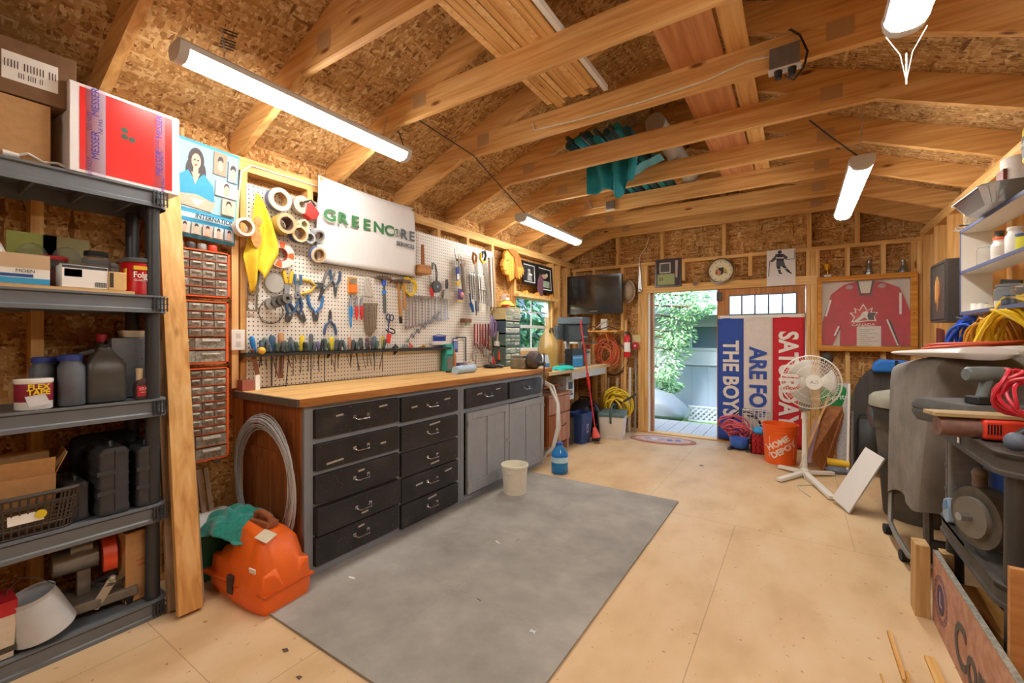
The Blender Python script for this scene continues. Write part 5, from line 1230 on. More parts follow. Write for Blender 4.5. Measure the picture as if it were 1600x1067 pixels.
# ================================================================ window, far left corner
t = struct(T('window_1', None, None, (LW - .06, (WY0 + WY1) / 2, WZ0), H90))
ww, wh = WY1 - WY0, WZ1 - WZ0
mat('vinyl', '#e4e6e2', .4)
f = MB(); k = .035
f.box(-ww / 2, -.02, 0, -ww / 2 + k, .03, wh).box(ww / 2 - k, -.02, 0, ww / 2, .03, wh).box(-ww / 2 + k, -.02, 0, ww / 2 - k, .03, k).box(-ww / 2 + k, -.02, wh - k, ww / 2 - k, .03, wh)
f.build('window_frame', 'vinyl', t)
MB().box(-ww / 2 + k, -.018, wh * .42, ww / 2 - k, .012, wh * .42 + .035).build('meeting_rail', 'vinyl', t)
g = MB()
g.box(-.008, -.004, k, .008, .004, wh - k).box(-ww / 2 + k, -.004, wh * .72 - .008, ww / 2 - k, .004, wh * .72 + .008)
g.build('glazing_bar', 'vinyl', t)
MB().box(-ww / 2 + k, .006, k, ww / 2 - k, .009, wh - k).build('window_pane', 'glass', t)
# carved wooden head
CXh = LW + .03
y0, y1 = LY(783, CXh), LY(816, CXh); z1, z0 = LZ(800, 390, CXh), LZ(800, 441, CXh)
t = T('carved_head', 'carved wooden profile of a long haired head hung beside the window', 'carving', (LW + .005, (y0 + y1) / 2, z0), H90)
w_, h = y1 - y0, z1 - z0
wood('carve', 'z', '#dd9a40', '#b8742a', '#ecb45c', knots=False); wood('carve_dark', 'z', '#a8682c', '#7c4a1e', '#c4843e', knots=False)
face = [(.02, .52), (.0, .42), (.06, .40), (.05, .33), (.1, .28), (.12, .2), (.3, .18), (.34, .0), (.55, .12), (.6, .5), (.55, .8), (.4, .93), (.2, .92), (.1, .8), (.12, .66), (.06, .6)]
MB().prism([((p[0] - .5) * w_, p[1] * h) for p in face], -.045, 0).build('face', 'carve', t, bevel=.008)
hair = [(.18, .95), (.4, 1.0), (.62, .98), (.8, .8), (.86, .6), (1, .42), (.92, .3), (.84, .36), (.8, .18), (.7, .3), (.62, .1), (.52, .2), (.55, .5), (.5, .75), (.3, .86)]
MB().prism([((p[0] - .5) * w_, p[1] * h) for p in hair], -.06, 0).build('hair', 'carve_dark', t, bevel=.006)
for a in range(3): MB().prism([((p[0] - .5) * w_, p[1] * h) for p in [(.62 + a * .1, .5), (.7 + a * .1, .48), (.74 + a * .09, .1 + a * .08), (.66 + a * .1, .14 + a * .08)]], -.068, -.05).build('feather', 'carve', t, bevel=.004)
MB().m('#6a4420').prism([((p[0] - .5) * w_, p[1] * h) for p in ell(.22, .62, .06, .02, 10)], -.047, -.044).prism([((p[0] - .5) * w_, p[1] * h) for p in ell(.13, .3, .06, .012, 10)], -.047, -.044).build('features', None, t)
# framed photographs over the window
dk = mat('frame_black', '#1c1b1d', .35)
for (u0, u1, v0, v1, l, pr) in ((819, 841, 404, 445, 'black framed dark photograph of a standing musician, left one over the window', [(rc(.05, .05, .95, .95), '#25262a'), (ell(.5, .68, .12, .08), '#a8a49c'), ([(.3, .1), (.38, .58), (.62, .58), (.72, .1)], '#8c8c8e'), (ell(.6, .45, .16, .06), '#d0ccc4')]),
                             (843, 866, 410, 457, 'black framed photograph with a pale lower half, right one over the window', [(rc(.05, .05, .95, .95), '#20221f'), (rc(.2, .12, .85, .42), '#9fae9a'), (ell(.45, .62, .2, .1), '#b59a84'), (ell(.65, .7, .1, .08), '#cfc4b6')])):
    X = LW + .035
    a, b = LY(u0, X), LY(u1, X)
    wall_pic('framed_photo', l, 'picture', (LW + .004, (a + b) / 2, LZ((u0 + u1) / 2, (v1 + v0) / 2 + (v1 - v0) / 2, X)), H90, b - a, LZ(u0, v0, X) - LZ(u0, v1 - 4, X), 'frame_black', .03, pr, rot=(-.06, 0, H90))
X = LW + .03
t = T('wooden_ledge', 'pine ledge with small wood wedges above the window', 'ledge', (LW, (LY(806, X) + LY(868, X)) / 2, LZ(830, 462, X)), H90)
hwid = (LY(868, X) - LY(806, X)) / 2
MB().box(-hwid, -.07, -.03, hwid, 0, 0).build('board', 'plain_wood_z', t)
for kx in (-.7, -.15, .6): MB().prism([(kx * hwid - .1, 0), (kx * hwid + .1, 0), (kx * hwid + .06, .05), (kx * hwid, .02)], -.06, -.02).build('wedge', 'carve', t)
tag(MB().m('#6a4452').prism([(-.06, 0), (.06, 0), (.075, .22), (.0, .26), (-.05, .18)], -.012, 0).build('pennant'), 'dark maroon pennant standing between the two photographs over the window', 'pennant')
o = bpy.data.objects['pennant']; o.location = (LW + .04, LY(842, X), LZ(842, 462, X)); o.rotation_euler = (0, 0, H90)
# organizer stack on the bench
X = -2.47
y0, y1 = LY(790, X), LY(813, X); zz = [LZ(790, v, X) for v in (560, 541, 521, 500, 479)]; zz[0] = .916
st = [('green grey steel drawer cabinet, lowest in the stack by the window', '#566e66', 3, 3), ('green grey steel drawer cabinet, second from the bottom of the stack', '#5a736c', 3, 3), ('slate blue steel drawer cabinet, third in the stack by the window', '#4c6272', 2, 2), ('cream drawer cabinet on top of the stack by the window', '#d6c690', 3, 2)]
ff2 = [mat('clg%d' % i, c, .3, noise=.4, nscale=60) for i, c in enumerate(['#a9b2a2', '#8a9a8a', '#c4c6b6', '#74847a'])]
for i, (l, c, r_, cc) in enumerate(st): organizer(l, y0, y1, X, zz[i] + .001, zz[i + 1] - .001, r_, cc, 0, c, ff2, .16, seed=20 + i, labelc='#dfe0d2', cname='clear_drawer')
t = T('safety_helmet', 'yellow and white cap lying on top of the drawer cabinet stack', 'cap', (X - .08, (y0 + y1) / 2, zz[4]), H90)
MB().lathe([(.1, 0), (.1, .012), (.085, .04), (.05, .065), (.012, .072)], n=20, sx=1, sy=.75).build('crown', '#e0c84a', t); MB().tube([(.1 * math.cos(a), -.078 * math.sin(a), .012) for a in [PI * k / 12 for k in range(13)]], .006, 6).build('brim', '#2c2c2c', t)
carton('small_carton', 'orange and white small carton on the cap above the drawer stack', 'box', (X - .08, (y0 + y1) / 2 - .02, zz[4] + .075), H90, .07, .05, .06, '#e8e0d8', [(-.03, .03, .03, .055, '#e2622a')])
tag(MB().m('#d8452a').box(-.03, -.02, 0, .05, .02, .02).build('red_block'), 'small red plastic piece on the drawer cabinet stack, left of the cap', 'piece')
bpy.data.objects['red_block'].location = (X - .02, y0 + .02, zz[4] + .001)
# --- second workbench
B2 = .862
wood('bench_top2', 'y', '#d8bd8a', '#bfa06c', '#e8d3a6', knots=False, gs=.6)
b2 = T('workbench', 'pale plank workbench top in the far left corner', 'workbench', (0, 0, 0))
MB().box(LW + .001, 3.81, B2 - .035, -2.07, 5.50, B2).build('top', 'bench_top2', b2); 
for (x, y) in ((-2.13, 5.42), (-2.6, 5.42), (-2.6, 3.86)): MB().box(x - .03, y - .03, 0, x + .03, y + .03, B2 - .035).build('leg', 'stud_z', b2)
MB().box(-2.10, 4.35, B2 - .115, -2.075, 5.35, B2 - .036).build('apron', mat('apron_wh', '#c4c6c4', .6), b2)
# vise
V = Vector((-2.17, 3.55, .916))
t = T('bench_vise', 'dusty grey bench vise bolted to the corner of the worktop', 'vise', V, .1)
vm = mat('vise', '#807a6c', .6, .3, noise=.25, nscale=18)
MB().box(-.13, -.1, 0, .03, .1, .10).build('anvil_body', vm, t, bevel=.01)
MB().box(-.11, -.085, .10, -.0, .085, .125).build('jaw', vm, t, bevel=.004)
MB().loft([[(x, .11 * math.cos(a) * s, .085 + .085 * math.sin(a) * s) for a in [2 * PI * k / 18 for k in range(18)]] for x, s in ((.03, .8), (.05, 1), (.10, 1), (.13, .7))]).build('jaw_housing', mat('vise_dark', '#544a48', .5, .4, noise=.3, nscale=14), t)
MB().cyl((.13, 0, .05), (.19, 0, .05), .02).build('screw', 'dark_steel', t); MB().m('rust').cyl((.18, 0, -.15), (.18, 0, .14), .007, n=8).sph((.18, 0, .14), .013).sph((.18, 0, -.15), .013).build('handle_bar', None, t)
# things on the worktop
t = T('glove', 'pair of black work gloves with grey stripes lying on the worktop', 'gloves', P(765, 575, z=.916), .5)
for s in (0, 1):
    MB().sph((0, s * .05, .018), (.07, .045, .018), 14, 8).build('palm', 'black_fabric', t)
    for i in range(4): MB().tube([(.05, -.02 + i * .018 + s * .05, .018), (.09, -.03 + i * .022 + s * .05, .022), (.13, -.035 + i * .026 + s * .05, .014)], [.011, .010, .008], 7).build('finger', ['black_fabric', '#8d8f92'][i % 2], t)
    MB().tube([(0, -.03 + s * .1, .018), (.03, -.07 + s * .1, .016), (.06, -.085 + s * .1, .012)], [.012, .011, .009], 7).build('thumb', 'black_fabric', t)
t = T('paper_towel_roll', 'pale blue rag roll lying on the worktop with a brown core', 'roll', P(726, 583, z=.916) + Vector((0, .0, 0)), .0, rot=(0, 0, .62 + H90 - .55))
MB().cyl((-.13, 0, .033), (.13, 0, .033), .033, n=24).build('roll', mat('pale_blue', '#a9c4dc', .8, noise=.05), t); MB().ring((0, 0), .016, .0325, -.003, .0, 20).build('core_end', '#8c6a50', t)
q_ = bpy.data.objects['core_end']; q_.rotation_euler = (0, 0, H90); q_.location = (.131, 0, .033); q_.parent = t
tag(MB().m('#3a3430').box(-.02, -.014, 0, .02, .014, .012).build('socket_bit'), 'tiny dark socket piece on the worktop beside the blue roll', 'socket'); bpy.data.objects['socket_bit'].location = P(701, 582, z=.916)
t = T('folding_knife', 'dark flat sanding pad lying at the left end of the worktop', 'pad', P(388, 604, z=.916), .25); MB().prism(rrect(-.075, -.04, .075, .04, .02), 0, .012, 'xy').build('pad', 'dark_steel', t)
t = T('tape_measure', 'small red and clear plastic box with papers at the pegboard foot', 'box', (LW + .05, LY(388, LW + .05), .916), H90); MB().box(-.045, -.03, 0, .02, .03, .06).build('box', '#9c5a4a', t); MB().box(.025, -.03, 0, .05, -.028, .085).build('card', 'paper', t)
tag(MB().m('#b04a3a').tube([(-.04, 0, .005), (.04, .01, .005)], .005, 6).build('pencil'), 'red carpenter pencil lying near the left end of the worktop', 'pencil'); bpy.data.objects['pencil'].location = P(411, 603, z=.916)
# glass jug, sprayer, boxes on second bench
X = -2.36
t = T('glass_carboy', 'tall amber tinted glass jug standing in front of the window', 'jug', (X, LY(856, X), B2), H90)
MB().m(mat('amber_glass', '#d9b872', .08, alpha=.62, trans=.3)).lathe([(.1, 0), (.115, .02), (.115, .26), (.09, .34), (.045, .42), (.032, .47), (.032, .56), (.038, .565), (.038, .58)], n=28).build('glass', None, t)
MB().ring((0, 0), .03, .038, -.008, .008, 16).build('neck_ring', 'dark_steel', t); q_ = bpy.data.objects['neck_ring']; q_.location = (0, -.045, .42)
t = T('plastic_jug', 'white and blue plastic jug with a handle beside the glass jug', 'jug', (-2.25, LY(846, -2.25), B2), H90)
MB().loft([[(x * a, y * .06, zz_) for x, y in rrect(-1, -1, 1, 1, .4)] for zz_, a in ((0, .085), (.01, .09), (.1, .09), (.15, .06), (.17, .03))]).build('body', '#c9d8e4|.3', t); MB().tube([(-.02, 0, .16), (-.07, 0, .17), (-.1, 0, .12), (-.088, 0, .05)], .012, 8).build('handle', '#c9d8e4|.3', t); MB().box(-.05, -.0625, .02, .06, -.06, .08).build('paper_label', '#4a7ab0', t)
t = T('plastic_basin', 'clear tub of blue and yellow bits between the drawer stack and the jug', 'tub', (-2.42, LY(826, -2.42), B2 + .0), H90)
MB().m(mat('milk', '#d3dcd8', .3, alpha=.8)).lathe([(.09, 0), (.11, .12), (.115, .122), (.106, .12), (.088, .006)], n=24).build('tub', None, t)
for i, c in enumerate(('#3c70b4', '#d8b84a', '#2f5fa0', '#c9cdd0')): MB().m(c).sph((-.04 + .03 * i, (-1) ** i * .03, .12 + .01 * i), (.045, .03, .03), 10, 6).build('contents', None, t)
X = -2.33
t = T('drill_press', 'dark grey bench drill press below the television', 'drill press', (X, LY(893, X), B2), H90)
dz = lambda v: LZ(893, v, X) - B2
dg = mat('press', '#3d464c', .45, .3, noise=.15)
MB().box(-.11, -.15, 0, .11, .12, .03).build('base', dg, t, bevel=.008)
MB().cyl((0, .06, .03), (0, .06, dz(530)), .03, n=18).build('column', 'steel', t)
h0, h1 = dz(533), dz(496)
MB().box(-.12, -.20, h1 - .09, .12, .14, h1).build('belt_cover', mat('press2', '#57626a', .45, .2), t, bevel=.015)
MB().box(-.09, -.18, h0, .09, .08, h1 - .09).build('head', dg, t, bevel=.012)
MB().cyl((-.13, .1, h0 + .02), (-.13, .1, h1 - .1), .06, n=18).build('motor', dg, t)
MB().cyl((0, -.11, h0 - .09), (0, -.11, h0), .02, .028).build('chuck', 'steel', t)
MB().box(-.1, -.2, .16, .1, .05, .18).build('table', dg, t)
for a in range(3): 
    aa = a * 2 * PI / 3 + .5; MB().m('dark_steel').cyl((.09, -.08, h0 + .05), (.11 + .0, -.08 + .1 * math.cos(aa), h0 + .05 + .1 * math.sin(aa)), .005, n=6).sph((.11, -.08 + .1 * math.cos(aa), h0 + .05 + .1 * math.sin(aa)), .012).build('feed_handle', None, t)
for a in (-.05, .0, .05): MB().cyl((a, -.182, h0 + .05), (a, -.195, h0 + .05), .012, n=10).build('dial', 'steel', t)
X = -2.2
carton('charger_box', 'black and blue battery charger box on the second workbench', 'box', (X, LY(897, X), B2 + .001), H90 - .1, .24, .1, LZ(897, 545, X) - B2, 'black', [(-.115, .005, .115, .14, '#1c86c6')], [('MOTOMASTER', .03, 'white', 0, .11)])
t = towel('teal_cloth', 'bright teal cloth lying on the edge of the second workbench', (-2.14, LY(880, -2.14), B2), (.17, .09, .055), mat('teal2', '#1fb0a4', .9, noise=.12), seed=9, rz=H90 - .1)
t = T('small_bottle', 'small white bottle with a red cap on the corner shelf top behind the press', 'bottle', (-2.3, LY(919, -2.3) , B2), H90); MB().m('white').cyl((0, 0, 0), (0, 0, .2), .03, .028).build('body', None, t); MB().m('#c8343a').cyl((0, 0, .2), (0, 0, .25), .018).build('cap', None, t)
tag(MB().m('steel').box(-.2, -.1, 0, .2, .1, .02).build('drill_table'), 'grey metal plate lying beyond the charger box', 'plate'); q_ = bpy.data.objects['drill_table']; q_.location = (-2.35, 5.2, B2 + .27); MB().cyl((0, 0, -.27), (0, 0, 0), .03).build('stand', 'dark_steel', q_)
# --- under the second bench
t = T('old_cabinet', 'pinkish brown wooden cabinet with one door under the second workbench', 'cabinet', (-2.12, 4.11, 0), H90)
wood('pinkwood', 'z', '#b08068', '#96654c', '#c49880', knots=False)
MB().box(-.25, 0, .1, .25, .4, .60).build('carcass', 'cab_wood', t); MB().box(-.27, -.03, .60, .27, .42, .625).build('top', 'pinkwood', t)
MB().box(-.24, -.018, .42, .24, 0, .59).build('drawer', 'pinkwood', t); d = MB().box(-.03, -.018, .11, .24, 0, .405).build('cabinet_door', 'pinkwood', t); MB().tube([(.05, -.02, .27), (.06, -.04, .28), (.1, -.04, .29), (.11, -.02, .29)], .005, 6).build('door_handle', 'dark_steel', d)
MB().box(-.24, -.014, .11, -.04, 0, .405).build('side_door', 'cab_wood', t)
for x in (-.23, .2): MB().box(x, -.0, 0, x + .05, .05, .1).build('leg', 'pinkwood', t); MB().box(x, .34, 0, x + .05, .39, .1).build('leg', 'pinkwood', t)
t = T('scrap_pile', 'pile of rusty tools and offcuts lying on the old cabinet', 'scrap', (-2.3, 4.05, .627), 0)
q = random.Random(4)
for i in range(16):
    a = q.uniform(0, PI); x, y, z_ = q.uniform(-.12, .12), q.uniform(-.18, .2), q.uniform(.01, .07)
    MB().m(['rust', 'dark_steel', 'cab_wood', 'steel', 'rusty'][i % 5]).tube([(x, y, z_), (x + .06 * math.cos(a), y + .06 * math.sin(a), z_ + .01), (x + .12 * math.cos(a), y + .12 * math.sin(a), z_)], q.uniform(.006, .014), 6).build('piece', None, t)
tag(t, kind='stuff')
carton('white_machine_box', 'white box with a black machine drawing under the second workbench', 'box', (-2.28, 4.52, .50), H90, .2, .2, .27, mat('bluewhite', '#c8d2d8', .5), [(-.05, .12, .06, .2, 'black_plastic'), (-.07, .05, .07, .07, 'dark_steel')])
tag(MB().box(-2.42, 4.38, .2, -2.14, 4.66, .5).build('plastic_stool_box', 'dusty_black'), 'dark crate under the white machine box, beside the old cabinet', 'crate'); bpy.data.objects['plastic_stool_box'].location.z = -.2; 
bpy.data.objects['plastic_stool_box'].scale.z = 1
t = T('recycling_bin', 'blue recycling bin with white letters standing on the floor under the bench', 'bin', (-2.10, 4.63, 0), H90 - .12)
MB().loft([[(x * a, y * a * .8, zz_) for x, y in rrect(-1, -1, 1, 1, .15)] for zz_, a in ((0, .09), (.33, .12), (.335, .13), (.35, .13), (.35, .12), (.02, .08))]).build('bin', '#2f4a86|.5', t); text('BCR', .06, 'printed_lettering', '#b9c8e6', t, (0, -.088, .17), rot=(H90 + .07, H90, 0))
a0 = P(929, 688, z=.03); a0.x += .02; a1 = P(907, 500, x=-2.09)
t = T('string_trimmer', 'red string trimmer leaning against the second workbench', 'trimmer', a0)
d = a1 - a0
MB().tube([(0, 0, .04), d * .5, d], .009, 8).build('shaft', '#c8343c|.35', t); MB().tube([d * .44, d * .56], .016, 8).build('grip', '#d8241f|.4', t)
MB().loft([[(x * .04, y * .04, zz_) for x, y in rrect(-1, -1, 1, 1, .3)] for zz_ in (-.0, .04)]).build('foot', 'black', t); MB().tube([(0, 0, .04), d.normalized() * .15], [.05, .02], 10).build('motor_housing', '#e25a50|.4', t)
MB().tube([(-.02, .03, .02), (-.1, .06, .03), (-.1, .06, .16)], .008, 6).build('guard', 'black', t)
# hoses between the cabinets
o = tag(MB().m(mat('hose_white', '#d3cfc4', .4)).tube([(-2.12, 3.70, .78), (-2.03, 3.74, .74), (-1.93, 3.72, .58), (-1.90, 3.66, .36), (-1.93, 3.62, .17), (-2.05, 3.64, .05), (-2.2, 3.74, .03)], .014, 8).build('white_hose'), 'pale hose curving down from the cabinet end to the floor, outer one', 'hose')
o = tag(MB().m('hose_white').tube([(-2.13, 3.74, .80), (-2.02, 3.80, .73), (-1.96, 3.80, .55), (-1.93, 3.76, .34), (-1.97, 3.72, .16), (-2.08, 3.72, .06), (-2.25, 3.80, .05)], .014, 8).build('white_hose'), 'pale hose curving down from the cabinet end to the floor, inner one', 'hose')
# cooler
t = T('cooler', 'white picnic cooler with a green lid near the open doorway', 'cooler', (-1.885, 5.095, 0), .0, rot=(0, 0, .22))
ca = mat('cooler_w', '#dcd6ce', .45)
MB().loft([[(x * a, y * b, zz_) for x, y in rrect(-1, -1, 1, 1, .12)] for zz_, a, b in ((0, .125, .165), (.01, .13, .17), (.27, .15, .195))]).build('body', ca, t)
MB().loft([[(x * .157, y * .2, zz_) for x, y in rrect(-1, -1, 1, 1, .12)] for zz_ in (.272, .30)] + [[(x * .14, y * .185, .312) for x, y in rrect(-1, -1, 1, 1, .12)]]).build('lid', mat('cooler_g', '#5a7270', .5), t)
MB().tube([(-.0, -.205, .20), (-.0, -.208, .30), (0, -.19, .37), (0, 0, .40), (0, .19, .37), (0, .208, .28), (0, .205, .2)], .012, 8).build('carry_handle', '#3e5550', t)
MB().box(-.05, -.1735, .03, .05, -.168, .10).build('molded_panel', '#d0cac2', t)
# shop vac
t = T('shop_vacuum', 'black shop vacuum with a ribbed hose behind the cooler', 'vacuum', (-2.30, 5.20, 0), 0)
MB().lathe([(.15, 0), (.17, .02), (.18, .24), (.19, .26), (.18, .33), (.12, .39), (.05, .41)], n=28).build('tank', 'black_plastic', t)
MB().tube([(.1, -.1, .34), (.2, -.16, .38), (.27, -.2, .30), (.28, -.2, .18), (.22, -.22, .08)], .024, 10).build('vacuum_hose', mat('hose_blk', '#2e3032', .5), t)
MB().tube([(-.08, 0, .39), (-.06, 0, .44), (.06, 0, .44), (.08, 0, .39)], .012, 8).build('handle', 'black', t)
coil('yellow_hose', 'coiled yellow hose piled behind the cooler by the doorway', 'hose', (-1.92, 5.36, .36), mat('hose_y', '#e6c42a', .4), .13, 11, .011, rot=(.3, 0, .25), thick=.07, wob=.4, squash=1.25)
MB().m('dkgrey').cyl((-.04, .08, -.36), (-.04, .08, .1), .02).build('hose_stand', None, bpy.data.objects['yellow_hose'])
MB().tube([(.05, -.06, .05), (.16, -.1, .14), (.24, -.1, .2)], .012, 8).build('nozzle', 'dkgrey', bpy.data.objects['yellow_hose'])
# sticks in the corner against the back wall studs
for i, (u, vt, x, c, wd, l) in enumerate(((978, 500, 0, 'plain_wood_z', .03, 'pine lath leaning at the back wall under the extinguisher'), (985, 574, 0, '#c9c6bc', .03, 'short white painted lath leaning at the back wall'), (994, 560, 0, '#8a8a84', .016, 'thin grey pole standing beside the door post'), (965, 590, 0, '#b09878', .03, 'short board leaning at the back wall behind the yellow hose'), (951, 590, 0, '#c4bca8', .02, 'pale short stick leaning behind the vacuum'))):
    q1 = P(u, vt, y=BW - .01); tag(MB().beam((q1.x + .01, BW - .09, .005), (q1.x, BW - .012, q1.z), wd, .018, up=(0, 1, .1)).build('leaning_lath', c), l, 'lath')
# television and the corner
X0_, X1_ = BX(882, 5.32), BX(967, 5.32)
z1, z0 = BZ(882, 433, 5.32), BZ(967, 489, 5.32) 
t = T('television', 'black flat screen television mounted in the far left corner', 'television', ((X0_ + X1_) / 2 + .03, 5.36, (z0 + z1) / 2 - .0), 0, rot=(0, 0, .07))
wt_, ht = (X1_ - X0_) * .97, (z1 - z0)
MB().prism(rrect(-wt_ / 2, -ht / 2, wt_ / 2, ht / 2, .012), -.02, .05).build('housing', mat('tv_black', '#1b1a1d', .25), t)
MB().box(-wt_ / 2 + .03, -.022, -ht / 2 + .07, wt_ / 2 - .03, -.0195, ht / 2 - .03).build('screen', mat('screen', '#24211f', .12, spec=.6), t)
text('SAMSUNG', .018, 'brand_lettering', '#c0c0c4', t, (0, -.0215, -ht / 2 + .035), sx=1.3)
MB().box(-.08, .05, -.08, .08, .19, .08).build('wall_mount', 'dark_steel', t)
def back(name, label, cat, u, v, y=BW - .005, rot=None, group=None): return T(name, label, cat, P(u, v, y=y), 0, group, rot)
t = back('sun_hat', 'pale straw coloured hard hat hanging right of the television', 'hat', 981, 455, BW - .01); MB().m(mat('hat', '#a8937a', .7, noise=.15)).lathe([(.005, .07), (.05, .062), (.078, .03), (.085, .0), (.10, -.004), (.10, .0)], ax=(0, -1, 0), n=26, sx=1, sy=1.5).build('shell', None, t)
t = back('hand_pump', 'long tapered metal saw shaped bar hanging left of the door', 'bar', 1000, 440); MB().m('steel').prism([(-.02, -.12), (.03, -.12), (.005, .24), (-.0, .24)], -.02, 0).build('bar', None, t); MB().m('chrome').sph((.0, -.02, -.125), (.035, .02, .025)).build('knob', None, t); MB().tube([(.0, -.01, -.14), (-.02, -.01, -.25), (.03, -.01, -.4), (.02, -.01, -.52)], .004, 5).build('cord', '#b9a888', t)
t = T('corner_shelf', 'small wooden shelf under the television', 'shelf', (BX(940, BW), BW, BZ(940, 519, BW)), 0); MB().box(-.34, -.2, 0, .30, 0, .02).build('shelf_board', 'carve', t); MB().prism([(0, 0), (-.15, 0), (0, -.18)], .1, .12, 'yz').build('bracket', 'carve', t); MB().prism([(0, 0), (-.15, 0), (0, -.18)], -.2, -.18, 'yz').build('bracket', 'carve', t)
t = T('welding_parts', 'small white device with cables on the corner shelf', 'device', (BX(943, 5.45), 5.45, BZ(940, 519, BW) + .022), 0); MB().box(-.03, -.02, 0, .05, .02, .15).build('device', '#cfcac0', t); MB().tube([(-.25, 0, .01), (-.15, -.02, .06), (-.05, -.02, .01), (.08, -.03, .05), (.2, 0, .01)], .006, 6).build('cable', 'black', t); MB().tube([(-.14, .0, .01), (.06, -.05, .14)], .007, 6).build('antenna', '#cfc6b4', t)
coil('extension_cord', 'orange extension cord coil hanging on the back wall', 'cord', tuple(P(949, 552, y=BW - .06)), mat('cord_o', '#d86a42', .5), .13, 16, .005, rot=(0, 0, 0), thick=.04, squash=1.25, wob=.42)
coil('extension_cord', 'black cable loop hanging behind the orange cord', 'cord', tuple(P(957, 560, y=BW - .02)), 'black', .2, 2, .006, thick=.02, squash=1.1)
t = back('fire_extinguisher', 'red fire extinguisher mounted left of the doorway', 'extinguisher', 980, 558, 5.47)
MB().m('#d8202a|.3').lathe([(.035, 0), (.04, .01), (.04, .24), (.03, .27), (.014, .285), (.014, .3)], n=20).build('cylinder', None, t); MB().m('paper').lathe([(.0405, .07), (.0407, .071), (.0407, .19), (.0405, .191)], n=20).build('paper_label', None, t); MB().box(-.02, -.04, .3, .02, .03, .33).build('valve', 'dark_steel', t); MB().tube([(.02, 0, .31), (.05, 0, .28), (.048, 0, .12)], .006, 6).build('hose', 'black', t)
MB().box(-.02, .03, .1, .02, .085, .2).build('bracket', 'dark_steel', t)
t = back('switch_plate', 'yellowed square switch plate left of the door post', 'switch', 995, 530); MB().box(-.055, -.008, -.04, .055, 0, .055).build('plate', '#d9c690', t, bevel=.002)
t = back('red_reel', 'small round red disc on two thin rods below the switch plate', 'reel', 993, 540, BW - .03); MB().cyl((0, -.02, 0), (0, 0, 0), .045, n=20).build('disc', '#c0242e', t); MB().m('#c9c4ba').cyl((0, -.024, 0), (0, -.02, 0), .015).build('hub', None, t); MB().cyl((-.008, 0, -.6), (-.008, 0, 0), .003, n=5).build('rod', 'steel', t); MB().cyl((.008, 0, -.6), (.008, 0, 0), .003, n=5).build('rod', 'steel', t)
# ================================================================ back wall: closed door leaf, flag, pictures, jersey
dr = struct(T('door_1', None, None, ((DXM + DX1) / 2, BW + .03, .012)))
dw = (DX1 - DXM) / 2 - .004; dh = DZ - .016
wood('door_wood', 'z', '#b98050', '#9c683c', '#cb9464', knots=False)
ta, tb, tz0, tz1 = BX(1139, BW + .03) - (DXM + DX1) / 2, BX(1245, BW + .03) - (DXM + DX1) / 2, BZ(1190, 494, BW + .03), BZ(1190, 461, BW + .03)
MB().box(-dw, 0, 0, dw, .04, tz0).box(-dw, 0, tz1, dw, .04, dh).box(-dw, 0, tz0, ta, .04, tz1).box(tb, 0, tz0, dw, .04, tz1).build('door_panel', 'door_wood', dr)
fr = MB(); fr.box(ta, -.008, tz0, tb, 0, tz0 + .012).box(ta, -.008, tz1 - .012, tb, 0, tz1).box(ta, -.008, tz0, ta + .01, 0, tz1).box(tb - .01, -.008, tz0, tb, 0, tz1)
for k in range(1, 5): fr.box(ta + (tb - ta) * k / 5 - .007, -.006, tz0 + .012, ta + (tb - ta) * k / 5 + .007, .02, tz1 - .012)
fr.build('transom_frame', mat('transom', '#5f6b76', .4), dr); MB().box(ta, .016, tz0, tb, .019, tz1).build('window_pane', 'glass', dr)
MB().box(-dw - .002, -.03, dh - .13, -dw + .05, 0, dh - .03).build('door_closer', 'dark_steel', dr)
# --- flag with lettering
FY = BW - .008
a, b, z1, z0 = BX(1122, FY), BX(1257, FY), BZ(1190, 496, FY), .035
t = T('saturday_flag', 'blue white and red banner with large sideways lettering covering the closed door', 'flag', ((a + b) / 2, FY, z0), 0)
w_, h = b - a, z1 - z0
cols = [('#2a4fa8', 0, .315), ('#ddd4cc', .315, .655), ('#cc1f2c', .655, 1)]
for c, p0, p1 in cols:
    def fs(i, j, p0=p0, p1=p1):
        x = (p0 + (p1 - p0) * i - .5) * w_
        return (x, -.004 - .005 * math.sin(x * 22 + j * 2.5) * (1 - j * .5), j * h)
    MB().sheet(fs, 10, 24).build('cloth_stripe', mat('flag' + c, c, .7, noise=.05), t, solid=.001)
MB().box(-w_ / 2, -.006, h - .005, w_ / 2, -.002, h + .03).build('hem', '#e6e2dc', t)
LY_ = -.013
def vt(body, size, x, z, c, sx, sp=1.0): return text(body, size, 'banner_lettering', c, t, (x, LY_, z), rot=(H90, H90, 0), ext=.0012, sx=sx, bold=.008, align='LEFT', space=sp)
def fit(body, x, ztop, zbot, width, c):
    o = vt(body, .25, x, ztop, c, 1.0)
    xs = [v.co.x for v in o.data.vertices]; ys = [v.co.y for v in o.data.vertices]
    L = max(xs) - min(xs); H = max(ys) - min(ys)
    sx, sy = (ztop - zbot) / L, width / H
    for v in o.data.vertices: v.co.x = (v.co.x - min(xs) * 0) * 1.0
    mx = min(xs)
    my = (max(ys) + min(ys)) / 2
    for v in o.data.vertices: v.co.x = (v.co.x - mx) * sx; v.co.y = (v.co.y - my) * sy
    o.scale = (1, 1, 1); return o
fz = lambda v: BZ(1180, v, FY) - z0
fit('THE BOYS', (.163 - .5) * w_, fz(532), fz(654), .17, '#e4ddd4')
fit('ARE FOR', (.485 - .5) * w_, fz(541), fz(655), .175, '#2a4fa8')
fit('SATURDAYS', (.83 - .5) * w_, fz(518), fz(675), .185, '#ece4dc')
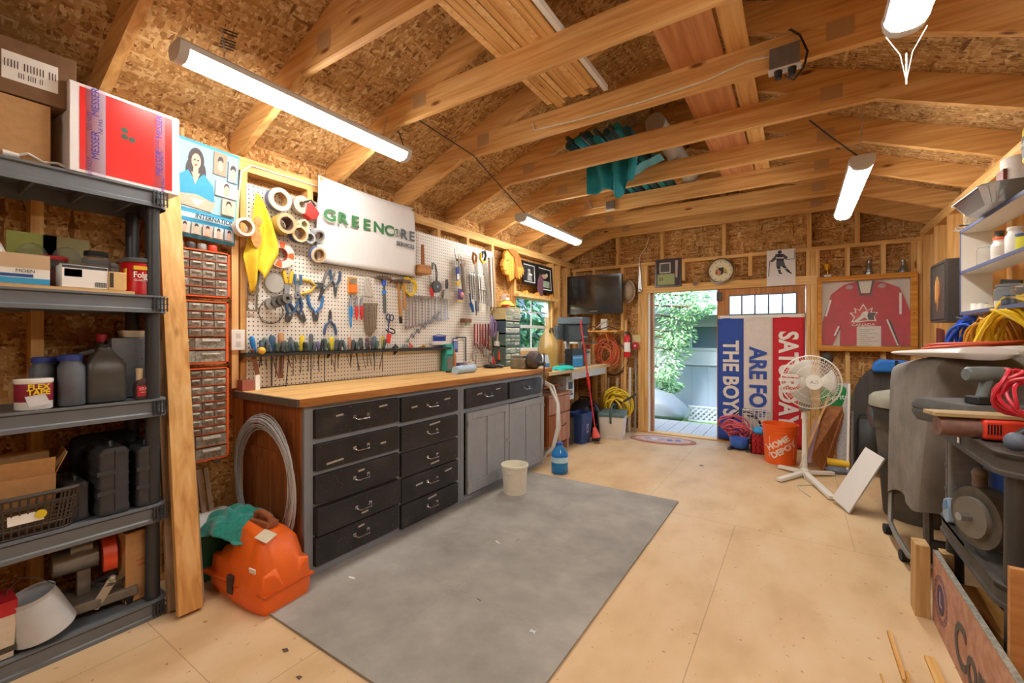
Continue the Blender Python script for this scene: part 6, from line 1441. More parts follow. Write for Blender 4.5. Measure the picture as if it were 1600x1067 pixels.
for x in (-w_ / 2 + .012, w_ / 2 - .012): MB().ring((x, h + .012), .005, .010, -.009, -.005, 12).build('grommet', 'brass', t)
# --- pictures, clock, poster
Y_ = BW - .003
a, b = BX(1024, Y_), BX(1065, Y_); zt, zb = BZ(1045, 405, Y_), BZ(1045, 449, Y_)
wall_pic('framed_award', 'dark framed plaque with a small photo over a pale green panel, above the doorway', 'picture', ((a + b) / 2, Y_, zb + .005), 0, b - a, zt - zb, mat('plaque', '#33221f', .3), .02, [(rc(0, 0, 1, 1), '#3a2728'), (rc(.02, .03, .78, .46), '#9aa468'), (rc(.12, .5, .6, .92), '#c8c0b4'), (rc(.16, .54, .56, .88), '#4f4c46'), (rc(.12, .2, .16, .32), '#3a3c2a'), (rc(.22, .2, .26, .32), '#3a3c2a'), ([(.82, .3), (.9, .3), (.92, .98), (.8, .98)], '#b8a49c')], rot=(-.03, 0, 0))
c = P(1127, 424, y=Y_)
t = T('wall_clock', 'round chrome wall clock with a crest on its cream face', 'clock', (c.x, Y_, c.z), 0, rot=(0, 0, .0))
Rr = .155
MB().m('chrome').lathe([(Rr * .80, .05), (Rr * .86, .058), (Rr * .93, .05), (Rr, .03), (Rr * 1.0, 0)], ax=(0, -1, 0), n=40).build('bezel', None, t)
MB().cyl((0, -.0505, 0), (0, -.048, 0), Rr * .82, n=40).build('dial', '#d9cfae', t)
MB().ring((0, 0), Rr * .72, Rr * .80, -.0512, -.0504, 40).build('minute_track', '#c4b890', t)
for k in range(12):
    aa = 2 * PI * k / 12; MB().m('#4a4438').box(-.003, -.052, -.008, .003, -.0512, .008, rot=(0, aa, 0), piv=(0, -.0516, 0)).build('hour_mark', None, t).location = (Rr * .68 * math.sin(aa), 0, Rr * .68 * math.cos(aa))
for i, (pl_, cc) in enumerate((([(-.06, -.03), (-.05, .02), (-.01, .035), (.03, .03), (.04, -.02), (.0, -.055), (-.03, -.05)], '#b98a5c'), ([(-.02, .035), (.03, .04), (.035, .0), (.02, -.04), (.0, -.045), (.005, .0), (-.02, .01)], '#2f2a26'), ([(.03, .03), (.06, .02), (.07, -.02), (.05, -.04), (.03, -.02)], '#b3a04a'), ([(-.055, -.01), (-.035, .01), (-.03, -.03), (-.05, -.04)], '#b84a3a'))):
    MB().prism(pl_, -.0520 - .0004 * i, -.0512).build('printed_crest', cc, t)
for (aa, L_) in ((2.0, .09), (-.7, .07)): MB().m('black').box(-.002, -.0555, 0, .002, -.0545, L_, rot=(0, aa, 0), piv=(0, -.055, 0)).build('clock_hand', None, t)
t = back('skull_ornament', 'small grey round ornament on the door header left of the clock', 'ornament', 1086, 443, BW - .03); MB().m(mat('skull', '#8d8578', .6)).sph((0, 0, 0), (.028, .025, .024), 12, 8).sph((0, -.015, -.02), (.016, .014, .01), 10, 6).build('body', None, t); MB().m('black').sph((-.010, -.022, 0), .006, 8, 6).build('eye', None, t); MB().m('black').sph((.010, -.022, 0), .006, 8, 6).build('eye', None, t)
a, b = BX(1198, Y_), BX(1243, Y_); zt, zb = BZ(1220, 390, Y_), BZ(1220, 446, Y_)
dk_, md_ = '#2a2a34', '#4c4c58'
hk_ = [(ell(.46, .93, .075, .05), dk_), ([(.3, .89), (.62, .87), (.6, .66), (.36, .66)], dk_), ([(.34, .88), (.2, .76), (.12, .70), (.2, .66), (.38, .76)], md_), ([(.58, .87), (.74, .78), (.70, .70), (.54, .76)], md_),
       ([(.34, .68), (.6, .68), (.66, .52), (.34, .54)], md_), ([(.34, .54), (.48, .54), (.50, .37), (.43, .35)], dk_), ([(.52, .54), (.66, .53), (.82, .37), (.75, .34)], dk_), (ell(.49, .34, .06, .02), '#141418'), (ell(.82, .34, .06, .02, 12, -.4), '#141418'),
       ([(.10, .71), (.13, .71), (.075, .27), (.05, .27)], '#55555a'), ([(.33, .79), (.6, .77), (.6, .745), (.33, .765)], '#d8d6d2'), ([(.36, .46), (.48, .46), (.485, .44), (.37, .44)], '#d8d6d2'), ([(.6, .48), (.71, .46), (.72, .44), (.62, .46)], '#d8d6d2'),
       (rc(.72, .70, .97, .715), '#5c5854'), (rc(.955, .7, .97, .96), '#5c5854')]
wall_pic('hockey_poster', 'white poster of a hockey player in dark gear, above the closed door', 'poster', ((a + b) / 2, Y_, zb), 0, b - a, zt - zb, mat('poster_w', '#dcd8d4', .5), 0, hk_, depth=.006)
# --- framed jersey
Y_ = BW - .002
a, b = BX(1277, Y_ - .04), BX(1434, Y_ - .04); zt, zb = BZ(1355, 429, Y_ - .04), BZ(1355, 549, Y_ - .04)
w_, h = b - a, zt - zb
t = T('jersey_frame', 'wooden glass fronted case holding a red hockey jersey', 'display case', ((a + b) / 2, Y_, zb), 0)
fw = .05; ow = wood('oak', 'x', '#cf8b35', '#b37224', '#df9f4a', knots=False)
MB().box(-w_ / 2, -.06, 0, w_ / 2, 0, fw).box(-w_ / 2, -.06, h - fw, w_ / 2, 0, h).box(-w_ / 2, -.06, fw, -w_ / 2 + fw * .8, 0, h - fw).box(w_ / 2 - fw, -.06, fw, w_ / 2, 0, h - fw).build('frame', ow, t, bevel=.004)
MB().box(-w_ / 2 + .03, -.006, .03, w_ / 2 - .03, -.001, h - .03).build('backing', mat('linen', '#cfc4b6', .8), t)
def jx(u): return BX(u, Y_ - .03) - (a + b) / 2
def jz(v): return BZ(1355, v, Y_ - .03) - zb
def J(pts): return [(jx(1240 + x * .2531), jz(350 + y * .2531)) for x, y in pts]      # traced in a 1027 px wide crop of the case
red = mat('jersey_red', '#b8152a', .75, noise=.15, nscale=18); dred = mat('jersey_dark', '#8e1226', .75, noise=.1)
body = J([(395, 350), (310, 368), (232, 425), (215, 480), (180, 600), (175, 745), (240, 750), (290, 640), (285, 750), (650, 752), (600, 640), (660, 752), (725, 750), (728, 560), (690, 470), (655, 400), (560, 362), (490, 350), (470, 425), (415, 425)])
MB().prism(body, -.024, -.008).build('jersey', red, t, bevel=.003)
MB().prism(J([(395, 352), (490, 352), (480, 425), (405, 425)]), -.020, -.010).build('collar', '#d9d2bd', t)
MB().prism(J([(388, 350), (400, 350), (418, 430), (470, 430), (486, 350), (498, 350), (478, 440), (410, 440)]), -.027, -.020).build('collar_band', '#2c1a20', t)
for pts in ([(222, 460), (235, 462), (205, 565), (192, 565)], [(652, 432), (668, 432), (668, 560), (654, 560)], [(275, 625), (285, 632), (258, 690), (248, 688)], [(572, 592), (582, 590), (648, 745), (640, 748)]): MB().prism(J(pts), -.0262, -.022).build('sleeve_stripe', '#e4dcd6', t)
MB().prism(J([(582, 590), (600, 600), (652, 730), (648, 745)]), -.0262, -.022).build('sleeve_stripe', '#2c1c22', t)
for cx in (345, 545): MB().prism([(jx(1240 + cx * .2531) + .03 * math.cos(q), jz(350 + 385 * .2531) + .022 * math.sin(q)) for q in [2 * PI * k / 10 for k in range(10)]], -.0262, -.022).build('shoulder_patch', '#a88a86', t)
leaf = [(345, 545), (380, 545), (375, 515), (405, 530), (430, 490), (455, 530), (490, 515), (482, 545), (522, 545), (500, 570), (512, 600), (470, 598), (400, 606), (355, 605), (372, 575)]
MB().prism(J(leaf), -.0270, -.022).build('crest_border', '#e2d8ce', t)
cx, cy = 433, 560
MB().prism(J([(cx + (x - cx) * .86, cy + (y - cy) * .84) for x, y in leaf]), -.0276, -.024).build('crest_leaf', '#c2352f', t)
MB().prism(J([(455, 545), (512, 552), (494, 572), (500, 592), (450, 592)]), -.0280, -.024).build('crest_dark_part', '#30282e', t)  # dark printed area of the crest
MB().prism(J([(372, 600), (410, 570), (425, 545), (450, 535), (462, 545), (455, 565), (465, 598), (440, 575), (400, 598)]), -.0285, -.024).build('crest_player', '#d9d6cc', t)
text('CANADA', .036, 'crest_lettering', '#d9c8bc', t, (jx(1240 + 430 * .2531), -.0285, jz(350 + 622 * .2531)), bold=.0008, sx=1.2)
MB().prism(J([(390, 632), (540, 630), (540, 762), (390, 760)]), -.031, -.0272).build('certificate', '#d6cdc0', t)
for k in range(9): MB().prism(J([(405, 650 + k * 12), (405 + [90, 60, 110, 50, 100, 70, 120, 60, 80][k], 650 + k * 12), (405 + [90, 60, 110, 50, 100, 70, 120, 60, 80][k], 653 + k * 12), (405, 653 + k * 12)]), -.0318, -.031).build('printed_line', '#8b857c', t)
MB().box(-w_ / 2 + .03, -.046, .035, w_ / 2 - .04, -.043, h - .035).build('glass_front', mat('case_glass', '#ffffff', .03, alpha=.05), t)
MB().sph((w_ / 2 - .03, -.065, h * .49), .009).build('door_knob', 'brass', t)
# --- trophies on the case
def trophy(u, hh, label, kind):
    t = T('trophy', label, 'trophy', (BX(u, BW - .035), BW - .035, zt + .001), 0)
    if kind == 0:
        MB().box(-.028, -.022, 0, .028, .022, .02).build('base', '#c9c4c0', t)
        MB().m('#d9a83a|.25|.9').lathe([(.012, .02), (.006, .03), (.007, .06), (.02, .075), (.034, .1), (.038, .13), (.034, .13)], n=18).build('cup', None, t)
        for s in (-1, 1): MB().m('#d9a83a|.25|.9').tube([(s * .034, 0, .125), (s * .058, 0, .115), (s * .052, 0, .085), (s * .024, 0, .08)], .003, 6).build('cup_handle', None, t)
    else:
        MB().m('steel').lathe([(.035, 0), (.035, .02), (.026, .03), (.026, .055), (.03, .06), (.02, .075), (.02, .09), (.012, .1), (.016, .115), (.02, .13), (.014, hh)] if kind == 1 else [(.04, 0), (.036, .03), (.022, .05), (.012, .075), (.014, .09), (.02, .1), (.018, .12), (.01, .125)], n=18).build('cup', None, t)
trophy(1293, .13, 'gold trophy cup with two handles, leftmost on the jersey case', 0)
trophy(1358, .145, 'tall silver trophy standing in the middle on the jersey case', 1)
trophy(1411, .12, 'short silver trophy, rightmost on the jersey case', 2)
tag(MB().m('dusty_black').sph((0, 0, 0), (.055, .05, .06), 10, 7).build('motor_lump'), 'dark grey lump hanging under the left end of the jersey case', 'bag'); bpy.data.objects['motor_lump'].location = P(1292, 560, y=BW - .06)
# --- oval mat at the doorway
mc = (P(988, 683, z=0) + P(1088, 690, z=0)) / 2
t = T('door_mat', 'worn reddish oval mat with blue lettering in front of the doorway', 'mat', (mc.x, mc.y - .05, 0), .12)
MB().prism(ell(0, 0, .37, .20, 40), 0, .008, 'xy').build('mat', mat('mat_red', '#b0745e', .9, noise=.15), t); MB().prism(ell(0, 0, .31, .15, 40), .008, .0095, 'xy').build('inner_oval', mat('mat_in', '#c8a594', .9, noise=.2), t)
for k, (x, c_) in enumerate(((-.17, '#8a96ac'), (-.09, '#c8ccd4'), (.0, '#8a96ac'), (.08, '#4a5a94'), (.17, '#5f6c94'))): MB().prism(ell(x, .01 * (-1) ** k, .035, .05, 12, .3), .0095, .0102, 'xy').build('worn_print', c_, t)
# --- fan
t = T('pedestal_fan', 'white pedestal fan with a round cage standing on crossed feet', 'fan', (.047, 4.58, 0), 0)
wf_ = mat('fan_white', '#e4dfd4', .4)
Cx, Cy = .047, 4.58
ends = [P(1217, 727, z=.03), P(1300, 776, z=.03), P(1217, 748, z=.03), P(1302, 738, z=.03)]
for e in ends: MB().beam((0, 0, .035), (e.x - Cx, e.y - Cy, .022), .045, .028).build('foot', wf_, t, bevel=.004)
MB().cyl((0, 0, .04), (0, 0, .52), .022, .018).build('lower_pole', wf_, t); MB().lathe([(.045, .02), (.045, .045), (.026, .07)], n=18).build('hub', wf_, t); MB().cyl((0, 0, .5), (0, 0, .56), .027, .022).build('collar', wf_, t)
hz_ = CH - (598 - CV0) / CF * (4.45 * _c); 
MB().cyl((0, 0, .52), (0, 0, hz_ - .12), .012).build('upper_pole', wf_, t)
MB().box(-.04, -.045, hz_ - .25, .04, .045, hz_ - .10).build('control_box', mat('fan_grey', '#8d8a88', .5), t, bevel=.01)
hd = MB().lathe([(.05, .02), (.06, -.06), (.045, -.14), (.02, -.16)], ax=(0, -1, 0), n=20).build('fan_head', wf_, t)
hd.location = (0.03, 0, hz_); hd.rotation_euler = (-.08, 0, .25)
g = MB(); RR = .225
def cage(f, yf, n, name):
    g = MB()
    for k in range(n):
        aa = 2 * PI * k / n
        g.tube([(r_ * math.cos(aa + tw), y, r_ * math.sin(aa + tw)) for r_, y, tw in ((.055, yf, 0), (.13, yf * .96 + .0, .06), (.2, yf * .6, .1), (RR, -.06, .12))], .0013, 3, caps=False)
    for r_, y in ((.14, yf * .95), (.19, yf * .68)): g.tube([(r_ * math.cos(q), y, r_ * math.sin(q)) for q in [2 * PI * k / 36 for k in range(36)]], .0018, 4, closed=True)
    return g.build(name, wf_, hd)
cage(1, -.135, 72, 'front_grille'); cage(-1, -.0 + .01, 48, 'rear_grille')
MB().tube([(RR * math.cos(q), -.06, RR * math.sin(q)) for q in [2 * PI * k / 40 for k in range(40)]], .006, 6, closed=True).build('rim', wf_, hd)
MB().cyl((0, -.145, 0), (0, -.13, 0), .062, .06, 28).build('badge', wf_, hd); MB().m('#4a4a48').prism([(-.032, -.010), (-.026, -.010), (-.008, .010), (-.014, .010)], -.1462, -.145).prism([(-.010, -.010), (.012, -.010), (.010, -.006), (-.006, -.006)], -.1462, -.145).prism([(-.022, -.002), (-.008, -.002), (-.006, .001), (-.020, .001)], -.1462, -.145).build('badge_mark', None, hd)
for k in range(7): aa = 1.9 - k * .5; MB().m('#4a4a48').cyl((.014 + .013 * math.cos(aa), -.1462, .002 + .012 * math.sin(aa)), (.014 + .013 * math.cos(aa), -.145, .002 + .012 * math.sin(aa)), .0022, n=8).build('badge_dot', None, hd)
for k in range(3):
    def bl_(i, j, k=k):
        aa = 2 * PI * k / 3 + (i - .5) * 1.25 * (.55 + .45 * j); r_ = .035 + .155 * j
        return (r_ * math.cos(aa), -.07 + (i - .5) * .045, r_ * math.sin(aa))
    MB().sheet(bl_, 8, 8).build('fan_blade', mat('blade', '#d9d5cb', .3, alpha=.8), hd, solid=.002)
MB().cyl((0, -.1, 0), (0, -.04, 0), .035).build('blade_hub', wf_, hd)
pl = P(1266, 776, z=.006); p2 = P(1245, 758, z=.006); p3 = P(1258, 745, z=.006)
MB().tube([(.0, -.03, .2), (-.03, -.04, .1), (.0, -.1, .01), (p3.x - Cx + .05, p3.y - Cy - .2, .006), (p2.x - Cx, p2.y - Cy, .006), ((p2.x + pl.x) / 2 - Cx - .01, (p2.y + pl.y) / 2 - Cy, .006), (pl.x - Cx, pl.y - Cy, .008)], .0045, 6).build('power_cord', '#cfc5b2', t)
# --- bucket, crate, hose
t = T('orange_bucket', 'orange plastic bucket with white store lettering beside the fan', 'bucket', (-.145, 4.96, 0), rot=(0, 0, .12))
OB = mat('bucket_orange', '#f5651a', .4)
MB().m(OB).lathe([(.125, 0), (.13, .004), (.146, .30), (.152, .302), (.152, .312), (.147, .314), (.148, .328), (.153, .33), (.153, .34), (.149, .342), (.15, .36), (.157, .362), (.157, .375), (.148, .375), (.140, .3), (.124, .01)], n=40).build('pail_body', None, t)
lg = MB()
text('HOME', .075, 'logo_lettering', '#f2e0d0', t, (.0 - .03, -.1425, .205), rot=(H90 - .05, -.62, 0), bold=.003); text('DEPOT', .075, 'logo_lettering', '#f2e0d0', t, (.015, -.1425, .145), rot=(H90 - .05, -.62, 0), bold=.003)
for (x0, z0_, x1, z1_) in ((-.1, .065, .1, .068), (-.1, .262, .1, .265), (-.1, .065, -.097, .265), (.097, .065, .1, .265)):
    lg.prism(rc(x0, z0_, x1, z1_), -.1, -.09)
for i in range(len(lg.v)):
    x, y, z_ = lg.v[i]; rr = .1305 + .054 * z_ + (.0012 if y < -.095 else .0); lg.v[i] = (x, -math.sqrt(max(rr * rr - x * x, 1e-6)), z_)
lg.build('logo_border', '#f2e0d0', t)
for o in list(t.children):
    if o.name.startswith('logo_lettering'):
        mw = o.matrix_basis.copy(); o.matrix_basis = Matrix.Identity(4); me = o.data
        for v in me.vertices:
            w0 = mw @ v.co; rr = .1308 + .054 * w0.z + .0006; v.co = Vector((w0.x, -math.sqrt(max(rr * rr - w0.x ** 2, 1e-6)) + (w0.y + .1425), w0.z))
MB().m('dark_steel').tube([(-.155, 0, .33), (-.13, .1, .35), (0, .165, .36), (.13, .1, .35), (.155, 0, .33)], .003, 5).build('bail', None, t)
t = T('milk_crate', 'red plastic crate standing between the blue reel and the orange bucket', 'crate', (-.33, 5.27, 0), 0)
g = MB().m(mat('crate_red', '#c01f2a', .45)); w2 = .085
for z_ in (0, .06, .12, .18): g.box(-w2, -.1, z_, w2, -.09, z_ + .022).box(-w2, .09, z_, w2, .1, z_ + .022).box(-w2, -.09, z_, -w2 + .01, .09, z_ + .022).box(w2 - .01, -.09, z_, w2, .09, z_ + .022)
for k in range(5):
    x = -w2 + .006 + k * (2 * w2 - .012) / 4; g.box(x - .006, -.1, 0, x + .006, -.09, .2).box(x - .006, .09, 0, x + .006, .1, .2)
    y = -.094 + k * .047; g.box(-w2, y - .006, 0, -w2 + .01, y + .006, .2).box(w2 - .01, y - .006, 0, w2, y + .006, .2)
g.box(-w2, -.1, 0, w2, .1, .006); g.box(-w2 + .012, -.088, .006, w2 - .012, .088, .17); g.build('crate', None, t)
t = T('rag_bundle', 'light blue plastic bundle on top of the red crate', 'bundle', (-.33, 5.24, .20), 0); MB().m('#3d9ad6').sph((0, 0, .03), (.075, .07, .045), 12, 8).sph((.03, -.03, .05), (.05, .04, .035), 10, 6).build('body', None, t)
t = T('wire_basket', 'white wire basket standing behind the red crate against the banner', 'basket', (-.38, 5.46, .22), 0)
g = MB(); 
for k in range(8): x = -.13 + k * .037; g.tube([(x, -.07, .0), (x, -.07, .2)], .003, 4).tube([(x, .05, .0), (x, .05, .2)], .003, 4)
for z_ in (0, .05, .1, .15, .2): g.tube([(-.13, -.07, z_), (.13, -.07, z_), (.13, .05, z_), (-.13, .05, z_)], .003 + .003 * (z_ == .2), 5, closed=True)
g.build('wire_mesh', 'fan_white', t)
for x in (-.12, .12):
    for y in (-.065, .045): MB().cyl((x, y, -.22), (x, y, 0), .005, n=6).build('leg', 'fan_white', t)
coil('pink_hose', 'pink red air hose coiled loosely over the blue reel', 'hose', (-.56, 5.33, .19), mat('hose_pink', '#d2606c', .4), .115, 14, .0085, rot=(.6, .15, 0), thick=.06, squash=.7, wob=.5, seed=8)
t = T('air_compressor', 'round blue reel base standing on the floor before the flag', 'reel', (-.53, 5.27, 0), 0); MB().m(mat('reel_blue', '#3264c0', .35)).lathe([(.06, .02), (.085, .04), (.095, .09), (.09, .13), (.07, .14)], n=24).build('drum', None, t)
for s in (-1, 1): MB().beam((s * .09, -.09, .012), (s * .07, .09, .012), .03, .02).build('foot', 'dark_steel', t)
coil('black_hose', 'thin black hose looped over the pink hose', 'hose', (-.50, 5.42, .22), 'black', .14, 2, .007, rot=(.2, 0, 0), thick=.03, squash=1.1, wob=.2, seed=5)
# --- things leaning right of the fan
def lean(name, label, cat, pts, th, mt, nrm, bev=.002):
    """a flat board through given corner points, thickened along nrm"""
    n = Vector(nrm).normalized() * th; pts = [Vector(p) for p in pts]; k = len(pts)
    vs = pts + [p + n for p in pts]
    o = MB().add(vs, [tuple(range(k)), tuple(range(2 * k - 1, k - 1, -1))] + [(i, (i + 1) % k, k + (i + 1) % k, k + i) for i in range(k)]).build(name, mt, bevel=bev, smooth=0)
    return tag(o, label, cat)
Yb = 4.95
wood('brown_panel', 'z', '#925a30', '#7c4822', '#a56a3c', knots=False)
lean('wooden_sheet', 'brown wooden panel leaning behind the fan against the wall', 'board', [P(1268, 715, y=4.72), P(1286, 738, z=.002), P(1296, 735, y=4.85), P(1327, 622, y=5.15), P(1293, 612, y=5.2)], .015, 'brown_panel', (0, 1, .1))
lean('broom_stick', 'pale broom handle leaning in front of the brown panel', 'handle', [P(1243, 742, y=4.74), P(1246, 743, y=4.74), P(1296, 622, y=5.0), P(1293, 620, y=5.0)], .012, 'plain_wood_z', (0, 1, 0))
lean('pink_board', 'mauve flat sheet leaning behind the fan pole', 'board', [P(1260, 722, y=4.9), P(1268, 724, y=4.88), P(1282, 672, y=5.0), P(1277, 652, y=5.04), P(1268, 672, y=5.0)], .01, '#a88a90', (0, 1, 0))
t = T('green_sign', 'round green soda sign hanging behind the fan cage', 'sign', P(1305, 620, y=5.12), 0); MB().m(mat('sign_green', '#1f8a4a', .35)).lathe([(.115, 0), (.12, .006), (.1, .016), (.02, .022)], ax=(0, -1, 0), n=30).build('disc', None, t); text('Sprite', .07, 'sign_lettering', '#e6efe6', t, (.02, -.026, .0), rot=(H90, -.15, 0), bold=.001)
lean('white_edge_board', 'white edged grey insulation board leaning right of the brown panel', 'board', [P(1308, 735, y=5.0), P(1325, 738, y=4.95), P(1328, 598, y=5.1), P(1305, 600, y=5.2)], .02, mat('ins', '#b5b3b0', .6, noise=.2, nscale=50), (.1, 1, 0))
lean('white_post', 'thin white vertical strip beside the folded black chair', 'strip', [P(1322, 740, y=4.82), P(1326, 741, y=4.82), P(1329, 600, y=4.92), P(1325, 600, y=4.92)], .02, 'white', (0, 1, 0))
# folded table (dark round corrugated top) and chair
lean('folded_table', 'dark ribbed round topped folding table standing on edge behind the bin', 'table', [P(1328 + (50 - 48 * math.cos(q)), 640 - 68 * math.sin(q) if q <= PI else 640, y=5.0) for q in [PI * k / 16 for k in range(17)]] + [P(1424, 735, y=4.95), P(1329, 735, y=4.95)], .03, mat('ribbed', '#45433f', .7, noise=.3, nscale=1, stretch=(140, 1, 1)), (0, 1, 0))
t = T('folding_chair', 'folded black metal chair leaning on the dark folding table', 'chair', (.38, 4.86, 0), 0)
A = lambda u, v, y: P(u, v, y=y) - Vector((.38, 4.86, 0))
fm = mat('chair_frame', '#7d7e80', .4, .6)
for u in (1332, 1383): MB().tube([A(u, 742, 4.82), A(u, 690, 4.84), A(u + 1, 642, 4.87)], .011, 8).build('leg', fm, t)
MB().tube([A(1338, 740, 4.85), A(1339, 660, 4.86), A(1343, 648, 4.86), A(1372, 648, 4.86), A(1376, 660, 4.86), A(1376, 740, 4.85)], .01, 8).build('back_frame', 'black', t)
MB().add([A(1343, 655, 4.85), A(1374, 655, 4.85), A(1376, 725, 4.84), A(1343, 725, 4.84)], [(0, 1, 2, 3)]).build('seat', mat('chair_pad', '#3a3d3f', .6), t, solid=.02)
t = T('blue_bag', 'blue folded cap lying on top of the folding table', 'cap', P(1392, 572, y=4.98), 0)
b_ = P(1392, 572, y=4.98); MB().prism([(-.13, -.055), (.15, -.055), (.17, .0), (.12, .05), (-.08, .06), (-.12, .02)], -.05, .05).build('body', mat('cap_blue', '#1f6fc4', .6, noise=.1), t, bevel=.02); MB().box(.02, -.055, -.02, .04, -.049, .05).build('emblem', 'black', t)
tag(lean('shelf_sheet', 'white shelf panel leaning on edge against the trash bin', 'panel', [P(1302, 779, y=3.97), P(1328, 803, z=.002), P(1384, 718, y=3.78), P(1354, 700, y=3.95)], .016, mat('panel_w', '#dedbd6', .45), (-.4, -.5, .5)), kind=None)
t = T('yellow_plane', 'yellow plastic tool lying behind the white panel', 'tool', P(1313, 744, z=.0) + Vector((0, .1, .09)), 0); MB().cyl((-.09, 0, 0), (.07, 0, 0), .035, .03).build('body', '#e6b81e', t); MB().m('#6a7080').sph((-.03, -.02, -.06), (.09, .05, .035), 10, 6).sph((.05, .0, -.065), (.06, .04, .03)).build('base', None, t)
# --- trash bin
t = T('trash_bin', 'tall dusty grey trash bin with a black bag over its rim', 'bin', (.69, 3.95, 0), 0)
MB().lathe([(.19, 0), (.195, .01), (.245, .70), (.26, .705), (.26, .72)], n=36).build('body', mat('bin_grey', '#5d5852', .75, noise=.2, nscale=14), t)
q = random.Random(6)
secs = []
for z_, r_ in ((.60, .262), (.63, .275), (.68, .28), (.72, .272), (.735, .27)):
    secs.append([((r_ + .008 * math.sin(k * 1.9 + z_ * 40) + q.uniform(-.004, .004)) * math.cos(2 * PI * k / 40), (r_ + .008 * math.sin(k * 1.9 + z_ * 40)) * math.sin(2 * PI * k / 40), z_) for k in range(40)])
MB().loft(secs, caps=False).build('bag_liner', mat('bag_black', '#3a3836', .22), t)
MB().lathe([(.268, .74), (.275, .745), (.272, .80), (.25, .825), (.18, .845), (.02, .86)], n=36).build('lid', mat('lid_dusty', '#8d8878', .8, noise=.2, nscale=14), t)
# ================================================================ right side
# --- covered barbecue
mat('cover_grey', '#7d766e', .8, noise=.22, nscale=9, bump=.3)
t = T('covered_grill', 'barbecue under a dusty grey fabric cover on a tubular leg frame', 'grill', (0, 0, 0), 0)
NT, FT = Vector((.55, 2.90, 1.09)), Vector((.47, 3.62, 1.04))
def cover():
    secs = []
    # rings of the cover from hem to top; 4 corners, subdivided
    levels = [((.50, 2.93), (.475, 3.60), .34, .24), ((.505, 2.92), (.47, 3.61), .5, .45), ((.52, 2.91), (.47, 3.62), .75, .72), ((.545, 2.90), (.475, 3.62), 1.0, .97), ((.56, 2.91), (.485, 3.61), 1.075, 1.03), ((.60, 2.96), (.53, 3.58), 1.12, 1.06), ((.72, 3.1), (.70, 3.45), 1.16, 1.12)]
    for i, (n, f, zn, zf) in enumerate(levels):
        xr = [.94, .94, .945, .945, .94, .92, .80][i]
        c = [(n[0], n[1], zn), (f[0], f[1], zf), (xr, f[1], zf + (.0 if i > 3 else 0)), (xr, n[1] - (.0), zn)]
        ring = []
        for k in range(4):
            p, q2 = Vector(c[k]), Vector(c[(k + 1) % 4])
            for s in range(10):
                u = s / 10; pt = p.lerp(q2, u)
                nrm = Vector(((q2 - p).y, -(q2 - p).x, 0)).normalized()
                w_ = (.010 * math.sin(u * 9 + i * 1.3 + k) + .006 * math.sin(u * 23 + i * .8)) * (1 if 0 < s else 0)
                pt = pt - nrm * w_; pt.z += (.035 * math.sin(u * PI) if i == 0 else 0) - (.02 * math.sin(u * 7 + k) if i == 0 else 0)
                ring.append(tuple(pt))
        secs.append(ring)
    b = MB().loft(secs, caps=False); n = len(secs[-1]); b.f.append(tuple(range(len(b.v) - n, len(b.v)))); b.mi.append(0)
    return b
cover().build('fabric_cover', 'cover_grey', t, sub=1, smooth=60)
tb = mat('tube_steel', '#8f8b84', .4, .6)
lp = [Vector((.50, 3.60, .62)), Vector((.49, 3.58, .30)), P(1391, 815, z=.09), P(1400, 835, z=.075), P(1420, 868, z=.07), Vector((.52, 2.98, .07)), Vector((.60, 2.96, .07))]
MB().tube(lp, .014, 8).build('leg_tube', tb, t)
MB().tube([(.545, 2.98, .5), (.55, 2.99, .2), (.55, 3.0, .05)], .02, 8).build('leg', 'dark_steel', t)
MB().tube([(.9, 2.98, .5), (.9, 2.99, .05)], .02, 8).build('leg', 'dark_steel', t); MB().tube([(.9, 3.6, .5), (.9, 3.6, .05)], .02, 8).build('leg', 'dark_steel', t)
MB().beam((.55, 2.99, .17), (.9, 2.99, .17), .03, .05).build('cross_bar', 'dark_steel', t)
for p_ in (P(1386, 826, z=.03), P(1412, 868, z=.03)): MB().cyl((p_.x - .015, p_.y, .03), (p_.x + .02, p_.y + .005, .03), .03, n=16).build('caster', 'rubber', t)
# white paper and cords on the grill
t = T('paper_roll', 'large white folded sheet lying on the grill cover', 'sheet', (0, 0, 0), 0)
a_, b_ = P(1408, 558, x=.52), P(1565, 545, x=.66)
a_ = Vector((.56, 3.42, 1.125)); b_ = Vector((.66, 2.62, 1.15))
d = b_ - a_
for i, (off, r0) in enumerate(((0, .03), (.05, .024))):
    o_ = Vector((.13 * i, .0, .012 * i))
    MB().loft([[tuple(a_ + d * f * (1 - .06 * i) + o_ + Vector((.075 * math.cos(q) * (1 + .3 * (i == 0)), .02 * math.sin(f * 5), r0 * math.sin(q) * (.5 + .5 * f) * (1 if f < 1 else .15)))) for q in [2 * PI * k / 14 for k in range(14)]] for f in (0, .08, .3, .6, .98, 1)], caps=True).build('paper_fold', mat('vinyl_w', '#d8d4d0', .35), t)
coil('extension_cord', 'tangle of orange red cord lying on the white sheet', 'cord', (.76, 3.20, 1.17), mat('cord_r', '#c9502c', .5), .2, 9, .006, rot=(H90 - .1, 0, .5), thick=.012, wob=.3, squash=.7, seed=4)
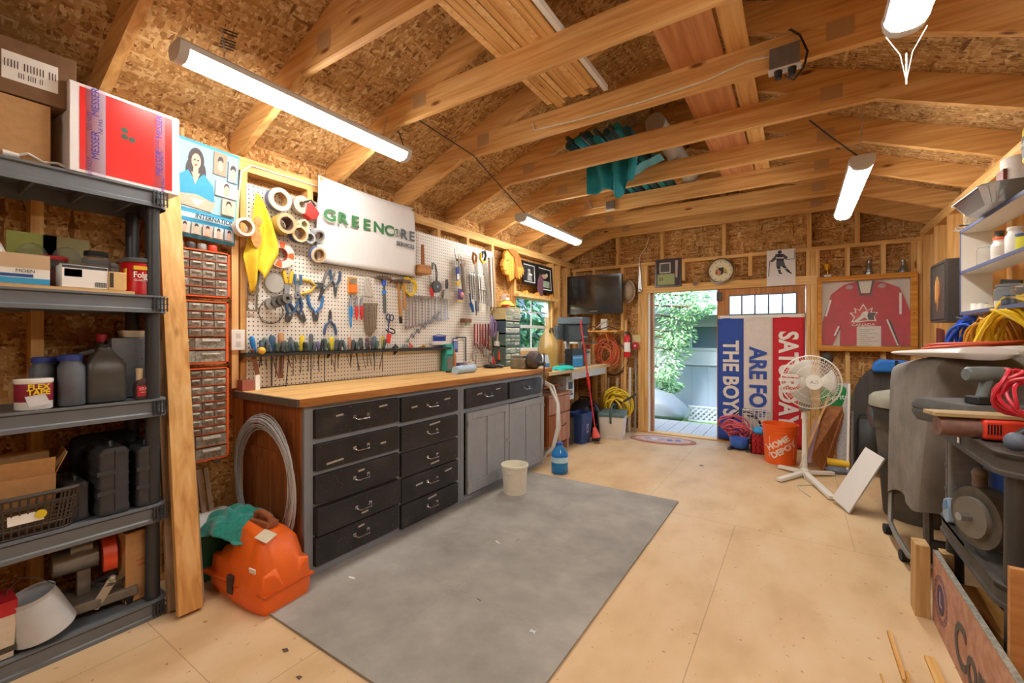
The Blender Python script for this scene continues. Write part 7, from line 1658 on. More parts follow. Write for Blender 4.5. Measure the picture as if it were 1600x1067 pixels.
# --- hawk cabinet (small dark refrigerator door) on the right wall
t = T('dark_wall_cabinet', 'dark wall cabinet with an orange feather emblem on its door', 'cabinet', (.845, 4.32, 1.325), -H90)
MB().box(-.20, .012, 0, .20, .135, .43).build('body', mat('cab_dark', '#3a3634', .5, noise=.1), t); d = MB().box(-.20, 0, 0, .20, .012, .43).build('cabinet_door', mat('door_dark', '#474340', .4, noise=.1), t)
MB().tube([(-.185, -.002, .02), (.185, -.002, .02), (.185, -.002, .41), (-.185, -.002, .41)], .004, 5, closed=True).build('door_molding', 'cab_dark', d)
for i, (p_, c) in enumerate((([(-.05, .3), (.0, .33), (.04, .28), (.05, .22), (.02, .12), (-.0, .08), (-.01, .14), (-.04, .18)], '#b9824a'), ([(-.06, .26), (-.03, .29), (-.03, .17), (-.05, .14)], '#c99a5a'), ([(.02, .25), (.05, .28), (.06, .2), (.035, .15)], '#a86a3a'))): MB().prism(p_, -.005 - .001 * i, -.001).build('feather_emblem', c, d)
tag(MB().m('#7a3a32').prism([(-.09, 0), (.09, 0), (.07, .2), (-.08, .22)], -.02, 0).build('patterned_cloth'), 'dark red patterned cloth hanging below the dark wall cabinet', 'cloth'); o = bpy.data.objects['patterned_cloth']; o.location = (.955, 4.75, 1.07); o.rotation_euler = (0, 0, -H90)
# --- white wall shelf
SX = .84; SY = (2.45, 3.79)
mat('shelf_white', '#d6d0c4', .5); mat('edge_blue', '#4d5478', .5)
Dp = RW - SX
t = T('wall_shelf', 'white open wall shelf unit with blue grey edges on the right wall', 'shelf', (SX, (SY[0] + SY[1]) / 2, 0), -H90)
hwx = (SY[1] - SY[0]) / 2
shz = [1.875, 1.622, 1.372]
for z_ in shz:
    MB().box(-hwx, .004, z_ - .016, hwx, Dp - .002, z_).build('shelf_board', 'shelf_white', t); MB().box(-hwx, 0, z_ - .017, hwx, .004, z_ + .001).build('edge_strip', 'edge_blue', t)
for x in (-hwx, hwx - .016): MB().box(x, .003, shz[2], x + .016, Dp - .002, shz[0] - .016).build('side_panel', 'shelf_white', t)
MB().box(-hwx, 0, shz[2], -hwx + .016, .003, shz[0]).build('edge_strip', 'edge_blue', t)
for i, z_ in enumerate((1.80, 1.61, 1.365)):
    MB().prism([(-hwx, .0 + .02), (-hwx, Dp - .01)] + [(-hwx - .13 * math.cos(q), Dp - .01 - (Dp - .03) * math.sin(q)) for q in [PI / 2 * k / 8 for k in range(8)]], z_ - .012, z_, 'xy').build('corner_shelf', 'shelf_white', t)
sy = lambda u: RY(u, SX + .05)
def onr(u, k, dx=.07): return (SX + dx, RY(u, SX + dx), shz[k] + .001)
# top shelf
t = T('foil_tray', 'large crumpled aluminium foil tray on top of the wall shelf', 'tray', onr(1562, 0, .02), -H90)
secs = []
for z_, a, b in ((0, .17, .085), (.075, .24, .12), (.08, .255, .13), (.078, .255, .13), (.074, .235, .115), (.004, .165, .08)):
    base = rrect(-a, -b, a, b, b * .5, 8); secs.append([(x * (1 + (.018 if 0 < z_ < .077 or z_ == 0 else 0) * (-1) ** k), y * (1 + .05 * (-1) ** k), z_) for k, (x, y) in enumerate(base)])
MB().loft(secs).build('tray', mat('foil', '#b9bcc0', .28, .9, bump=.6, nscale=60), t)
t = T('paint_can', 'white can with brown label print standing in the foil tray', 'can', (SX + .06, RY(1592, SX + .06), shz[0] + .085), -H90); MB().m('#d9d4cc').lathe([(.06, 0), (.062, .004), (.062, .13), (.058, .135)], n=28).build('can', None, t); MB().box(-.05, -.0635, .02, .04, -.05, .08).build('paper_label', '#7a3a2c', t)
t = T('bleach_jug', 'yellow topped jug with a dark label at the right frame edge', 'jug', (SX + .04, 2.74, shz[0] + .085), -H90); MB().m('#e6c41e').lathe([(.075, 0), (.08, .01), (.08, .14), (.06, .2), (.03, .22), (.03, .25)], n=24).build('jug', None, t); MB().m('#4a4642').lathe([(.081, .02), (.0812, .021), (.0812, .11), (.081, .111)], n=24).build('paper_label', None, t); text('resh', .035, 'printed_lettering', 'white', t, (0, -.0825, .075))
t = T('woven_basket', 'small dark woven basket behind the foil tray on the wall shelf', 'basket', onr(1532, 0, .09), -H90); MB().lathe([(.05, 0), (.075, .07), (.078, .075), (.07, .07)], n=24).build('basket', mat('weave2', '#8c7a62', .7, noise=.5, nscale=90), t); MB().tube([(-.074, 0, .07), (-.04, 0, .13), (.04, 0, .13), (.074, 0, .07)], .006, 6).build('handle', '#6a5040', t)
for i, (u, c, l) in enumerate(((1528, '#3a3c40', 'dark clip tool lying on top of the wall shelf'), (1519, '#9a9c9e', 'grey metal bits lying on top of the wall shelf'), (1511, '#d8d2c8', 'white cap lying at the far end of the wall shelf top'))):
    t = T('small_tool', l, 'tool', onr(u, 0, .05), .3 * i)
    MB().m(c).sph((0, 0, .014), (.035, .022, .014), 10, 6).build('body', None, t); MB().m(c).tube([(-.03, 0, .01), (-.06, .02, .016), (-.08, .0, .012)], .005, 5).build('arm', None, t)
# middle shelf
jar('tall clear glass jar on the middle wall shelf, nearest the side panel', onr(1539, 1), .035, .13, None, 'clear', glassm='clear').rotation_euler.z = -H90
t = T('drinking_glass', 'small clear glass bowl at the far end of the middle wall shelf', 'glass', onr(1518, 1), 0); MB().lathe([(.02, 0), (.03, .02), (.032, .05), (.028, .048), (.018, .006)], n=20).build('glass', 'clear', t)
bottle('tall dark grey bottle on the middle wall shelf', onr(1562, 1, .12), .03, .2, '#4a4744', '#5c5854', neck=.6, rz=-H90)
bottle('white bottle with an orange cap, left one on the middle wall shelf', onr(1563, 1, .04), .034, .115, 'white', '#e2622a', neck=.7, sh=.66, rz=-H90, lab='#cfc4ba')
bottle('white bottle with an orange cap, right one on the middle wall shelf', onr(1586, 1, .04), .034, .13, 'white', '#d9d2c8', neck=.7, sh=.66, rz=-H90)
bottle('yellow and blue tin at the right frame edge of the middle wall shelf', onr(1599, 1, .06), .03, .09, '#d6d23a', '#2c50a0', neck=.9, sh=.8, name='tin', cat='tin', rz=-H90)
# bottom shelf
t = T('red_lever_tap', 'small chrome tap with a red lever on the bottom wall shelf', 'tap', onr(1515, 2), -H90); MB().m('chrome').cyl((0, 0, 0), (0, 0, .045), .012).tube([(0, 0, .03), (0, -.03, .035), (0, -.04, .015)], .008, 6).build('body', None, t); MB().box(-.012, -.03, .048, .014, .012, .058).build('lever', '#d62a20', t)
for i, (u, c, r_, h_, l) in enumerate(((1526, '#e0dcd4', .026, .05, 'white mug with dark print on the bottom wall shelf'), (1537, '#c9c6c0', .02, .045, 'small silver cup beside the white mug'), (1550, '#b9ac92', .03, .03, 'low tan dish on the bottom wall shelf'), (1506, '#9a9a9c', .016, .07, 'grey metal canister at the far end of the bottom wall shelf'))):
    t = T('mug' if i == 0 else 'cup', l, 'cup', onr(u, 2), -H90); MB().lathe([(r_ * .8, 0), (r_, .004), (r_, h_), (r_ * .88, h_), (r_ * .75, .006)], n=20).build('cup', c, t); 
    if i < 2: MB().tube([(r_, 0, h_ * .8), (r_ + .014, 0, h_ * .7), (r_ + .012, 0, h_ * .3), (r_, 0, h_ * .2)], .004, 6).build('handle', c, t)
jar('wide clear glass jar on the bottom wall shelf', onr(1577, 2, .08), .055, .12, '#c8beb0', 'clear', fillh=.3).rotation_euler.z = -H90
jar('small jar with a dark blue lid in front of the wide jar', onr(1577, 2, .02), .028, .05, '#2c3f60', '#34507c').rotation_euler.z = -H90
jar('clear glass jar at the right frame edge on the bottom wall shelf', onr(1596, 2, .05), .035, .09, None, 'clear').rotation_euler.z = -H90
t = T('clipboard', 'grey slate board leaning at the back of the bottom wall shelf', 'board', (RW - .02, RY(1572, RW - .02), shz[2] + .002), -H90, rot=(-.12, .12, -H90)); MB().box(-.12, -.012, 0, .14, 0, .16).build('slate', 'dkgrey', t)
# --- hung cords below the wall shelf
coil('extension_cord', 'blue extension cord coil hanging left of the yellow ones', 'cord', tuple(P(1515, 540, x=.90)), mat('cord_b', '#1f52b8', .4), .12, 11, .0075, rot=(0, 0, -H90 + .5), thick=.06, squash=1.3, wob=.18, seed=2)
coil('extension_cord', 'brownish yellow extension cord coil hanging in the middle', 'cord', tuple(P(1553, 542, x=.90)), mat('cord_yb', '#c48a1c', .4), .12, 12, .0075, rot=(0, 0, -H90 + .5), thick=.06, squash=1.35, wob=.2, seed=3)
coil('extension_cord', 'bright yellow extension cord coil hanging nearest the frame edge', 'cord', tuple(P(1588, 540, x=.88)), mat('cord_y', '#e6c01c', .4), .14, 18, .0085, rot=(0, 0, -H90 + .6), thick=.09, squash=1.35, wob=.22, seed=6)
for i, (u, l) in enumerate(((1515, 'steel hook holding the blue cord'), (1553, 'steel hook holding the brownish yellow cord'), (1588, 'steel hook holding the bright yellow cord'))):
    p_ = P(u, 505, x=.90); tag(MB().m('steel').tube([(RW, p_.y, p_.z + .03), (p_.x - .02, p_.y, p_.z + .02), (p_.x - .06, p_.y, p_.z + .04)], .006, 6).build('wall_hook'), l, 'hook')
# --- dusty black shelving unit
UX0, UX1, UY0, UY1 = .52, .93, 1.93, 2.66
t = T('tool_shelving', 'dusty black plastic shelving unit at the right with power tools on it', 'shelving unit', ((UX0 + UX1) / 2, (UY0 + UY1) / 2, 0), -H90)
W2, D2 = (UY1 - UY0) / 2, (UX1 - UX0) / 2
for z in (.45, .86):
    b = MB(); out = rrect(-W2, -D2, W2, D2, .07, 6); inn = rrect(-W2 + .014, -D2 + .014, W2 - .014, D2 - .014, .06, 6); mid = rrect(-W2 - .005, -D2 - .005, W2 + .005, D2 + .005, .075, 6)
    b.prism(out, z - .02, z - .006, 'xy')
    b.loft([[(x, y, z - .07) for x, y in mid], [(x, y, z - .058) for x, y in mid], [(x, y, z - .053) for x, y in out], [(x, y, z - .008) for x, y in out], [(x, y, z) for x, y in mid], [(x, y, z) for x, y in inn], [(x, y, z - .06) for x, y in inn]], caps=False)
    b.build('shelf', 'dusty_black', t)
for sx in (-1, 1):
    for sy_ in (-1, 1):
        MB().cyl((sx * (W2 - .045), sy_ * (D2 - .045), 0), (sx * (W2 - .045), sy_ * (D2 - .045), .39), .03, .028, 16).build('post', mat('post_dust', '#393734', .5, noise=.15, nscale=15), t)
        MB().cyl((sx * (W2 - .045), sy_ * (D2 - .045), .45), (sx * (W2 - .045), sy_ * (D2 - .045), .80), .03, .028, 16).build('post', 'post_dust', t)
MB().box(W2 - .42, -D2 - .0065, .812, W2 - .40, -D2 - .004, .832).build('price_sticker', 'paper', t)
# on top of it
z = .861
t = T('drill_case', 'long dusty black tool case lying on the black shelving', 'case', (.70, 2.55, z), rot=(0, 0, .45))
cs = mat('case_dust', '#5a5a58', .75, noise=.2, nscale=16)
MB().loft([[(x * a, y * b, z_) for x, y in rrect(-1, -1, 1, 1, .12)] for z_, a, b in ((0, .24, .13), (.03, .255, .14), (.047, .255, .14), (.049, .25, .135), (.052, .25, .135), (.054, .255, .14), (.07, .255, .14), (.095, .24, .125))]).build('shell', cs, t, bevel=.004)
MB().box(-.26, -.03, .04, -.25, .03, .06).build('latch', 'dkgrey', t)
t = T('cordless_drill', 'grey and black cordless drill standing on the dusty tool case', 'drill', (.635, 2.445, z + .0965), rot=(0, 0, .5))
MB().loft([[(x, .026 * math.cos(q) * s, .115 + .03 * math.sin(q) * s) for q in [2 * PI * k / 14 for k in range(14)]] for x, s in ((-.1, .75), (-.09, 1), (-.02, 1.05), (.05, 1), (.06, .85))]).build('motor_body', mat('drill_grey', '#6a7476', .5, noise=.15, nscale=30), t)
MB().cyl((.06, 0, .115), (.10, 0, .115), .022, .014).build('chuck', 'dark_steel', t); MB().tube([(-.02, 0, .1), (-.035, 0, .05), (-.045, 0, .0)], [.02, .018, .022], 10).build('grip', 'drill_grey', t)
MB().box(-.08, -.03, 0, .0, .03, .03).build('battery', 'black_plastic', t, bevel=.004)
coil('extension_cord', 'red cable coil with a black frame at the right frame edge', 'cord', (.60, 2.03, z + .17), mat('cord_red2', '#c8283c', .4), .062, 7, .0055, rot=(0, 0, .5), thick=.05, wob=.2)
t = T('belt_sander', 'orange red power sander with a dusty wooden board on top of it', 'sander', (.58, 2.21, z), rot=(0, 0, .2))
MB().cyl((-.16, 0, .035), (-.05, 0, .035), .034, .036, 20).build('motor', mat('sander_br', '#7a5a50', .6, noise=.3), t); MB().box(-.05, -.04, .0, .14, .04, .07).build('housing', mat('sander_red', '#e0402a', .4), t, bevel=.01)
for k in range(5): MB().box(-.04 + k * .008, -.0415, .02, -.036 + k * .008, -.039, .055).build('vent', 'black', t)
tag(MB().box(-.19, -.045, 0, .16, .045, .014).build('small_board', wood('dustboard', 'x', '#b39b72', '#98815c', '#c6af88', knots=False), bevel=.002), 'thin dusty board lying on the orange red sander', 'board'); o = bpy.data.objects['small_board']; o.location = (.59, 2.225, z + .0725); o.rotation_euler = (0, 0, .2)
t = T('sander_knob_tool', 'dark blue grey knobbed tool at the right frame edge on the black shelving', 'tool', (.57, 2.0, z), 0); MB().m('#5c6878').sph((0, 0, .03), (.03, .03, .03)).build('body', None, t); MB().cyl((0, 0, .05), (.03, 0, .08), .01).build('stem', 'dark_steel', t)
# lower shelf
z = .451
t = T('blue_tote', 'dark blue plastic toolbox on the lower black shelf', 'toolbox', (.77, 2.505, z), -H90)
MB().loft([[(x * a, y * b, z_) for x, y in rrect(-1, -1, 1, 1, .15)] for z_, a, b in ((0, .12, .11), (.25, .13, .12), (.26, .137, .13), (.28, .137, .13), (.30, .12, .11))]).build('body', mat('tote_blue', '#1a3f82', .4), t); MB().tube([(-.08, 0, .29), (-.07, 0, .33), (.07, 0, .33), (.08, 0, .29)], .01, 8).build('handle', '#22509c', t)
hardcase('upright grey ribbed case at the far end of the lower black shelf', (.58, 2.56, z), .07, .10, .34, rz=-H90, ribs=5, mt=mat('case_gr', '#6d6a66', .6, noise=.15))
t = T('bench_grinder', 'dusty bench grinder with a large wheel guard on the lower black shelf', 'grinder', (.66, 2.24, z), rot=(0, 0, .4))
gm_ = mat('grinder', '#7a7262', .75, .2, noise=.3, nscale=20)
MB().cyl((-.08, 0, .12), (.12, 0, .12), .055, n=20).build('motor', gm_, t)
w1 = MB().ring((0, 0), .0 + .01, .105, -.03, .03, 26).build('wheel_guard', mat('guard_d', '#5d574c', .7, .3, noise=.3, nscale=18), t); w1.rotation_euler = (0, 0, H90); w1.location = (-.12, 0, .13)
w2_ = MB().ring((0, 0), .012, .07, -.012, .012, 24).build('grinding_wheel', '#6f695e', t); w2_.rotation_euler = (0, 0, H90); w2_.location = (-.155, 0, .13)
MB().cyl((-.20, 0, .13), (-.15, 0, .13), .014).build('arbor', 'chrome', t); MB().box(-.06, -.06, 0, .1, .06, .07).build('base', gm_, t, bevel=.006); MB().cyl((.16, 0, .15), (.24, 0, .15), .05, n=20).build('wheel_cup', 'rust', t); MB().cyl((.12, 0, .13), (.16, 0, .13), .012).build('arbor', 'steel', t)
MB().m('rust').cyl((-.12, .02, .235), (-.12, .02, .27), .02).sph((-.12, .02, .28), .022).build('adjust_knob', None, t)
t = T('blue_guard', 'light blue plastic hexagonal guard on the edge of the lower black shelf', 'guard', (.54, 2.49, z), rot=(0, 0, -H90)); MB().prism([(-.05, .02), (-.035, .09), (.02, .11), (.05, .08), (.045, .02), (.0, -.0)], -.03, .03).build('body', mat('ltblue', '#86a4c0', .5), t, bevel=.005); MB().prism([(-.035, .045), (-.022, .085), (.02, .098), (.035, .07)], -.033, -.03).build('face', '#5f84a8', t)
t = T('gear_parts', 'grey metal gear parts lying beside the grinder', 'parts', (.60, 2.02, z), 0); MB().m('#8d8a84').sph((0, 0, .03), (.035, .035, .03), 10, 6).sph((.06, .02, .025), (.03, .03, .025), 10, 6).sph((.02, -.06, .02), (.03, .025, .02), 10, 6).build('pieces', None, t)
# --- sign board bin and lumber at bottom right
wood('sign_wood', 'y', '#b98a74', '#a67660', '#c89c86', knots=False, gs=.6); wood('block_z', 'z', '#c09a66', '#a47e4c', '#d4b07c')
t = T('sign_board', 'pinkish painted sign board with a round emblem and dark lettering, standing on edge', 'sign', (.485, 2.02, 0), rot=(0, 0, -H90))
MB().box(-.545, 0, 0, .55, .018, .298).build('board', 'sign_wood', t); MB().box(-.545, .0, .298, .55, .018, .302).build('board_edge', mat('edge_grey', '#8f8c80', .8, noise=.4, nscale=60), t)
sxx = lambda u, v: 2.02 - P(u, v, x=.485).y
ex, ez = sxx(1470, 938), P(1470, 938, x=.485).z
MB().prism(ell(ex, ez, .052, .06, 28), -.0015, 0).build('emblem_disc', '#4a3c5c', t); MB().ring((ex, ez), .075, .079, -.0012, 0, 36).build('emblem_ring', '#7a5a68', t); MB().ring((ex, ez), .092, .096, -.0012, 0, 36).build('emblem_ring', '#7a5a68', t)
for k in range(18): aa = 2 * PI * k / 18; MB().box(ex + .086 * math.cos(aa) - .004, -.0012, ez + .086 * math.sin(aa) - .006, ex + .086 * math.cos(aa) + .004, 0, ez + .086 * math.sin(aa) + .006).build('emblem_mark', '#80606c', t)
text('L', .08, 'emblem_lettering', '#b99a9c', t, (ex + .005, -.002, ez), bold=.001)
c0 = sxx(1492, 1000)
text('Cor', .215, 'sign_lettering', mat('paint_grey', '#55504a', .7), t, (-.225, -.002, .112), bold=.004, align='LEFT', sx=.92)
def beam_(name, label, a, b, w_, h_, m_, cat='board', up=(0, 0, 1)): return tag(MB().beam(a, b, w_, h_, up).build(name, m_, bevel=.002), label, cat)
beam_('wood_block', 'short upright block of lumber at the far end of the sign board', (.452, 2.60, 0), (.452, 2.60, .312), .09, .05, 'block_z', up=(1, 0, 0))
beam_('wood_block', 'upright lumber block just behind the painted sign board end', (.535, 2.60, 0), (.535, 2.60, .29), .06, .04, 'block_z', up=(1, 0, 0))
beam_('lumber_offcut', 'golden lumber offcut lying slanted inside the wood bin', (.56, 2.42, .22), (.58, 1.88, .26), .075, .038, wood('gold_y', 'y', '#cf9a52', '#b07c3a', '#e2b470'))
beam_('lumber_offcut', 'darker lumber offcut lying below the golden one in the wood bin', (.66, 2.48, .14), (.64, 1.9, .16), .09, .038, wood('dark_y', 'y', '#a5713c', '#875628', '#bd8a52'))
beam_('lumber_offcut', 'crosswise lumber offcut at the bottom of the wood bin', (.52, 2.3, .06), (.92, 2.5, .07), .09, .038, 'stud_x')
MB().box(.505, 1.815, 0, .95, 1.835, .56).build('plywood_sheet', wood('mdf', 'x', '#b98450', '#a8743f', '#c8955f', knots=False))
tag(bpy.data.objects['plywood_sheet'], 'tan plywood panel standing upright at the bottom right corner', 'panel')
# loose strips on the floor
def strip(label, u0, v0, u1, v1, w_, th=.012):
    a, b = P(u0, v0, z=th), P(u1, v1, z=th); a.z = b.z = th / 2 + .001
    tag(MB().beam(a, b, w_, th).build('wood_strip', 'gold_y', bevel=.001), label, 'strip')
strip('long thin wood strip on the floor, farthest of the loose strips', 1389, 985, 1414, 1062, .014)
strip('short wood strip lying beside the long thin strip', 1416, 1048, 1424, 1090, .014)
strip('wide pale wood strip lying nearest the painted sign', 1452, 1025, 1480, 1090, .03)
strip('thin splinter of wood at the bottom edge of the picture', 1376, 1052, 1384, 1075, .006, .005)
# --- foam mats, one sheet of interlocking squares
def foam():
    m = bpy.data.materials.new('foam_grey'); m.use_nodes = True; t = m.node_tree; b = t.nodes['Principled BSDF']; b.inputs['Roughness'].default_value = .75
    tc = t.nodes.new('ShaderNodeTexCoord'); n = t.nodes.new('ShaderNodeTexNoise'); n.inputs['Scale'].default_value = 2.2; n.inputs['Detail'].default_value = 9; n.inputs['Roughness'].default_value = .62
    t.links.new(tc.outputs['Object'], n.inputs['Vector']); r = ramp(t, [(.3, '#7f7b74'), (.5, '#97928a'), (.68, '#aaa59c')]); t.links.new(n.outputs[0], r.inputs[0])
    t.links.new(r.outputs[0], b.inputs['Base Color'])
    n2 = t.nodes.new('ShaderNodeTexNoise'); n2.inputs['Scale'].default_value = 250; t.links.new(tc.outputs['Object'], n2.inputs['Vector'])
    bp = t.nodes.new('ShaderNodeBump'); bp.inputs['Strength'].default_value = .25; bp.inputs['Distance'].default_value = .002; t.links.new(n2.outputs[0], bp.inputs['Height']); t.links.new(bp.outputs[0], b.inputs['Normal'])
    MATS['foam_grey'] = m
foam()
mx0, mx1, my0, my1 = -2.045, -.735, 1.0, 3.34
t1 = .612
ks = []
yy = [my0, my0 + .58, my0 + 1.19, my0 + 1.80, my1]; xx = [mx0, mx0 + .655, mx1]
def jig(ax, c, a, b, lo, hi):
    """wavy interlocking edge between lo and hi"""
    n = max(2, int(round((hi - lo) / .048))); out = []
    for k in range(n):
        s = .010 if k % 2 else -.010; p0 = lo + (hi - lo) * k / n; p1 = lo + (hi - lo) * (k + 1) / n; g = .006 * (1 if k % 2 else -1)
        out += [(c + s, p0 - (g if k else 0)), (c + s, p1 + (g if k < n - 1 else 0))]
    return [(q, p) if ax == 'h' else (p, q) for p, q in out]
nm = [['near left', 'near right'], ['second row left', 'second row right'], ['third row left', 'third row right'], ['far left', 'far right']]
for j in range(4):
    for i in range(2):
        x0, x1, y0, y1 = xx[i], xx[i + 1], yy[j], yy[j + 1]
        bot = jig('h', y0, 0, 0, x0, x1) if j > 0 else [(x0, y0), (x1, y0)]
        top = jig('h', y1, 0, 0, x0, x1) if j < 3 else [(x0, y1), (x1, y1)]
        rt = jig('v', x1, 0, 0, y0, y1) if i < 1 else []
        lf = jig('v', x0, 0, 0, y0, y1) if i > 0 else []
        poly = [p for p in bot] + [p for p in rt[1:-1]] + top[::-1] + [p for p in lf[::-1][1:-1]]
        cx, cy = sum(p[0] for p in poly) / len(poly), sum(p[1] for p in poly) / len(poly)
        poly = [(cx + (p[0] - cx) * .9985, cy + (p[1] - cy) * .9985) for p in poly]
        o = MB().prism(poly, 0.0005, .011, 'xy').build('foam_tile', 'foam_grey', smooth=0)
        tag(o, 'grey interlocking foam floor tile, %s of the eight in front of the cabinets' % nm[j][i], 'floor mat', 'interlocking grey foam tiles')
def litter(label, u, v, c, poly, cat='scrap'):
    p_ = P(u, v, z=.012); o = MB().m(c).prism(poly, 0, .0015, 'xy').build('paper_scrap'); o.location = (p_.x, p_.y, .0115 if mx0 < p_.x < mx1 and p_.y > my0 else .001); tag(o, label, cat)
litter('small white paper scrap near the left edge of the foam tiles', 549, 903, 'white', [(-.02, -.008), (.02, .0), (.018, .012), (-.018, .006)])
litter('tiny white tag in the middle of the foam tiles', 777, 847, 'white', [(-.02, .006), (.02, -.01), (.022, -.004), (-.018, .012)])
litter('small crumpled white scrap near the front of the foam tiles', 833, 987, '#c9ccd0', [(-.014, -.01), (.0, -.004), (.014, -.012), (.008, .002), (.012, .012), (-.004, .006), (-.014, .01)])
litter('tiny black sliver in the middle of the foam tiles', 749, 937, 'black', [(-.012, 0), (.012, -.004), (.012, -.002), (-.012, .003)])
litter('dry leaf crumb on the floor at the left of the foam tiles', 446, 1011, '#5c4a38', [(-.014, -.006), (.01, -.01), (.016, .004), (-.004, .01)], 'crumb')
litter('dark crumb on the floor near the bottom edge', 468, 1053, '#5c4a38', [(-.012, -.006), (.01, -.008), (.008, .006), (-.006, .004)], 'crumb')
litter('dark stone on the tan floor right of the doorway mat', 1096, 727, '#4a443e', [(-.02, -.01), (.02, -.012), (.016, .01), (-.012, .012)], 'crumb')
# ================================================================ stored on the ties
TT_ = TB + .14
q = random.Random(12)
x0 = BX(745, 1.83)
# long mouldings lying on the ties
P1 = P(870, 160, z=TT_); 
for k in range(9):
    xx_ = -1.27 + k * .038 + q.uniform(-.004, .004)
    ln = q.uniform(0, .12)
    o = MB().box(-.0175, 0, 0, .0175, 2.35 - ln, .016 + .006 * (k % 3)).build('trim_moulding', 'rafter_y' if k % 3 else 'plain_wood_z')
    o.location = (xx_, .08, TT_ + .0005); tag(o, 'long pale wood moulding lying across the first roof ties', 'moulding', 'wood mouldings stored on the roof ties')
o = MB().box(-.012, 0, 0, .012, 2.4, .03).build('metal_strip', 'white'); o.location = (-.93, .0, TT_ + .0005); tag(o, 'white strip stored beside the wood mouldings on the roof ties', 'strip')
wood('cedar', 'y', '#bf7f50', '#a9683c', '#d29868', gs=.7)
o = MB().box(-.125, 0, 0, .125, 3.4, .02).build('wide_plank', 'cedar'); o.location = (-.44, 1.1, TT_ + .0005); tag(o, 'wide reddish plank lying lengthwise over the roof ties', 'plank')
o = MB().box(-.05, 0, 0, .05, 3.2, .02).build('narrow_plank', 'rafter_y'); o.location = (-.25, 1.15, TT_ + .0005); tag(o, 'narrower plank lying beside the wide reddish plank on the ties', 'plank')
# teal fabric bundle
BZ_ = TT_
t = T('canopy_bundle', 'rolled teal fabric canopy with poles stored on the roof ties', 'canopy', (-1.24, 3.0, BZ_), 0)
tl = mat('teal_fabric', '#1f8c9c', .8, noise=.15, nscale=14); tl2 = mat('teal_light', '#5fa3b4', .8, noise=.12, nscale=14)
for i in range(7):
    x = -.22 + .075 * i; MB().tube([(x, 0, .035 + .02 * (i % 3)), (x + .01, .6, .04 + .02 * (i % 2)), (x, 1.5, .04)], .03, 8).build('fabric_roll', tl if i % 2 else mat('teal_dk', '#1c4a50', .8, noise=.2), t)
for i in range(4): MB().tube([(-.2 + .11 * i, -.06, .06), (-.2 + .11 * i, 1.55, .06)], .018, 8).build('pole', 'dkgrey', t)
def drape(i, j):
    x = -.23 + .44 * i; k = 1 - j
    return (x + .05 * k * math.sin(i * 5), .36 + .035 * math.sin(i * 19) + .03 * math.sin(i * 9) * k, .05 - (.29 + .12 * math.exp(-((i - .62) / .18) ** 2) - .05 * i) * k)
MB().sheet(drape, 44, 14).build('hanging_drape', tl, t, solid=.003)
def drape2(i, j):
    return (-.02 + .36 * i, .32 + .9 * j, .01 - .035 * math.sin(PI * j) - .012 * abs(math.sin(i * 16)) + (.0))
MB().sheet(lambda i, j: (-.05 + .40 * i, .42 + .14 * j, -.02 - .06 * math.sin(PI * min(1, i + .15)) - .008 * math.sin(i * 17)), 40, 8).build('light_drape', tl2, t, solid=.003)
MB().cyl((.40, .1, .08), (.40, 1.3, .08), .07, n=18).build('grey_tube', mat('tube_grey', '#a19a90', .7), t)
# outlet box, junction box, cables
def rafter_x(): pass
def tie(k): return 1.22 + .61 * k
Yt = tie(2) - .021
p_ = P(1226, 96, y=Yt)
t = T('ceiling_outlet', 'metal outlet box with two black plugs on a roof tie', 'outlet', (p_.x, Yt, p_.z), 0)
MB().box(-.06, -.05, -.05, .06, 0, .05).build('metal_box', 'steel', t); MB().box(-.065, -.055, -.055, .065, .0, -.05).build('cover_plate', '#c9c6c2', t)
for x in (-.025, .03): MB().cyl((x, -.03, -.09), (x, -.03, -.055), .014, .018).build('plug', 'black', t)
cable = lambda name, label, pts, c, r_=.0055: tag(MB().m(c).tube(pts, r_, 6).build(name), label, 'cable')
V3 = lambda u, v, y: P(u, v, y=y)
cable('white_cable', 'long white cable stapled along the roof tie to the metal outlet box', [V3(832, 193, Yt - .006), V3(836, 203, Yt - .006), V3(900, 188, Yt - .006), V3(1000, 160, Yt - .006), V3(1100, 127, Yt - .006), V3(1170, 95, Yt - .006), V3(1205, 88, Yt - .006)], '#d8c9a8')
cable('black_cable', 'black cable looping from the metal outlet box over the tie', [V3(1226, 118, Yt - .03), V3(1240, 125, Yt - .05), V3(1256, 105, Yt - .05), V3(1262, 80, Yt - .04), V3(1250, 55, Yt - .02), V3(1235, 46, Yt - .01), V3(1228, 50, Yt + .04), V3(1229, 10, Yt + .5)], 'black', .005)
Yk = tie(5) - .021; p_ = P(955, 322, y=Yk)
t = T('junction_box', 'small grey junction box on a roof tie under the teal cloth', 'junction box', (p_.x, Yk, p_.z), 0); MB().box(-.04, -.04, -.04, .04, 0, .04).build('metal_box', 'steel', t); MB().box(-.045, -.045, -.045, .045, .0, -.04).build('cover_plate', '#c9c6c2', t)
cable('white_cable', 'short white cable hanging between ties left of the teal cloth', [V3(888, 268, tie(4) - .02), V3(908, 284, tie(4) - .01), V3(912, 300, tie(5) - .03), V3(925, 326, tie(5) - .03), V3(948, 322, tie(5) - .04)], '#d8c9a8', .005)
cable('black_cable', 'thin black cord running from the near shop light to the far one', [Vector((-2.085, 1.93, 2.40)), Vector((-2.08, 1.86, 2.52)), V3(655, 188, 1.86), V3(740, 243, 2.42), V3(768, 275, 2.7), V3(820, 333, 3.28)], 'black', .004)
cable('black_cable', 'thin black cord hanging to the shop light near the jersey case', [V3(1265, 188, 2.8), V3(1300, 215, 2.95), V3(1335, 240, 3.1), Vector((.30, 3.16, 2.235))], 'black', .004)
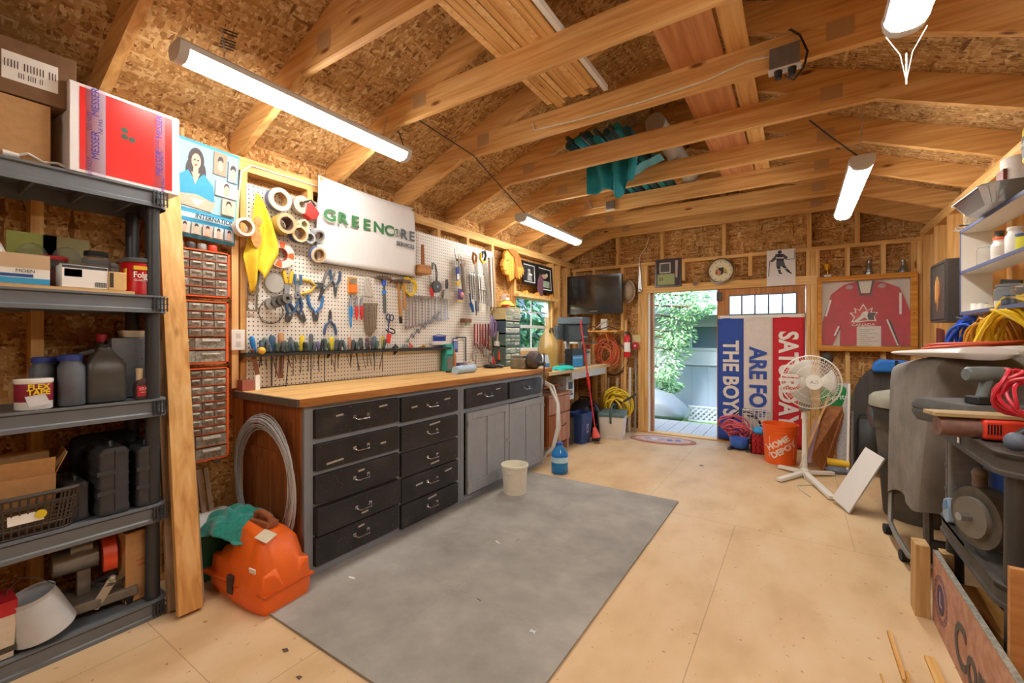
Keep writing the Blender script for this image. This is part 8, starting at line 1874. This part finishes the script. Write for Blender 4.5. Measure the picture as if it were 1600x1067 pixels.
cable('white_cable', 'thin white cord curving down the gable wall left of the plaque', [V3(1014, 370, BW - .03), V3(1010, 385, BW - .03), V3(1000, 400, BW - .03), V3(998, 412, BW - .03)], '#d8c9a8', .004)
for s in (-1, 1):
    pass
t = T('pull_cord', 'pair of thin white pull cords hanging from the light at the top right', 'cord', (.29, 1.86, 2.2), 0)
MB().m('#d9d6cc').tube([(-.05, 0, 0), (-.015, .0, -.07), (0, 0, -.16)], .0013, 5).build('cord', None, t); MB().m('#d9d6cc').tube([(.05, 0, 0), (.015, .0, -.07), (0, 0, -.16)], .0013, 5).build('cord', None, t); MB().m('#d9d6cc').cyl((0, 0, -.17), (0, 0, -.07), .0022, n=6).build('cord_end', None, t)
# stamped marks on the roof boards
mk = mat('ink', '#3a2c20', .8)
def stamp(body, x, y, size, rz):
    z_ = deck_z(x) - .0015
    sl_ = ang if x < RX else -ang
    o = text(body, size, 'stamp', mk, None, (x, y, z_), rot=(PI, 0, 0), ext=.0004, bold=.0015)
    o.rotation_euler = (Matrix.Rotation(-sl_, 3, 'Y') @ Matrix.Rotation(PI, 3, 'X') @ Matrix.Rotation(rz, 3, 'Z')).to_euler(); o.parent = rd
for (b_, x, y, s_, r_) in (('SP', -1.5, 1.5, .09, .4), ('|||| 24', -1.7, 2.1, .06, 1.2), ('||| |', -1.35, 2.7, .08, -.3), ('|||| ||', -2.2, .95, .06, .2), ('|||||', .3, 2.2, .07, .5)): stamp(b_, x, y, s_, r_)
# ================================================================ outdoors
gz = -.47
gr = struct(MB().box(-14, BW + .9, gz - .05, 12, 26, gz).build('ground', mat('lawn', '#5c8a3a', .95, noise=.3, nscale=6)))
gr.name = 'ground'
struct(MB().box(-14, -8, gz - .06, LW - .15, BW + .9, gz - .005).build('ground_side', 'lawn')).name = 'ground'
# grass blades close to the deck
q = random.Random(2); g = MB()
for i in range(5200):
    x, y = q.uniform(-3.2, .8), q.uniform(6.75, 8.9)
    h_ = q.uniform(.03, .08); a = q.uniform(0, PI); dx, dy = .004 * math.cos(a), .004 * math.sin(a)
    g.add([(x - dx, y - dy, gz), (x + dx, y + dy, gz), (x + q.uniform(-.02, .02), y + q.uniform(-.02, .02), gz + h_)], [(0, 1, 2)])
tag(g.build('grass', mat('grass', '#79b04a', .9, noise=.2), smooth=0), 'bright green grass between the deck and the neighbouring house', 'grass', kind='stuff')
t = T('deck', 'pale grey board deck just outside the doorway', 'deck', (-.9, 6.2, 0), 0)
for k in range(14): MB().box(-1.6 + k * .15, -.50, -.06, -1.6 + k * .15 + .143, .55, -.03).build('deck_board', mat('deckb', '#b9b3aa', .7, noise=.1), t)
MB().box(-1.6, -.45, gz, .5, -.40, -.06).build('joist', 'deckb', t); MB().box(-1.6, .45, gz, .5, .5, -.06).build('joist', 'deckb', t)
# neighbouring house: long side wall with window and a low gable roof
HY = 9.4
def hz(v, u=1090): return P(u, v, y=HY).z
def hx(u): return P(u, 520, y=HY).x
t = T('neighbour_house', 'pale blue grey sided bungalow with a white band and windows behind the garden', 'house', (0, HY, gz), 0)
X0, X1 = -9.0, 6.0; zb, zband0, zband1, ztop = hz(658), hz(568), hz(547), hz(500)
sd = mat('siding', '#8799ad', .6); 
wa, wb_, w0, w1 = hx(1064), hx(1150), hz(545), hz(509)
b = MB(); o_ = -gz
top = hz(455) + .0
b.box(X0, 0, zb + o_, X1, .1, zband0 + o_)
for k in range(int((X1 - X0) / .3)): b.box(X0 + k * .3 - .006, -.008, zb + o_, X0 + k * .3 + .006, 0, zband0 + o_)
b.build('siding', sd, t)
ww_ = mat('house_white', '#aab6c4', .6)
MB().box(X0, -.02, zband0 + o_, X1, .1, w0 + o_).box(X0, -.02, w0 + o_, wa, .1, w1 + o_).box(wb_, -.02, w0 + o_, X1, .1, w1 + o_).box(X0, -.02, w1 + o_, X1, .1, w1 + .25 + o_).build('upper_wall', ww_, t)
MB().box(X0, -.04, zband0 - .03 + o_, X1, -.0, zband0 + o_).build('trim_band', ww_, t)
wn = MB().box(wa, 0, w0 + o_, wb_, .02, w1 + o_).build('window_glass', mat('dark_glass', '#4a6274', .08, spec=.8), t)
MB().box(wa, -.04, w0 + o_ - .03, wb_, .0, w0 + o_ + .02).box(wa, -.04, w1 + o_ - .02, wb_, 0, w1 + o_ + .03).box(wa - .03, -.04, w0 + o_, wa + .02, 0, w1 + o_).box((wa + wb_) / 2 - .35, -.03, w0 + o_, (wa + wb_) / 2 - .29, 0, w1 + o_).build('window_frame', ww_, t)
# roof: eave over the wall, rising to the right
ev = w1 + .22 + o_
MB().prism([(-.55, ev - .03), (-.55, ev + .10), (3.2, ev + 1.5), (3.2, ev + 1.35)], X0 - .3, X1, 'yz').build('roof', mat('roof_white', '#94a6ba', .6), t)
MB().prism([(X0, ev + 1.0), (X1, ev + .2), (X1, ev + .3), (X0, ev + 1.12)], .4, .5).build('gable_trim', ww_, t)
la = T('lattice_panel', 'white garden lattice panel under the neighbouring house wall', 'lattice', (0, HY - .12, gz), 0)
lx0, lx1, lz0, lz1 = hx(1077), hx(1135), 0, hz(633) - gz
g = MB(); L_ = lx1 - lx0; H_ = lz1 - lz0; st_ = .10
for s in (-1, 1):
    k = -H_
    while k < L_:
        x_a, x_b = k, k + H_
        za, zb_ = (0, H_) if s > 0 else (H_, 0)
        ca, cb = max(x_a, 0), min(x_b, L_)
        f = lambda x: za + (zb_ - za) * (x - x_a) / (x_b - x_a)
        if cb > ca: g.beam((lx0 + ca, -.006 * s, f(ca)), (lx0 + cb, -.006 * s, f(cb)), .006, .035)
        k += st_
g.box(lx0, -.015, 0, lx1, .015, .03).box(lx0, -.015, H_ - .03, lx1, .015, H_).build('lattice', ww_, la)
# roof box on the grass
c = P(1036, 640, y=8.0)
t = T('car_roof_box', 'grey and white rooftop cargo box lying on the grass outside', 'cargo box', (P(1010, 640, y=8.0).x - .14, 8.0, gz), 0, rot=(0, 0, -.1))
def cb_(zk): return zk
secs = []
for x, s, hh in ((-1.1, .7, .30), (-.9, .95, .40), (-.2, 1, .44), (.3, 1, .42), (.6, .95, .34), (.78, .75, .2), (.86, .45, .08)):
    secs.append([(x, .4 * s * math.cos(a), .34 + (hh * math.sin(a) if a <= PI else .10 * s * math.sin(a))) for a in [2 * PI * k / 20 for k in range(20)]])
MB().loft(secs).build('upper_shell', mat('box_lid', '#78848c', .3), t)
MB().loft([[(x * .98, .37 * s * math.cos(a), .32 + .16 * s * math.sin(a) * (1 if a > PI else .1)) for a in [2 * PI * k / 20 for k in range(20)]] for x, s in ((-1.1, .7), (-.2, 1), (.5, 1), (.75, .75), (.84, .4))]).build('lower_shell', mat('box_low', '#4a5254', .5), t)
for x in (-.6, .4): MB().box(x, -.35, 0, x + .08, .35, .2).build('crossbar', 'dkgrey', t)
t = T('garden_block', 'small grey stake box standing on the grass by the deck', 'block', P(1090, 664, y=7.2) * 1.0, 0); t.location.z = gz; MB().box(-.07, -.05, 0, .07, .05, .16).build('block', 'skull', t); MB().tube([(-.5, 0, .12), (-.2, .1, .16), (.1, 0, .17), (.12, -.05, .05)], .012, 6).build('hose', 'black', t)
# conifer with drooping sprays
def foliage(name, label, cat, base, blobs, cols, trunk, n, sz, seed, kind='spray'):
    q = random.Random(seed); t = T(name, label, cat, base, 0); g = MB()
    ms = [mat(name + 'leaf%d' % i, c, .9, noise=.2) for i, c in enumerate(cols)]
    for i in range(n):
        b_ = blobs[q.randrange(len(blobs))]
        d = Vector((q.gauss(0, 1), q.gauss(0, 1), q.gauss(0, 1))).normalized() * (q.random() ** .33)
        c = Vector((b_[0] + d.x * b_[3], b_[1] + d.y * b_[4], b_[2] + d.z * b_[5]))
        g.m(ms[q.randrange(len(ms))])
        dr_ = Vector((d.x + q.uniform(-.5, .5), d.y + q.uniform(-.5, .5), -.35 + q.uniform(-.3, .3))).normalized() * sz * q.uniform(.6, 1.4)
        sd_ = dr_.cross(Vector((q.uniform(-1, 1), q.uniform(-1, 1), 1))).normalized() * sz * .22
        g.add([c, c + dr_ * .45 + sd_, c + dr_, c + dr_ * .45 - sd_], [(0, 1, 2, 3)])
    g.build('foliage', None, t, smooth=0)
    if trunk: 
        tr = MB(); tr.tube(trunk, [.09, .07, .04, .02][:len(trunk)], 8)
        for b_ in blobs[:14]: tr.tube([(0, 0, b_[2] + .1), (b_[0] * .5, b_[1] * .5, b_[2] + .05), (b_[0], b_[1], b_[2])], .018, 5)
        tr.build('trunk', mat('bark', '#5c4a3c', .9, noise=.3), t)
    return t
tp = P(1000, 560, y=8.4)
bl_ = []
q = random.Random(5)
for v, u, r_ in ((470, 1040, .30), (480, 1075, .28), (495, 1052, .32), (520, 1045, .34), (530, 1048, .2), (548, 1040, .32), (575, 1040, .28), (590, 1030, .2), (460, 1080, .22), (450, 1030, .4), (607, 1040, .14), (480, 1100, .14)):
    p_ = P(u, v, y=8.3); bl_.append((p_.x - tp.x, q.uniform(-.35, .35), p_.z - gz, r_ * 1.15, .35, r_ * .75))
for k in range(7): bl_.append((q.uniform(-1.4, -.3), q.uniform(-.6, .6), q.uniform(.8, 3.4), .4, .5, .3))
foliage('cedar_tree', 'green cedar tree with drooping sprays left of the doorway view', 'tree', (tp.x, 8.5, gz), bl_, ['#86b884', '#a6cfa4', '#6fa474', '#bcdcb8'], [(0, 0, 0), (0, 0, 1.5), (.05, 0, 3), (.05, 0, 4)], 6500, .085, 3)
# trees outside the left window
for i, (x, y, l) in enumerate(((-6.2, 7.0, 'leafy green tree seen through the side window, left one'), (-7.0, 10.0, 'leafy green tree seen through the side window, farther right one'), (-6.5, 4.2, 'leafy green tree beyond the side wall, nearer the camera'))):
    foliage('window_tree', l, 'tree', (x, y, gz), [(q.uniform(-1.2, 1.2), q.uniform(-1.2, 1.2), q.uniform(.8, 4), .9, .9, .8) for _ in range(14)], ['#3d6f4c', '#5a9468', '#2f5a44', '#7fb58c'], [(0, 0, 0), (0, 0, 1.5), (.05, 0, 3)], 5000, .22, 30 + i)
